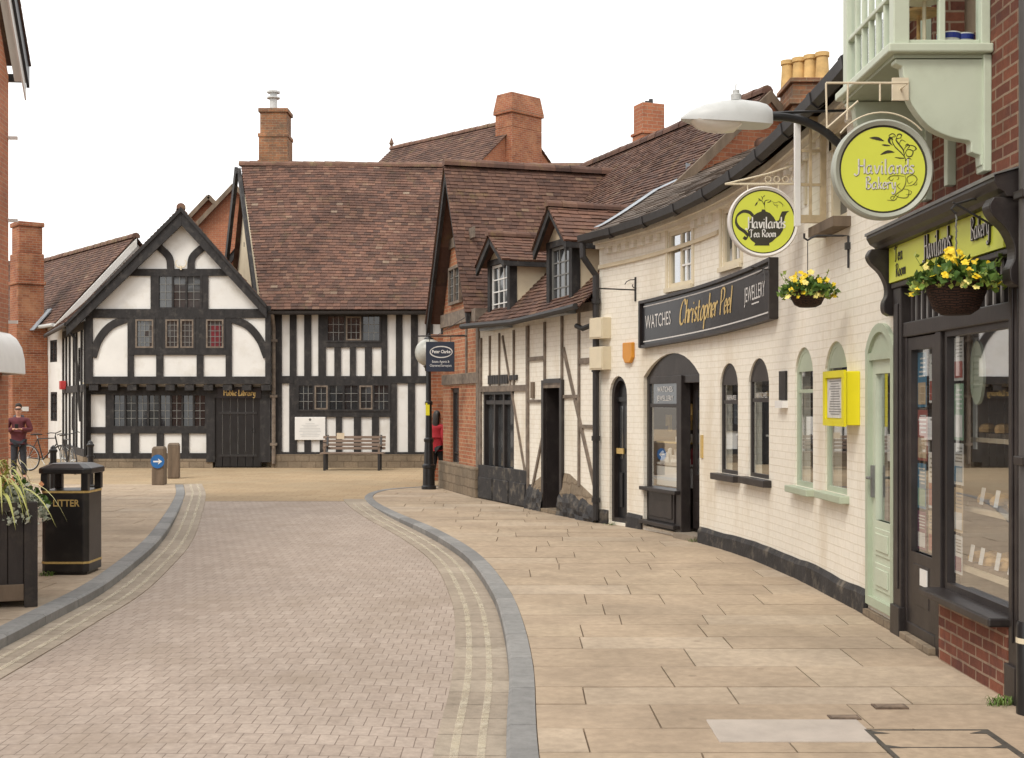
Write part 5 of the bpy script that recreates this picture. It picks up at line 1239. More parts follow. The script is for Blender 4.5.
# oriel bay
SP, SG_ = M['sage_pale'], M['sage']
oy = bx('oriel_bay', SP, bk, (7.79,9.09,0,.645,3.905,3.962), bev=.01)
bx('soffit', SG_, oy, (7.84,9.04,0,.60,3.88,3.905), bev=0)
for s_ in (7.84,8.94):
    for d_ in (.50,.0): bx('corner_post', SP, oy, (s_,s_+.10,d_+.002,d_+.10-(.04 if d_ == 0 else 0),3.962,6.5))
for s_ in (7.87,8.97): bx('mullion', SP, oy, (s_,s_+.05,.27,.31,3.99,6.5)); bx('bottom_rail', SP, oy, (s_-.01,s_+.06,.06,.5,3.962,4.0)); bx('transom', SP, oy, (s_+.002,s_+.048,.06,.5,5.0,5.04))
for i in range(1,6): s_ = 7.94+1.0*i/6; bx('glazing_bar', SP, oy, (s_-.014,s_+.014,.55,.585,3.99,6.5))
for z in (3.962,4.29,5.2): bx('transom', SP, oy, (7.94,8.94,.545,.592,z,z+(.04 if z < 4.1 else .03)))
k = MB(WB); k.quad((7.94,.565,4.0),(8.94,.565,4.0),(8.94,.565,6.5),(7.94,.565,6.5)); k.build('pane', M['glass'], oy)
for s_ in (7.89,8.99): k = MB(WB); k.quad((s_,.06,4.0),(s_,.5,4.0),(s_,.5,6.5),(s_,.06,6.5)); k.build('pane', M['glass'], oy)
bx('bay_roof', M['lead'], oy, (7.78,9.1,0,.68,6.5,6.62))
k = MB(WB); 
for Q in (((7.9,-1.4,4.05),(9.0,-1.4,4.05),(9.0,-1.4,6.5),(7.9,-1.4,6.5)),((7.9,-.2,4.05),(7.9,-1.4,4.05),(7.9,-1.4,6.5),(7.9,-.2,6.5)),((9,-.2,4.05),(9,-1.4,4.05),(9,-1.4,6.5),(9,-.2,6.5)),((7.9,.0,4.1),(9,.0,4.1),(9,-1.4,4.1),(7.9,-1.4,4.1))): k.quad(*Q)
k.build('interior', M['interior_warm'], oy)
for (s_, d_) in ((8.0,.36),(8.3,.3)):
    k = MB(WB); k.lathe([(.05,3.965),(.05,3.98),(.012,3.99),(.012,4.28),(.13,4.285),(.135,4.30),(.012,4.30),(.012,4.46),(.1,4.465),(.105,4.48),(.01,4.48),(.01,4.56),(0,4.57)], (s_,d_,0), 20); cst = k.build('cake_stand', M['loaf'] if s_ > 8.1 else M['cream_paint'], oy, smooth=True)
for (s_, d_) in ((8.02,.2),(8.05,.10)):
    k = MB(WB); k.lathe([(.03,3.965),(.05,3.98),(.07,4.04),(.075,4.08),(.065,4.08),(.05,4.01),(.0,4.0)], (s_,d_,0), 18); bo = k.build('bowl', M['white_paint'], oy, smooth=True)
    k = MB(WB); k.lathe([(.0715,4.04),(.0765,4.072)], (s_,d_,0), 18); k.build('blue_band', mat('cobalt_band',(.02,.04,.25),.3), bo)
cp = [(0,3.875),(.59,3.875),(.59,3.85),(.545,3.83),(.54,3.79)]+[(p.x,p.y) for p in cr([(.53,3.72,0),(.49,3.6,0),(.38,3.46,0),(.25,3.395,0),(.13,3.37,0)],4)]+[(.12,3.36),(.12,3.30),(.065,3.28),(.06,3.22),(0,3.21)]
for a_ in (7.845,8.945):
    k = MB(WB); n = len(cp); k.add([(a_,d,z) for d,z in cp]+[(a_+.09,d,z) for d,z in cp], [tuple(range(n)),tuple(range(2*n-1,n-1,-1))]+[(i,n+i,n+(i+1)%n,(i+1)%n) for i in range(n)]); k.build('corbel', SP, oy, bev=.006)
    bx('corbel_back', SP, oy, (a_-.02,a_+.11,0,.05,3.18,3.9))
k = MB(WB); k.quad((7.75,.006,5.0),(7.75,.006,5.0),(7.75,.006,5.0)) if False else None
bx('wall_bracket', SP, bk, (8.45,8.52,0,.06,3.20,3.62))
k = MB(WB); k.tube([(7.15,.05,8),(7.15,.05,.5)], .052, 12); dp = k.build('downpipe', mat('grey_painted_pipe',(.075,.07,.068),.45,.2,4), bk, smooth=True)
k = MB(WB); k.lathe([(.066,.0),(.066,.50),(.06,.52)], (7.15,.05,0), 14); k.build('pipe_foot', M['black_gloss'], dp, smooth=True)
k = MB(WB); k.lathe([(.068,.40),(.068,.43)], (7.15,.05,0), 14); k.build('pipe_band', M['cream_paint'], dp)
for z in (1.4,2.9,4.4): bx('pipe_clip', BP, dp, (7.08,7.22,0,.11,z,z+.05))
# lime fascia with raised lettering
a_, b_ = 7.45, 9.70; zc = 2.795
fs = bx('fascia_sign', M['lime'], None, (a_,b_,.04,.075,2.665,2.928), bev=0); tag(fs, 'lime yellow bakery fascia board with dark lettering above the slatted frieze', 'shop sign')
k = MB(BF.txt((a_+b_)/2, .077, zc))
script(k,'Havilands',0,-.05,.095,.08,.24,.6,0,th=.012,sx=.75)
k.build('sign_lettering', BP, fs)
k = MB(BF.txt((a_+b_)/2, .091, zc)); script(k,'Havilands',.004,-.047,.095,.03,.12,.6,0,sx=.75); k.build('letter_highlight', M['pale_letter'], fs)
for off_, t_ in ((-.86,'Tea Room'),(.78,'Bakery')):
    if t_ == 'Tea Room':
        k = MB(BF.txt((a_+b_)/2-off_, .077, zc)); script(k,'Tea',-.02,.02,.058,.06,.17,.6,th=.004,sx=1.1); script(k,'Room',.03,-.10,.052,.06,.17,.6,th=.004,sx=1.1); k.build('sign_lettering', BP, fs)
    else:
        k = MB(BF.txt((a_+b_)/2-off_, .077, zc)); script(k,t_,0,-.03,.075,.08,.26,.6,th=.012,sx=.75); k.build('sign_lettering', BP, fs)
        k = MB(BF.txt((a_+b_)/2-off_, .091, zc)); script(k,t_,.004,-.027,.075,.03,.12,.6,sx=.75); k.build('letter_highlight', M['pale_letter'], fs)

# ================================================================== foreground brick house on the left
lh = thing('left_brick_house', 'tall orange brick house with white boxed eaves cut off by the left edge', 'house', (-8.5,17,0))
LHF = Fr([(-7.93,20),(-6.3,5.5)])
hs = [(.9,1.9,3.2,4.9),(3.2,4.4,3.2,4.9),(5.8,7.0,3.2,4.9),(8.6,9.8,3.2,4.9),(1.0,4.6,.6,2.3),(6.0,7.0,.1,2.3),(8.0,12.0,.6,2.3)]
w = MB(LHF.W); wall(w, 0, LHF.L, 0, 6.9, hs, .14); w.quad((0,0,0),(0,-5,0),(0,-5,6.9),(0,0,6.9)); w.build('wall', M['far_brick'], lh)
for h in hs: window(lh, LHF, *h, dep=.1, fw=.07, fmat=M['white_paint'] if h[2] > 1 else BP, gmat=M['pane_dim'], vb=(.5,), hb=(.5,), rigid=True)
for h in hs[:4]: k = MB(LHF.W); k.box(h[0]-.08,h[1]+.08,0,.08,h[2]-.1,h[2]); k.build('sill', M['stone'], lh)
GS, GZ = 1.3, 6.95                                # a gable faces the street at this end
k = MB(LHF.W); k.add([(0,0,6.9),(3.4,0,6.9),(3.4,0,GZ+GS*3.6),(0,0,6.9)],[(0,1,2)]); k.quad((3.4,0,6.9),(6.8,0,6.9),(3.4,0,GZ+GS*3.6)); k.build('gable_wall', M['far_brick'], lh)
for sg in (1,-1):
    e0, e1 = (-.34,3.4) if sg > 0 else (7.14,3.4); zz0 = GZ-.05; zz1 = zz0+GS*3.74
    k = MB(LHF.W); k.add([(e0,.0,zz0),(e1,.0,zz1),(e1,.19,zz1),(e0,.19,zz0),(e0,.0,zz0+.03),(e1,0,zz1+.03),(e1,.19,zz1+.03),(e0,.19,zz0+.03)],[(0,1,2,3),(4,5,6,7),(0,3,7,4)]); k.build('soffit', M['white_paint'], lh)
    k = MB(LHF.W); k.prism([(e0,zz0-.10),(e1,zz1-.10),(e1,zz1+.28),(e0,zz0+.28)],.19,.235); k.build('bargeboard', M['black_gloss'], lh)
    k = MB(LHF.W); k.prism([(e0,zz0-.30),(e1,zz1-.34),(e1,zz1-.10),(e0,zz0-.10)],.16,.185); k.build('barge_lining', M['white_paint'], lh)
    q_ = (lambda u,v,h,sg=sg,e0=e0,e1=e1,zz0=zz0,zz1=zz1: LHF.W(e0+(e1-e0)*v/6.2-sg*.79*h, .26-u, zz0+.25+(zz1-zz0)*v/6.2+.6*h)); m = MB(); tiles(m, q_, 0, 6.2, lambda v: (0,5), .22, .14, .02); m.build('roof', M['tile_brown'], lh)
k = MB(LHF.W); k.box(-.42,-.34,-4,.2,6.9,7.02); k.build('gutter_pipe', M['iron'], lh)
q = rp(LHF,.40,6.9,-3.0,9.9); m = MB(); tiles(m, q[0], 0, q[1], lambda v: (7.2,LHF.L), .22, .14, .02); m.build('roof', M['tile_brown'], lh)
for z in (3.0,4.6,5.9): k = MB(LHF.W); k.box(-.02,.02,.0,.14,z,z+.05); k.build('wall_tie', M['white_paint'], lh)
k = MB(LHF.W)
vs = []
pr = [(.0,2.84),(.12,2.82),(.22,2.74),(.30,2.60),(.34,2.42),(.35,2.20)]
k.sweep([(d,z) for d,z in pr]+[(d-.02,z-.01) for d,z in reversed(pr)], .35, 4.8, 6)
for s_ in (.35,4.8): n = len(pr); k.add([(s_,d,z) for d,z in pr]+[(s_,0,2.18)], [tuple(range(n+1))])
aw = k.build('awning', M['white_paint'], lh, smooth=True)

# ================================================================== library fittings
a,b,z0,z1 = LF.rect(217.5,261,388.3,398.3,.19)
lb = thing('library_sign', 'black signboard with gold blackletter above the black plank door', 'sign', LF.W((a+b)/2,.19,z0))
k = MB(LF.W); k.box(a,b,.175,.20,z0,z1); k.build('sign_board', M['sign_black'], lb)
k = MB(LF.txt((a+b)/2,.203,z0+.075)); script(k,'Public.Library',0,0,.085,.10,.34,.75,sx=.93,sp=.16); k.build('sign_lettering', M['gold'], lb)
a,b,z0,z1 = LF.rect(295,325.5,417,440,.05)
nb = thing('notice_board', 'white notice board on the timbered wall left of the bench', 'notice board', LF.W((a+b)/2,.1,z0))
k = MB(LF.W); k.box(a,b,.05,.085,z0,z1); k.build('board', M['white_paint'], nb, bev=.01)
k = MB(LF.txt((a+b)/2,.088,z0))
for i in range(9): wd_ = R.uniform(.12,.3); k.quad((-wd_,.1+.042*i,0),(wd_,.1+.042*i,0),(wd_,.112+.042*i,0),(-wd_,.112+.042*i,0))
k.build('notice_print', M['galv'], nb)
k = MB(LF.txt((a+b)/2,.088,z1-.07)); k.add([(.035*math.cos(t),.035*math.sin(t),0) for t in [i*PI/6 for i in range(12)]],[tuple(range(12))]); k.build('notice_badge', M['lead_grey'], nb)
c = HF.W(1.85,1.08,HF.z_at(40,409,1.08)); k = MB(HF.W); k.box(1.5,1.95,1.05,1.14,c.z-.07,c.z+.07); k.build('x',None) if False else None
k = MB(); p = at(40.5,409,HF.W(1.38,.9,0).y); 
k = MB(HF.W); k.box(1.28,1.30,.62,.86,p.z-.07,p.z+.07); tag(k.build('wall_plate', M['white_paint']), 'small white plate fixed to the massive brick chimney', 'plate')
p = SF.W(4.9,.06,0); z = SF.z_at(64.5,385,.06); k = MB(SF.W); k.box(4.75,5.1,.05,.22,z-.14,z+.12); tag(k.build('red_alarm_box', mat('red_alarm_plastic',(.45,.04,.04),.4), bev=.02), 'small red alarm box high on the splayed timbered side wall', 'alarm box')
for sg in (-1,1):                                  # pair of horns over the attic window
    pass
k = MB(lambda x,y,z: LF.W(LF.s_at(181,DU+.08)-x, DU+.08+z, LF.z_at(181,268,DU)+y))
for sg in (-1,1):
    q = cr([(0,0,0),(sg*.10,.03,0),(sg*.15,.13,0),(sg*.10,.21,0)],5); k.tube(q,[.02-.012*i/(len(q)-1) for i in range(len(q))],6)
k.tube([(0,-.06,0),(0,.05,0)],.028,8)
tag(k.build('mounted_horns', M['cream_paint']), 'pair of pale curved horns mounted under the gable peak', 'ornament')
# bench
bn = thing('park_bench', 'slatted grey-brown wooden bench against the black and white wall', 'bench', (-4.15,33.2,0))
bw = mat('grey_brown_bench_slats', (.20,.145,.11), .8, .25, 6, .2, 30, stretch=(.2,1,1))
X0, X1, Yb = -4.98, -3.33, 33.2
for i in range(4): k = MB(); k.box(X0,X1,Yb-.32+.125*i,Yb-.22+.125*i,.43,.46); k.build('seat_slat', bw, bn, bev=.005)
for i in range(4): k = MB(); k.bar((X0,Yb+.22+.03*i,.56+.095*i),(X1,Yb+.22+.03*i,.56+.095*i),.025,.07); k.build('back_slat', bw, bn, bev=.005)
for x in (X0+.12,X1-.12):
    for y in (Yb-.28,Yb+.14): k = MB(); k.bar((x,y,0),(x,y,.43),.06,.06,(0,1,0)); k.build('leg', M['iron'], bn, bev=.005)
    k = MB(); k.bar((x,Yb+.14,.43),(x,Yb+.34,.9),.05,.05,(0,1,0)); k.build('back_post', M['iron'], bn)
    k = MB(); k.bar((x,Yb-.32,.63),(x,Yb+.22,.63),.06,.035); k.bar((x,Yb-.28,.43),(x,Yb-.28,.63),.05,.05,(0,1,0)); k.build('armrest', bw, bn)
k = MB(); k.box(-4.62,-4.42,Yb+.27,Yb+.29,.80,.96); k.build('plaque', M['shelf'], bn)
# ================================================================== HANGING SIGNS
def mk_disc(name, label, C, r_lime, r_ring, r_rim, rimmat, ringmat):
    f = lambda x,y,z: Vector((C.x+x, C.y-z, C.z+y))
    t = thing(name, label, 'hanging sign', C)
    k = MB(); k.lathe([(r_rim-.01,-.045),(r_rim,-.035),(r_rim,.03),(r_rim-.012,.042),(r_ring,.03),(r_ring,-.03),(r_ring,-.045)], C, 64, Matrix.Rotation(PI/2,3,'X')); k.build('rim', rimmat, t, smooth=True)
    k = MB(f); n = 64
    def disc(k, r, z): k.add([(r*math.cos(2*PI*i/n),r*math.sin(2*PI*i/n),z) for i in range(n)],[tuple(range(n))])
    k = MB(f); disc(k, r_ring, .020); disc(k, r_ring, -.03); k.build('dark_ring', ringmat, t)
    k = MB(f); disc(k, r_lime, .0225); k.build('face', M['lime'], t)
    return t, f
M['rim_grey'] = mat('pale_grey_green_rim', (.36,.38,.32), .5, .1, 4, dirt=((.2,.2,.15),.3,5))
M['rim_white'] = mat('chalky_white_rim', (.68,.65,.62), .6, .08, 5)
M['art_dark'] = mat('dark_olive_sign_art', (.035,.032,.018), .5, .1, 10)
M['art_olive'] = mat('olive_sign_art', (.16,.16,.03), .5, .1, 10)
YB = 7.68; KB = YB/8.6; Cb = Vector(((882-512)/F*YB, YB, HE+(403-170)/F*YB))
bs, f = mk_disc('bakery_sign', 'large round lime sign with grey rim and dark flourish hanging under the oriel bay', Cb, .284*KB, .298*KB, .338*KB, M['rim_grey'], M['art_dark'])
k = MB(lambda x,y,z: f(x*KB,y*KB,.024+z)); L = lambda zx, zy: ((zx-388)/1058, (380-zy)/1058)
def leaf(k, pts, w): ribbon(k, [(p.x,p.y) for p in cr([(*L(*q),0) for q in pts], 6)], .002, w, 0, taper=True)
for pts, w in (([(395,178),(345,160),(290,155)],.022),([(440,212),(405,208),(378,205)],.012),([(470,258),(420,255),(368,275)],.020),([(455,210),(430,180),(440,155),(460,170)],.018),([(545,345),(545,300),(520,265),(470,215),(450,165),(465,140)],.007),([(540,290),(530,240),(500,200),(480,165),(520,155)],.010),([(535,290),(560,240),(600,250),(590,285),(560,285),(550,260)],.007),([(530,250),(560,210),(610,215),(620,240)],.006),([(500,200),(520,170),(550,185)],.005),([(545,300),(510,300),(470,295)],.008),([(440,160),(430,140),(455,125),(475,140),(462,155)],.006),([(480,160),(495,130),(520,135),(510,155)],.008),([(600,250),(625,235),(615,215)],.006),([(560,235),(575,215),(560,200),(545,212)],.007),([(545,320),(570,300),(590,310)],.007)): leaf(k, pts, w)
k.build('flourish', M['art_dark'], bs)
k = MB(lambda x,y,z: f(x*KB,y*KB,.024+z))
for pts, w in (([(545,420),(550,470),(530,520),(480,560),(455,600)],.008),([(550,500),(600,490),(630,450),(600,420),(560,440),(570,480),(600,465)],.007),([(540,430),(490,425),(440,430),(415,455)],.006),([(530,520),(570,530),(560,580),(500,580),(470,560)],.007),([(500,560),(470,600),(415,600)],.006),([(520,530),(490,500),(510,480)],.005),([(455,600),(440,585),(455,572),(470,582)],.005),([(550,560),(580,560),(590,540),(575,530)],.005),([(600,490),(625,490),(630,470)],.005),([(440,430),(430,450),(450,460),(462,445)],.005),([(490,425),(500,445),(485,455)],.005)): leaf(k, pts, w)
k.build('flourish', M['art_olive'], bs)
for dz, mt, th in ((.0245,M['art_dark'],0),(.026,M['pale_letter'],0)):
    dx = .0025 if mt is M['art_dark'] else 0
    k = MB(lambda x,y,z: f((x+dx)*KB,(y-dx)*KB,dz+z)); script(k,'Havilands',.015,-.028,.054,.07,.22,.6,sx=.95,sp=.19); script(k,'Bakery',-.02,-.132,.045,.08,.23,.6,sx=.85,sp=.18); k.build('sign_lettering', mt, bs)
Ct = Vector(((763-512)/F*12.4, 12.4, HE+(403-222)/F*12.4))
ts, f2 = mk_disc('tea_room_sign', 'round lime sign with white rim and black teapot hanging over the jeweller fascia', Ct, .300, .312, .345, M['rim_white'], M['art_dark'])
Lt = lambda zx, zy: ((zx-405)/1030, (405-zy)/1030)
k = MB(lambda x,y,z: f2(x,y,.024+z))
body = [(265,400),(290,352),(340,318),(383,302),(390,282),(420,282),(427,302),(470,318),(508,360),(530,400),(560,390),(572,345),(590,303),(665,297),(640,318),(622,350),(606,420),(600,490),(570,540),(530,570),(492,605),(462,622),(466,645),(310,645),(322,622),(280,590),(252,540),(245,470)]
k.add([(*Lt(*p),0) for p in body],[tuple(range(len(body)))])
ribbon(k, [(p.x,p.y) for p in cr([(*Lt(*q),0) for q in [(300,345),(262,310),(200,302),(142,345),(130,410),(160,465),(215,505),(245,545),(228,575),(205,560)]],6)], .014, .032, 1.2)
k.build('teapot', M['art_dark'], ts)
k = MB(lambda x,y,z: f2(x,y,.024+z)); Lb = L; L = Lt
for pts, w in (([(420,275),(410,230),(380,190),(345,200)],.006),([(345,205),(335,225),(318,248)],.014),([(380,200),(365,180),(350,175)],.010),([(410,225),(425,195),(465,185)],.008),([(415,245),(412,225),(420,210)],.013),([(440,215),(470,205),(480,185)],.010),([(400,160),(410,150),(420,140)],.008),([(390,190),(395,165),(380,150)],.008)): leaf(k, pts, w)
k.build('sprig', M['art_dark'], ts)
k = MB(lambda x,y,z: f2(x,y,.024+z))
for pts, w in (([(470,190),(520,215),(570,205),(615,250)],.005),([(500,215),(520,240),(545,235)],.007),([(560,210),(590,225),(600,260)],.006),([(545,270),(540,250),(555,240)],.006)): leaf(k, pts, w)
k.build('sprig', M['art_olive'], ts)
L = Lb
k = MB(lambda x,y,z: f2(x,y,.0265+z)); script(k,'Havilands',.028,-.062,.060,.08,.24,.6,sx=.84,sp=.17); script(k,'Tea Room',-.01,-.150,.040,.08,.24,.6,sx=.85,sp=.17); k.build('sign_lettering', M['white_paint'], ts)
# brackets
wx = 2.965
k = MB(); z = HE+(403-83)/F*YB; X = lambda px: (px-512)/F*YB; Zp = lambda py: HE+(403-py)/F*YB
k.tube([(X(826),YB,z),(X(908),YB,z),(X(908),7.84,z)],.007,6); k.tube([(X(826),YB,z),(X(827),YB,Zp(128))],.006,6); k.tube([(X(848),YB,z),(X(847),YB,Zp(120))],.006,6)
k.tube([(X(827),YB,Zp(128)),(X(858),YB,Zp(101))],.006,6); k.tube([(X(880),YB,z),(X(880),YB,Zp(101))],.006,6)
k.tube([(X(882)+.335*KB*1.1*math.cos(t),YB,Cb.z+.355*KB*1.1*math.sin(t)) for t in [.75+i*1.7/14 for i in range(15)]],.005,5)
k.box(X(908)-.05,X(908)+.05,7.825,7.845,z-.07,z+.07); tag(k.build('sign_bracket', M['cream_paint']), 'pale metal frame bracket carrying the large round bakery sign', 'bracket')
k = MB(); zt2 = HE+(403-184)/F*12.4; xw = CF.W(CF.s_at(804),0,0).x
k.tube([(2.08,12.4,zt2),(2.86,12.4,zt2)],.011,6); k.tube([(2.08,12.4,zt2),(2.50,12.4,zt2+.10),(2.86,12.4,zt2+.22)],.009,6); k.box(2.855,2.895,12.36,12.44,zt2-.2,zt2+.35)
for i in range(4): cx_ = 2.50+.085*i; k.tube([(cx_+.03*math.cos(t),12.4,zt2+.045+.03*math.sin(t)) for t in [j*PI/4 for j in range(8)]],.005,5,closed=True)
for sx in (-.15,.15): k.tube([(Ct.x+sx,12.4,zt2),(Ct.x+sx,12.4,Ct.z+.30)],.006,5)
tag(k.build('sign_bracket', M['cream_paint']), 'cream scrollwork bracket carrying the teapot sign', 'bracket')
# estate agent's board on the brick gable house
p = at(440.2,356.7,24.2); hw, hh = .272, .285
ag = thing('agent_sign', 'square navy hanging board with white oval beside the globe lamp', 'hanging sign', p)
k = MB(); k.box(p.x-hw,p.x+hw,p.y-.02,p.y+.02,p.z-hh,p.z+hh); k.build('board', M['sign_navy'], ag, bev=.005)
fa = lambda x,y,z: Vector((p.x+x,p.y-.022-z,p.z+y))
k = MB(fa); ribbon(k, [(.02+.21*math.cos(t),.09+.105*math.sin(t)) for t in [2*PI*i/40 for i in range(41)]], .012, .022, .9); k.build('oval', M['pale_letter'], ag)
k = MB(fa); letters(k,'Peter Clarke',.02,.068,.085,sx=.80,bold=.002); k.build('sign_lettering', M['white_paint'], ag)
k = MB(fa); letters(k,'Estate Agents &',.01,-.115,.066,sx=.78); letters(k,'Chartered Surveyors',.01,-.19,.066,sx=.74); k.build('sign_lettering', M['white_paint'], ag)
k = MB(); zb_ = HE+(403-336)/F*24.2; k.tube([(-1.80,24.2,zb_),(-.86,24.2,zb_)],.014,6); k.tube([(-.9,24.2,zb_+.02),(-1.45,24.2,zb_+.0),(-.9,24.2,zb_+.35)],.008,5)
for sx in (-.2,.2): k.tube([(p.x+sx,24.2,zb_),(p.x+sx,24.2,p.z+hh)],.007,5)
tag(k.build('sign_bracket', M['iron']), 'thin iron rod bracket holding the navy agent board', 'bracket')

# ================================================================== LAMPS
lp = thing('street_lamp', 'pale grey streetlamp head on a black arm reaching out from the cream shop', 'street lamp', (2.5,10.8,4.2))
Yl = 10.8; px2x = lambda px: (px-512)/F*Yl; py2z = lambda py: HE+(403-py)/F*Yl
sec = [(681,117.5,119.5,.03),(690,110.5,121.5,.10),(705,104.5,123,.145),(722,100.8,124.3,.16),(740,100,125.3,.165),(757,102,126.3,.15),(766,104.5,126.5,.125),(771,109,125.5,.09)]
k = MB(); vs = []; n = 16
for px, pt_, pb, hw in sec:
    zt3, zb3 = py2z(pt_), py2z(pb)
    for i in range(n):
        a = PI*i/(n-1); vs.append((px2x(px), Yl-hw*math.cos(a), zb3+(zt3-zb3)*math.sin(a)**.75))
k.add(vs, [(j*n+i,j*n+i+1,(j+1)*n+i+1,(j+1)*n+i) for j in range(len(sec)-1) for i in range(n-1)]+[tuple(range(n)),tuple((len(sec)-1)*n+i for i in range(n-1,-1,-1))]+[((j+1)*n,(j+1)*n+n-1,j*n+n-1,j*n) for j in range(len(sec)-1)])
k.build('lamp_head', M['galv'], lp, smooth=True)
k = MB(); vs = []; m_ = 10
bsec = [(691,.4,.09),(697,7,.125),(708,10,.14),(722,10.5,.14),(734,8.5,.13),(742,.4,.10)]
for px, dp_, hw in bsec:
    zb3 = py2z(121.5+(px-690)*.06)+.004
    for i in range(m_):
        a = PI*i/(m_-1); vs.append((px2x(px), Yl-hw*math.cos(a), zb3-dp_/F*Yl*math.sin(a)))
k.add(vs, [(j*m_+i,j*m_+i+1,(j+1)*m_+i+1,(j+1)*m_+i) for j in range(len(bsec)-1) for i in range(m_-1)]); k.build('bowl', M['bowl'], lp, smooth=True)
k = MB(); k.lathe([(.045,0),(.045,.05),(.03,.06),(.03,.085),(.0,.09)], (px2x(736),Yl,py2z(100.5)), 14); k.build('photocell', M['galv'], lp, smooth=True)
k = MB(); k.tube([(px2x(735.5),Yl,py2z(93)),(px2x(736),Yl,py2z(84))],.005,6); k.build('spike', M['galv'], lp)
k = MB(); k.tube(cr([(px2x(764),Yl,py2z(116.5)),(px2x(785),Yl,py2z(117)),(px2x(805),Yl,py2z(121.5)),(px2x(824),Yl,py2z(131)),(px2x(838),Yl,py2z(143)),(2.93,Yl,py2z(158))],5),.036,12); k.build('arm', M['black_gloss'], lp, smooth=True)
k = MB(); k.tube([(px2x(770),Yl,py2z(113)),(px2x(846),Yl,py2z(110.5))],.012,8); k.build('stay_rod', M['black_gloss'], lp)
k = MB(); k.box(2.88,2.97,Yl-.07,Yl+.07,py2z(175),py2z(148)); k.build('wall_plate', M['black_gloss'], lp)
gl_ = thing('globe_lamp_post', 'black cast-iron lamp post with grey globe at the brick corner', 'street lamp', (-1.69,25.8,0))
c = Vector((-1.69,25.8,0))
k = MB(); k.lathe([(.15,0),(.15,.06),(.125,.08),(.12,.42),(.14,.44),(.14,.49),(.10,.52),(.085,.95),(.10,.97),(.10,1.02),(.07,1.05),(.06,1.7),(.08,1.72),(.08,1.77),(.05,1.8),(.042,2.38),(.075,2.4),(.085,2.46),(.12,2.5)], c, 18); k.build('post', M['black_gloss'], gl_, smooth=True)
k = MB(); k.lathe([(.0,0)]+[(.285*math.sin(PI*i/14), .285-.285*math.cos(PI*i/14)) for i in range(1,14)]+[(0,.57)], c+Vector((0,0,2.49)), 24); k.build('globe', mat('weathered_grey_globe',(.42,.42,.38),.35,.25,5,dirt=((.12,.12,.1),.6,4)), gl_, smooth=True)
k = MB(); k.lathe([(.1,0),(.09,.03),(.03,.06),(.02,.12),(0,.13)], c+Vector((0,0,3.04)), 14); k.build('cap', M['black_gloss'], gl_, smooth=True)
k = MB(); k.box(c.x-.06,c.x+.02,c.y-.075,c.y-.06,1.5,1.75); k.build('yellow_tag', M['yellow'], gl_)

# ================================================================== HANGING BASKETS
M['wicker'] = brick('brown_wicker', (.06,.028,.018), (.04,.02,.014), (.012,.008,.006), .05, .016, .003, 1.0, .8, .4, .01)
M['leaf'] = island('basket_leaves', [(0,(.035,.075,.015)),(.5,(.06,.12,.02)),(1,(.10,.17,.035))], .55, .2, bump=.1)
M['leaf_y'] = island('yellow_green_leaves', [(0,(.12,.2,.03)),(.5,(.2,.27,.05)),(1,(.32,.36,.08))], .55, .2, bump=.1)
M['petal_y'] = island('yellow_petals', [(0,(.62,.30,.01)),(.4,(.74,.50,.015)),(1,(.80,.66,.06))], .6, .1, bump=.1)
M['petal_p'] = island('pale_yellow_petals', [(0,(.75,.62,.15)),(1,(.82,.72,.25))], .6, .1, bump=.1)
def rleaf(k, c, sz, rr, up=.3):
    d = Vector((rr.uniform(-1,1),rr.uniform(-1,1),rr.uniform(-.6,1)+up)).normalized(); s_ = d.orthogonal().normalized(); s_.rotate(Matrix.Rotation(rr.uniform(0,6.28),3,d)); n = d.cross(s_)
    c = Vector(c); w = sz*.42
    k.add([c, c+d*sz*.4+s_*w+n*sz*.1, c+d*sz, c+d*sz*.4-s_*w+n*sz*.1, c+d*sz*.5],[(0,1,4),(1,2,4),(2,3,4),(3,0,4)])
FLOWER = {}
def flower(parent, c, r, key, rr):
    d = Vector((rr.uniform(-.6,.2),rr.uniform(-1.0,.1),rr.uniform(.0,.8))).normalized()
    k = MB(); s_ = d.orthogonal().normalized(); n = d.cross(s_)
    c = Vector(c)
    for i in range(5):
        a = 2*PI*i/5; e = s_*math.cos(a)+n*math.sin(a); g = -s_*math.sin(a)+n*math.cos(a)
        k.add([c+d*r*.02, c+e*r*.5+g*r*.48+d*r*.15, c+e*r+g*r*.25+d*r*.1, c+e*r-g*r*.25+d*r*.1, c+e*r*.5-g*r*.48+d*r*.15],[(0,1,2,3,4)])
    return k.build('flower', M[key], parent)
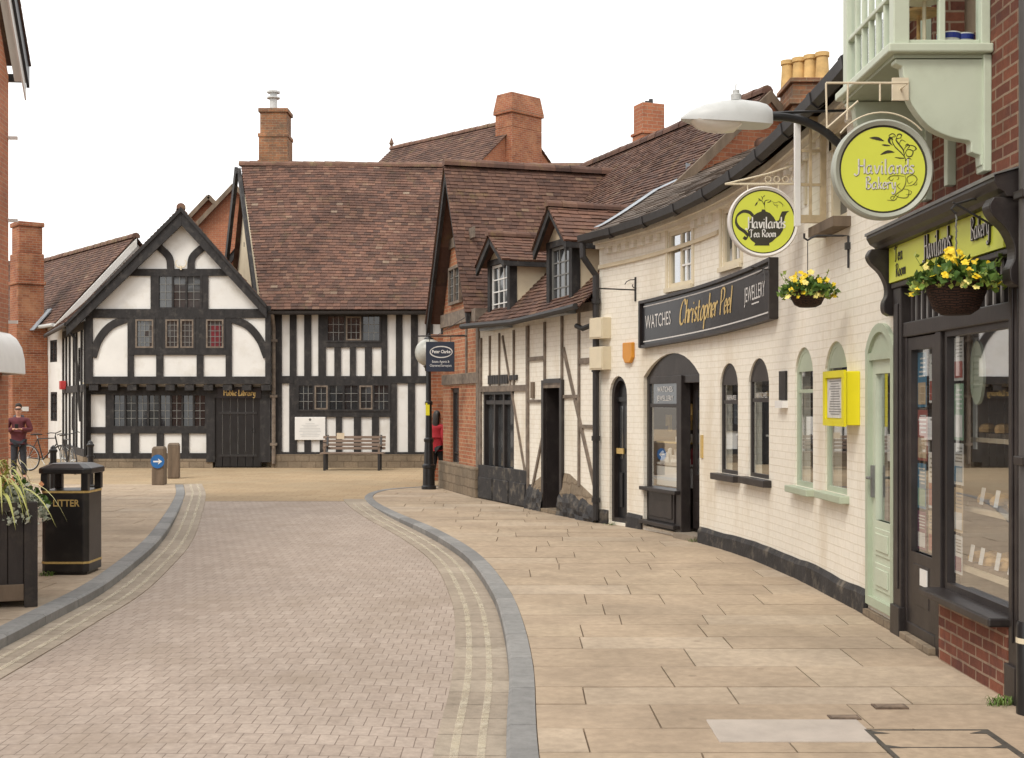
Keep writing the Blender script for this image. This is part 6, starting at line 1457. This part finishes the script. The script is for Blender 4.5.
def basket(label, C, r, depth, nl, nf, seed, spread):
    rr = random.Random(seed); t = thing('hanging_basket', label, 'hanging basket', C, 'flower baskets hanging from the house fronts')
    k = MB(); k.lathe([(r*.45,-depth),(r*.72,-depth*.85),(r*.93,-depth*.4),(r,0),(r*1.03,.012),(r*.97,.014),(r*.9,-.02),(0,-.03)], C, 28); k.build('wicker_bowl', M['wicker'], t, smooth=True)
    k = MB()
    for i in range(nl):
        a, q = rr.uniform(0,6.28), math.sqrt(rr.random())*spread*r; h = max(.0,(1-(q/(spread*r))**2))*r*.55*rr.random()-(.05 if q > r else 0)*rr.random()
        rleaf(k, C+Vector((q*math.cos(a),q*math.sin(a),h)), rr.uniform(.035,.07), rr)
    k.build('foliage', M['leaf'], t)
    k = MB()
    for i in range(nl//3):
        a, q = rr.uniform(0,6.28), math.sqrt(rr.random())*spread*r*1.05; h = max(.0,(1-(q/(spread*r*1.05))**2))*r*.6*rr.random()-(.09 if q > r else 0)*rr.random()
        rleaf(k, C+Vector((q*math.cos(a),q*math.sin(a),h)), rr.uniform(.03,.06), rr)
    k.build('foliage', M['leaf_y'], t)
    k = MB()
    for i in range(16):
        a, q = rr.uniform(0,6.28), r*rr.uniform(.85,1.05); p0 = C+Vector((q*math.cos(a),q*math.sin(a),.02)); up = rr.random() < .5
        pts = [p0, p0+Vector((.04*math.cos(a),.04*math.sin(a),.05 if up else -.01)), p0+Vector((.08*math.cos(a),.08*math.sin(a),.11 if up else -.08))]
        k.tube(pts,.0025,4)
        for p in pts[1:]:
            for e in range(3): rleaf(k, p, rr.uniform(.025,.045), rr, .4)
    k.build('trailing_stems', M['leaf_y'], t, kind='stuff')
    for i in range(nf):
        a = rr.uniform(PI*.75,2.2*PI); q = math.sqrt(rr.random())*spread*r*1.02; h = (1-(q/(spread*r*1.05))**2)*r*.62*rr.uniform(.6,1.45)-(rr.random()*.12 if q > r*1.05 else 0)+.02
        flower(t, C+Vector((q*math.cos(a),q*math.sin(a),h)), rr.uniform(.018,.032), 'petal_y' if rr.random() < .75 else 'petal_p', rr)
    return t
Y1 = 11.04; C1 = Vector((2.57,Y1,HE+(403-290)/F*Y1))
b1 = basket('small brown bowl of yellow pansies hanging below the teapot sign', C1, .16, .15, 400, 34, 3, 1.45)
k = MB(); k.tube([(C1.x,Y1,C1.z+.03),(C1.x,Y1,C1.z+.42)],.004,5); k.build('chain', M['iron'], b1)
k = MB(); zz = HE+(403-238)/F*Y1; xw_ = CF.W(CF.s_at(848),0,0).x
k.tube([(xw_-.01,Y1,zz-.26),(xw_-.01,Y1,zz+.02),(xw_-.06,Y1,zz+.02),(C1.x+.08,Y1,zz+.02),(C1.x+.03,Y1,zz-.0),(C1.x,Y1,zz-.02),(C1.x-.03,Y1,zz+.0),(C1.x-.03,Y1,zz+.04)],.010,6); k.box(xw_-.035,xw_+.01,Y1-.03,Y1+.03,zz-.10,zz-.04); tag(k.build('basket_bracket', M['iron']), 'black hooked bracket on cream wall above the small pansy basket', 'bracket')
Y2 = 7.62; C2 = Vector((2.665,Y2,HE+(403-279)/F*Y2))
b2 = basket('large wicker bowl of yellow pansies hanging before the lime fascia', C2, .185, .215, 600, 44, 5, 1.42)
k = MB()
for i in range(10): q = C2.z+.03+i*.036; k.tube([(C2.x+.004*(i%2),Y2,q),(C2.x-.004*(i%2),Y2,q+.04)],.005,5)
k.build('chain', M['lead_grey'], b2)
k = MB(); zz = C2.z+.42; k.tube([(2.96,Y2,zz+.06),(C2.x+.1,Y2,zz+.06),(C2.x,Y2,zz+.03),(C2.x-.03,Y2,zz-.0),(C2.x,Y2,zz-.03)],.008,6); k.tube([(C2.x-.02,Y2,zz+.04),(C2.x+.29,Y2,zz-.14)],.007,6); tag(k.build('basket_bracket', M['iron']), 'thin black bracket under the bakery cornice holding the larger basket', 'bracket')
k = MB(); sp_ = CF.s_at(770,.1); q0 = CF.W(sp_,.1,0); zz = HE+(403-270)/F*q0.y; k.tube([(q0.x,q0.y,zz),(q0.x-.22,q0.y-.1,zz+.02)],.007,5); k.tube([CF.W(sp_+.5,.1,zz),CF.W(sp_-.05,.18,zz),CF.W(sp_-.1,.18,zz-.12)],.008,5); tag(k.build('hook_bracket', M['iron']), 'thin black hook at the near end of the jeweller fascia', 'bracket')
# ================================================================== STREET FURNITURE
BG = mat('black_bin_enamel', (.013,.012,.012), .32, .3, 4, .08, 25, dirt=((.06,.05,.04),.4,4))
bi = thing('litter_bin', 'black square litter bin with gold bands on the left pavement', 'litter bin', (-4.55,13.14,0))
x0,x1,y0,y1 = -4.79,-4.31,12.9,13.38
def octo(x0,x1,y0,y1,c): return [(x0+c,y0),(x1-c,y0),(x1,y0+c),(x1,y1-c),(x1-c,y1),(x0+c,y1),(x0,y1-c),(x0,y0+c)]
def ext(k, P, z0, z1, Q=None):
    Q = Q or P; n = len(P); k.add([(x,y,z0) for x,y in P]+[(x,y,z1) for x,y in Q],[tuple(range(n-1,-1,-1)),tuple(range(n,2*n))]+[(i,(i+1)%n,n+(i+1)%n,n+i) for i in range(n)])
k = MB(); ext(k, octo(x0,x1,y0,y1,.045), .03, .86); bo = k.build('body', BG, bi, bev=.008)
k = MB(); ext(k, octo(x0+.03,x1-.03,y0+.03,y1-.03,.04), 0, .03); k.build('base', BG, bi)
for z in (.835,.115): k = MB(); ext(k, octo(x0-.003,x1+.003,y0-.003,y1+.003,.046), z, z+.022); k.build('gold_band', M['gold'], bi)
for px_, py_ in ((x0+.035,y0+.035),(x1-.035,y0+.035),(x0+.035,y1-.035),(x1-.035,y1-.035)): k = MB(); k.box(px_-.035,px_+.035,py_-.035,py_+.035,.86,1.03); k.build('corner_post', BG, bi, bev=.005)
k = MB(); P = octo(x0-.03,x1+.03,y0-.03,y1+.03,.06); ext(k, P, 1.03, 1.085); ext(k, P, 1.085, 1.13, octo(x0+.06,x1-.06,y0+.06,y1-.06,.05)); k.build('lid', BG, bi, bev=.01)
k = MB(lambda x,y,z: (x,y0-.003-z,y)); letters(k,'LITTER',-4.53,.70,.098,sx=.9,bold=.002); k.build('lettering', M['gold'], bo)
pln = thing('wooden_planter', 'dark wooden planter box with spiky variegated plants in the left foreground', 'planter', (-4.7,11.3,0))
X0,X1,Y0,Y1 = -5.45,-4.07,10.9,11.6
_ra = rad(23); _MB = MB
class MB(_MB):                                    # the planter stands a little askew to the kerb
    def __init__(s, f=None): _MB.__init__(s, f or (lambda x,y,z: (X1+(x-X1)*math.cos(_ra)-(y-Y0)*math.sin(_ra), Y0+(x-X1)*math.sin(_ra)+(y-Y0)*math.cos(_ra), z)))
for x in (X0,X1-.11):
    for y in (Y0,Y1-.11): k = MB(); k.box(x,x+.11,y,y+.11,0,.90); k.build('corner_post', M['dark_wood'], pln, bev=.008)
n = 9
for i in range(n): a = X0+.11+(X1-X0-.22)*i/n; k = MB(); k.box(a+.003,a+(X1-X0-.22)/n-.003,Y0+.035,Y0+.06,.10,.86); k.build('board', M['dark_wood'], pln, bev=.004)
for i in range(6): a = Y0+.11+(Y1-Y0-.22)*i/6; k = MB(); k.box(X1-.06,X1-.035,a+.003,a+(Y1-Y0-.22)/6-.003,.10,.86); k.build('board', M['dark_wood'], pln, bev=.004)
for z0_,z1_,mt in ((.06,.20,M['wood']),(.82,.90,M['dark_wood'])):
    k = MB(); k.box(X0+.11,X1-.11,Y0+.01,Y0+.034,z0_,z1_); k.build('rail', mt, pln, bev=.006)
    k = MB(); k.box(X1-.034,X1-.01,Y0+.11,Y1-.11,z0_,z1_); k.build('rail', M['dark_wood'], pln, bev=.006)
k = MB(); k.box(X0+.05,X1-.065,Y0+.065,Y1-.05,.06,.82); k.build('soil', mat('dark_soil',(.03,.022,.015),.95), pln)
MB = _MB
M['strap'] = island('variegated_strap_leaves', [(0,(.26,.32,.07)),(.4,(.45,.46,.13)),(.8,(.6,.57,.22)),(1,(.7,.66,.36))], .5, .15, bump=.1)
M['silver'] = island('silver_foliage', [(0,(.28,.31,.22)),(.6,(.45,.48,.38)),(1,(.6,.61,.5))], .7, .15, bump=.1)
M['orange'] = island('orange_petals', [(0,(.6,.22,.08)),(1,(.7,.36,.2))], .6, .1, bump=.1)
sp = thing('spiky_plant', 'yellow-striped strap-leaved plant arching out of the dark planter', 'plant', (-4.75,11.3,.82))
rr = random.Random(4); k = MB()
def strap(k, c, a, L, lift, w):
    d = Vector((math.cos(a),math.sin(a),0)); pr = []; n = 9
    for i in range(n+1):
        t = i/n; pr.append(Vector(c)+d*(L*t*(1-.12*t))+Vector((0,0,lift*t*1.9-(lift*1.6+.35*L)*t*t*1.05)))
    sd = Vector((-d.y,d.x,0)); vs = []
    for i, p in enumerate(pr): ww = w*(.6+.8*math.sin(PI*min(1,(i/n)*.9+.1)))*(1-(i/n)**4); vs += [p+sd*ww/2, p-sd*ww/2]
    k.add(vs,[(2*i,2*i+2,2*i+3,2*i+1) for i in range(n)])
for i in range(70): strap(k, (-4.66+rr.uniform(-.12,.12),11.15+rr.uniform(-.1,.1),.85), rr.uniform(0,6.28), rr.uniform(.35,.72), rr.uniform(.3,.85), rr.uniform(.012,.02))
for a, L_, lf in ((-.9,.66,.34),(-.65,.62,.5),(-1.25,.6,.4),(-.3,.72,.42),(-1.7,.66,.36),(.1,.7,.5),(-1.05,.5,.6)): strap(k, (-4.5,11.05,.85), a, L_, lf, .026)
k.build('leaves', M['strap'], sp, smooth=True)
for nm_, lab, key, cx, cy, n_, r_, sz in (('silver_plant','feathery silver foliage spilling over the corner of the dark planter','silver',-4.27,11.02,520,.22,.045),('bedding_plant','low green bedding plant with small orange flowers in the dark planter','leaf',-4.42,11.25,520,.30,.05)):
    t = thing(nm_, lab, 'plant', (cx,cy,.84)); k = MB()
    for i in range(n_):
        a, q = rr.uniform(0,6.28), math.sqrt(rr.random())*r_; z = .84+(.26 if key == 'leaf' else .20)*(1-(q/r_)**2)*rr.random()-(.14*rr.random() if key == 'silver' and q > .16 and math.cos(a-5.5) > 0 else 0)
        rleaf(k, (cx+q*math.cos(a),cy+q*math.sin(a),z), sz*rr.uniform(.7,1.3), rr)
    k.build('foliage', M[key], t)
    if key == 'leaf':
        for i in range(14): a, q = rr.uniform(0,6.28), rr.random()*.3; flower(t, (cx+q*math.cos(a),cy+q*math.sin(a),1.0+.12*rr.random()), .026, 'orange', rr)
# bollards
bo0 = thing('bollard', 'black iron bollard nearer the white house and the bicycle', 'bollard', (-8.2,22.7,0), 'black iron bollards on the left pavement')
prof = [(.085,0),(.085,.08),(.065,.10),(.058,.62),(.075,.64),(.075,.68),(.058,.70),(.055,.86),(.07,.88),(.07,.91),(.05,.93),(.045,.96),(.0,1.0)]
k = MB(); k.lathe(prof[:4]+[(.058,.86),(.0,.86)], (-8.2,22.7,0), 16); k.build('shaft', M['black_gloss'], bo0, smooth=True)
k = MB(); k.lathe([(.074,.64),(.078,.66),(.074,.69)], (-8.2,22.7,0), 16); k.build('collar', M['black_gloss'], bo0, smooth=True)
k = MB(); k.lathe([(.06,.86),(.074,.88),(.074,.91),(.052,.93),(.045,.965),(.0,1.0)], (-8.2,22.7,0), 16); k.build('cap', M['black_gloss'], bo0, smooth=True)
dup(bo0, (-8.53,25.7,0), 0, 'black iron bollard in front of the gabled house corner, just above the bin lid')
# timber posts at the mouth of the square
po = thing('wooden_post', 'square timber post carrying the round blue arrow sign', 'post', (-7.55,27.2,0), 'weathered timber posts at the square')
k = MB(); k.box(-7.68,-7.42,27.05,27.33,0,.77); k.build('post', M['wood'], po, bev=.02); k = MB(); ext(k,[(-7.68,27.05),(-7.42,27.05),(-7.42,27.33),(-7.68,27.33)],.77,.82,[(-7.65,27.1),(-7.45,27.1),(-7.45,27.3),(-7.65,27.3)]); k.build('cap', M['wood'], po, bev=.008)
dup(po, (-7.88,29.6,0), rad(8), 'square timber post without a sign, standing behind the one with the arrow')
c = at(157.5,461.5,27.03); ar = thing('arrow_sign', 'round blue sign with white right-pointing arrow fixed to timber post', 'sign', c)
k = MB(lambda x,y,z: (c.x+x,27.045-z,c.z+y)); k.add([(.145*math.cos(t),.145*math.sin(t),.0) for t in [i*PI/16 for i in range(32)]]+[(.145*math.cos(t),.145*math.sin(t),.02) for t in [i*PI/16 for i in range(32)]],[tuple(range(32)),tuple(range(63,31,-1))]+[(i,(i+1)%32,32+(i+1)%32,32+i) for i in range(32)]); k.build('disc', mat('sign_blue',(.02,.13,.36),.4), ar)
k = MB(lambda x,y,z: (c.x+x,27.022-z,c.z+y)); k.add([(-.09,-.016,0),(.03,-.016,0),(.01,-.065,0),(.10,0,0),(.01,.065,0),(.03,.016,0),(-.09,.016,0)],[(0,1,2,3,4,5,6)]); k.build('arrow', M['white_paint'], ar)
# bicycle leaning by the chimney
def bicycle(o, a, label):
    c = Vector(o); T = Matrix.Translation(c) @ Matrix.Rotation(a,4,'Z') @ Matrix.Rotation(rad(6),4,'X'); f = lambda x,y,z: T @ Vector((x,y,z))
    b = thing('bicycle', label, 'bicycle', c); steel = M['black_gloss']
    for wx in (-.52,.52):
        k = MB(f); k.tube([(wx+.33*math.cos(t),0,.345+.33*math.sin(t)) for t in [2*PI*i/28 for i in range(28)]],.018,6,closed=True); wl = k.build('wheel', M['iron'], b)
        k = MB(f); k.tube([(wx+.305*math.cos(t),0,.345+.305*math.sin(t)) for t in [2*PI*i/28 for i in range(28)]],.008,5,closed=True); k.build('rim', M['galv'], wl)
        k = MB(f)
        for i in range(14): t = 2*PI*i/14; k.tube([(wx,.0,.345),(wx+.30*math.cos(t),0,.345+.30*math.sin(t))],.0025,4)
        k.tube([(wx,-.05,.345),(wx,.05,.345)],.02,8); k.build('spokes', M['galv'], wl)
    k = MB(f); bb = (-.08,0,.30); hd = (.36,0,.86); st = (-.20,0,.84)
    for p_, q_, r_ in ((bb,st,.016),(bb,(.38,0,.72),.018),(st,hd,.015),(bb,(-.52,0,.345),.011),(st,(-.52,0,.345),.010),((.34,0,.92),(.38,0,.72),.018),((.38,0,.72),(.52,0,.345),.013)): k.tube([p_,q_],r_,8)
    k.build('frame', steel, b)
    k = MB(f); k.tube(cr([(.30,-.27,1.0),(.36,-.20,1.02),(.37,0,.99),(.36,.20,1.02),(.30,.27,1.0)],4),.012,7); k.tube([(.34,0,.9),(.37,0,.99)],.012,7); k.build('handlebar', steel, b)
    k = MB(f); k.tube([st,(-.225,0,.95)],.012,7); k.build('seat_post', M['galv'], b)
    k = MB(f); k.add([(-.36,-.08,.965),(-.36,.08,.965),(-.2,.07,.97),(-.05,.02,.96),(-.05,-.02,.96),(-.2,-.07,.97),(-.36,-.07,.93),(-.36,.07,.93),(-.05,0,.94)],[(0,1,2,3,4,5),(0,6,7,1),(1,7,8,3,2),(0,5,4,8,6)]); k.build('saddle', M['iron'], b, bev=.01)
    k = MB(f); k.tube([(bb[0],-.05,bb[2]),(bb[0]+.10,-.07,.18),(bb[0]+.10,-.14,.18)],.01,6); k.tube([(bb[0],.05,bb[2]),(bb[0]-.10,.07,.42),(bb[0]-.10,.14,.42)],.01,6); k.lathe([(.09,-.004),(.09,.004)], f(bb[0],-.04,bb[2]), 16, Matrix.Rotation(a,3,'Z') @ Matrix.Rotation(PI/2,3,'X')); k.build('crank', M['galv'], b)
    return b
bicycle((-11.95,32.6,0), rad(-18), 'black bicycle leaning near the brick chimney beside the man')
bicycle((-11.0,31.6,0), rad(-58), 'second bicycle, seen half end-on to the right of the black one')
# covers let into the flagstones
CV = mat('pale_concrete_slab', (.42,.37,.32), .9, .12, 4, .3, 40)
k = MB(); k.box(1.07,1.90,6.55,7.0,-.01,.007); tag(k.build('service_slab', CV, None, bev=.004), 'pale smooth service slab let into the near pavement', 'slab')
CI = mat('rusty_cover_iron', (.12,.085,.06), .8, .4, 20, .5, 60)
for nm2, lab, x0,x1,y0,y1 in (('iron_cover','small rusty cover touching the pale service slab',1.76,1.93,7.01,7.10),('iron_cover','small rusty cover nearest the bakery brickwork',2.08,2.27,7.26,7.36)):
    t = thing(nm2, lab, 'cover', ((x0+x1)/2,(y0+y1)/2,0), 'small iron covers in the pavement'); k = MB(); ring(k, [(x0,0),(x1,0),(x1,0),(x0,0)], [(x0,0)]*4, 0, 0) if False else None
    k = MB(); k.box(x0,x1,y0,y1,-.01,.008); k.build('cover_frame', CI, t); k = MB(); k.box(x0+.015,x1-.015,y0+.015,y1-.015,.008,.011); k.build('lid', mat('worn_lid',(.19,.14,.1),.75,.3,25), t)
t = thing('paved_cover', 'recessed paved manhole cover with dark metal frame at the bottom right', 'cover', (2.2,6.4,0)); FRM = mat('dark_metal_cover_frame', (.07,.062,.05), .7, .4, 12)
for b_ in ((1.88,1.905,5.95,6.78),(2.50,2.54,5.95,6.78),(1.905,2.50,6.76,6.78),(1.905,2.5,6.42,6.432),(1.905,2.5,6.12,6.132)): k = MB(); k.box(b_[0],b_[1],b_[2],b_[3],-.01,.0085); k.build('frame_bar', FRM, t)
for y in (6.74,6.46,6.16):
    for x, sg in ((1.905,1),(2.5,-1)): k = MB(); k.add([(x,y+.012,.0088),(x+sg*.09,y-.045,.0088),(x,y-.05,.0088)],[(0,1,2)]); k.build('frame_lug', FRM, t)
for y0,y1 in ((6.432,6.76),(6.132,6.42),(5.95,6.12)): k = MB(); k.box(1.905,2.5,y0,y1,-.01,.0065); k.build('paving_inlay', M['flag'], t)
# weeds at wall feet
M['weed'] = island('weed_leaves', [(0,(.07,.12,.02)),(1,(.15,.22,.05))], .6, .2, bump=.1)
for c, n_, r_, lab in (((2.84,7.36,.0),60,.10,'green weed tuft at the foot of the grey bakery downpipe'),((-4.72,12.86,.0),40,.07,'green weed tuft at the foot of the litter bin'),((-4.5,10.82,.0),40,.09,'green weed tuft in front of the dark planter'),((2.30,16.0,0),30,.08,'green weed tuft by the jeweller doorstep'),((1.42,18.2,0),26,.07,'green weed tuft at the foot of the narrow black door')):
    k = MB(); rr = random.Random(n_)
    for i in range(n_): a, q = rr.uniform(0,6.28), rr.random()*r_; strap(k, (c[0]+q*math.cos(a),c[1]+q*math.sin(a)*.5,c[2]-.005), rr.uniform(0,6.28), rr.uniform(.03,.09), rr.uniform(.04,.12), .006)
    tag(k.build('weed', M['weed']), lab, 'weed', 'weeds at wall feet')

# ================================================================== PEOPLE
def skin(name, pts, edges, matn, parent, sub=2, root=0, xf=None):
    """pts: (x,y,z,r); grown with a Skin modifier into one surface"""
    me = bpy.data.meshes.new(name); off = ROOTLOC[parent.name if parent.parent is None else parent.parent.name]
    P = [xf(Vector(p[:3])) for p in pts]
    me.from_pydata([p-off for p in P], edges, []); o = bpy.data.objects.new(name, me); COL.objects.link(o)
    sm = o.modifiers.new('Skin','SKIN'); sm.use_smooth_shade = True; sm.branch_smoothing = .6
    for i, p in enumerate(pts): r = p[3] if isinstance(p[3],tuple) else (p[3],p[3]); me.skin_vertices[0].data[i].radius = r; me.skin_vertices[0].data[i].use_root = (i == root)
    ss = o.modifiers.new('Sub','SUBSURF'); ss.levels = sub; ss.render_levels = sub
    ev = o.evaluated_get(bpy.context.evaluated_depsgraph_get()); nmsh = bpy.data.meshes.new_from_object(ev); o.modifiers.clear(); o.data = nmsh; bpy.data.meshes.remove(me)
    nmsh.materials.clear(); nmsh.materials.append(matn); nmsh.name = name
    nmsh.polygons.foreach_set('use_smooth',[True]*len(nmsh.polygons)); o.parent = parent; return o
def person(label, loc, yaw, sc, arms, legs, coat, coat_len, trous, hairm, hair, coat_extra=0):
    t = thing('person', label, 'person', loc); Mx = Matrix.Translation(loc) @ Matrix.Rotation(yaw,4,'Z') @ Matrix.Scale(sc,4); xf = lambda v: Mx @ v
    # body: faces -y; joints then radii
    B = [(0,0,.95,(.13,.10)),(0,.0,1.12,(.115,.09)),(0,.0,1.32,(.145,.10)),(0,.01,1.45,(.10,.075)),(0,.0,1.525,.052),(0,-.02,1.60,(.066,.075)),(0,-.015,1.69,(.076,.092)),(0,-.005,1.76,(.055,.065))]
    E = [(i,i+1) for i in range(7)]
    L = len(B)
    for sg in (-1,1):
        sh, el, wr = arms[0 if sg < 0 else 1]; b = len(B)
        B += [(*sh,.055),(*el,.042),(*wr,.028)]; E += [(3,b),(b,b+1),(b+1,b+2)]
        hd = Vector(wr)-Vector(el); hd.normalize(); pm = Vector(wr)+hd*.055; c = len(B); B.append((*pm,(.026,.02))); E.append((b+2,c))
        sd = hd.cross(Vector((0,0,1))).normalized()
        for i in range(4):
            f0 = pm+sd*(-.027+.018*i)+hd*.03; f1 = f0+hd*(.035-.004*abs(i-1.4))+Vector((0,0,-.012)); f2 = f1+hd*.018+Vector((0,-.004,-.02)); d = len(B)
            B += [(*f0,.0095),(*f1,.009),(*f2,.008)]; E += [(c,d),(d,d+1),(d+1,d+2)]
        f0 = Vector(wr)+hd*.03-sd*.034; f1 = f0+hd*.03-sd*.012; d = len(B); B += [(*f0,.011),(*f1,.009)]; E += [(b+2,d),(d,d+1)]
    for sg in (-1,1):
        hp, kn, an, toe = legs[0 if sg < 0 else 1]; b = len(B)
        B += [(*hp,.085),(*kn,.056),(*an,.038),(*toe,.035)]; E += [(0,b),(b,b+1),(b+1,b+2),(b+2,b+3)]
    body = skin('body', B, E, M['skin'], t, 2, 0, xf)
    C = [(0,0,1.0-coat_len*.0,(.165,.13)),(0,0,1.14,(.15,.12)),(0,0,1.32,(.18,.13)),(0,.01,1.455,(.155,.115)),(0,.0,1.525,(.078,.08)),(0,0,1.0-coat_len,(.19,.15))]; E = [(0,1),(1,2),(2,3),(3,4),(0,5)]
    for a in arms: b = len(C); sh, el, wr = a; w2 = Vector(el).lerp(Vector(wr),.92); C += [(*sh,.09),(*el,.066),(*w2,.048)]; E += [(3,b),(b,b+1),(b+1,b+2)]
    skin('coat', C, E, coat, t, 2, 0, xf)
    C = [(0,0,.97,(.15,.12))]; E = []
    for hp, kn, an, toe in legs: b = len(C); a2 = Vector(kn).lerp(Vector(an),.96); C += [(*hp,.098),(*kn,.072),(*a2,.06)]; E += [(0,b),(b,b+1),(b+1,b+2)]
    skin('trousers', C, E, trous, t, 2, 0, xf)
    for hp, kn, an, toe in legs: skin('shoe', [(an[0],an[1]+.03,.045,.045),(an[0],an[1]-.06,.045,.047),(toe[0],toe[1]-.03,.038,.034)],[(0,1),(1,2)], M['iron'], t, 2, 0, xf)
    skin('hair', hair, [(i,i+1) for i in range(len(hair)-1)], hairm, t, 2, 0, xf)
    skin('nose', [(0,-.105,1.672,.010),(0,-.118,1.645,.014)],[(0,1)], M['skin'], t, 1, 0, xf)
    for sg in (-1,1): skin('ear', [(sg*.078,-.01,1.675,.012),(sg*.082,-.005,1.645,.014)],[(0,1)], M['skin'], t, 1, 0, xf)
    skin('mouth', [(-.022,-.098,1.608,.006),(.022,-.098,1.608,.006)],[(0,1)], mat('lip',(.32,.11,.09),.5), t, 1, 0, xf)
    return t, xf
HB = mat('dark_brown_hair', (.02,.013,.009), .6, .3, 20)
mloc = Vector((at(18.5,480,28.8).x, 28.8, 0))
mt_, mxf = person('man in maroon jacket and dark jeans looking down at a phone', mloc, rad(14), .955,
    [((-.19,.01,1.43),(-.285,-.02,1.18),(-.07,-.26,1.22)), ((.19,.01,1.43),(.285,-.02,1.18),(.07,-.26,1.22))],
    [((-.09,0,.90),(-.10,-.02,.50),(-.11,.02,.09),(-.13,-.12,.04)), ((.09,0,.90),(.11,.0,.50),(.13,.03,.09),(.15,-.11,.04))],
    mat('maroon_jacket',(.10,.018,.025),.8,.25,8,.2,30), .13, mat('dark_jeans',(.025,.027,.035),.85,.25,12,.2,50), HB, [(0,.045,1.68,(.07,.05)),(0,.03,1.75,(.082,.075)),(0,-.02,1.785,(.072,.07)),(0,-.065,1.775,(.05,.03))])
skin('sunglasses', [(-.074,-.05,1.695,.005),(-.058,-.090,1.692,.017),(-.022,-.104,1.69,.017),(.022,-.104,1.69,.017),(.058,-.090,1.692,.017),(.074,-.05,1.695,.005)],[(i,i+1) for i in range(5)], M['black_gloss'], mt_, 1, 0, mxf)
skin('grey_hood', [(-.12,.03,1.50,.05),(0,.09,1.50,.06),(.12,.03,1.50,.05)],[(0,1),(1,2)], mat('grey_hood',(.10,.105,.12),.9), mt_, 2, 0, mxf)
k = MB(lambda x,y,z: mxf(Vector((x,y,z)))); k.box(-.04,.04,-.345,-.335,1.20,1.34); tag(k.build('mobile_phone', M['black_gloss'], None, bev=.004), 'small black phone held in front of the man in the maroon jacket', 'phone')
wloc = Vector((at(437.5,487,26.98).x, 26.98, 0))
person('woman in a red coat with long dark hair walking round the brick corner', wloc, rad(150), .875,
    [((-.165,.01,1.42),(-.215,.04,1.16),(-.21,-.06,.93)), ((.165,.01,1.42),(.215,.0,1.16),(.21,-.12,.95))],
    [((-.085,0,.90),(-.09,-.10,.50),(-.09,-.02,.09),(-.09,-.16,.04)), ((.085,0,.90),(.09,.04,.50),(.09,.20,.12),(.09,.08,.04))],
    mat('bright_red_coat',(.34,.012,.022),.8,.2,8,.2,30), .16, mat('black_trousers',(.012,.012,.014),.85,.2,8), mat('long_dark_hair',(.014,.009,.007),.5,.3,20), [(0,-.03,1.785,(.06,.06)),(0,.03,1.76,(.085,.075)),(0,.06,1.66,(.088,.06)),(0,.075,1.52,(.09,.05)),(0,.085,1.36,(.07,.035))])
# ================================================================== camera, sky, light
cam = bpy.data.cameras.new('camera'); co = bpy.data.objects.new('camera', cam); COL.objects.link(co)
co.location = (0,0,HE); co.rotation_euler = (PI/2,0,0); cam.sensor_width = 36; cam.lens = F/1024*36; cam.shift_y = 24/1024; cam.clip_end = 2000; cam.clip_start = .05
scn.camera = co
wd = bpy.data.worlds.new('World'); scn.world = wd; wd.use_nodes = True; nt = wd.node_tree; bg = nt.nodes['Background']
SUN_EL, SUN_AZ = rad(52), rad(215)              # high, behind the camera's left shoulder
sk = nt.nodes.new('ShaderNodeTexSky'); sk.sky_type = 'NISHITA'; sk.sun_disc = False; sk.sun_elevation = SUN_EL; sk.sun_rotation = SUN_AZ; sk.dust_density = 3
hs = nt.nodes.new('ShaderNodeHueSaturation'); hs.inputs['Saturation'].default_value = .2; nt.links.new(sk.outputs[0], hs.inputs['Color'])
mx = nt.nodes.new('ShaderNodeMix'); mx.data_type = 'RGBA'; mx.inputs[0].default_value = .75; nt.links.new(hs.outputs[0], mx.inputs[6]); mx.inputs[7].default_value = (13.2,13.0,12.7,1)
nt.links.new(mx.outputs[2], bg.inputs['Color']); bg.inputs['Strength'].default_value = .1
sl = bpy.data.lights.new('sun','SUN'); sl.energy = 1.3; sl.angle = rad(18); sl.color = (1,.94,.85)
so = bpy.data.objects.new('sun', sl); COL.objects.link(so)
dirv = Vector((math.sin(SUN_AZ)*math.cos(SUN_EL), math.cos(SUN_AZ)*math.cos(SUN_EL), math.sin(SUN_EL)))
so.rotation_euler = dirv.to_track_quat('Z','Y').to_euler()
scn.view_settings.view_transform = 'Standard'; scn.view_settings.look = 'None'; scn.view_settings.exposure = .52; scn.view_settings.gamma = 1
scn.render.engine = 'CYCLES'; scn.cycles.max_bounces = 6; scn.cycles.transparent_max_bounces = 12
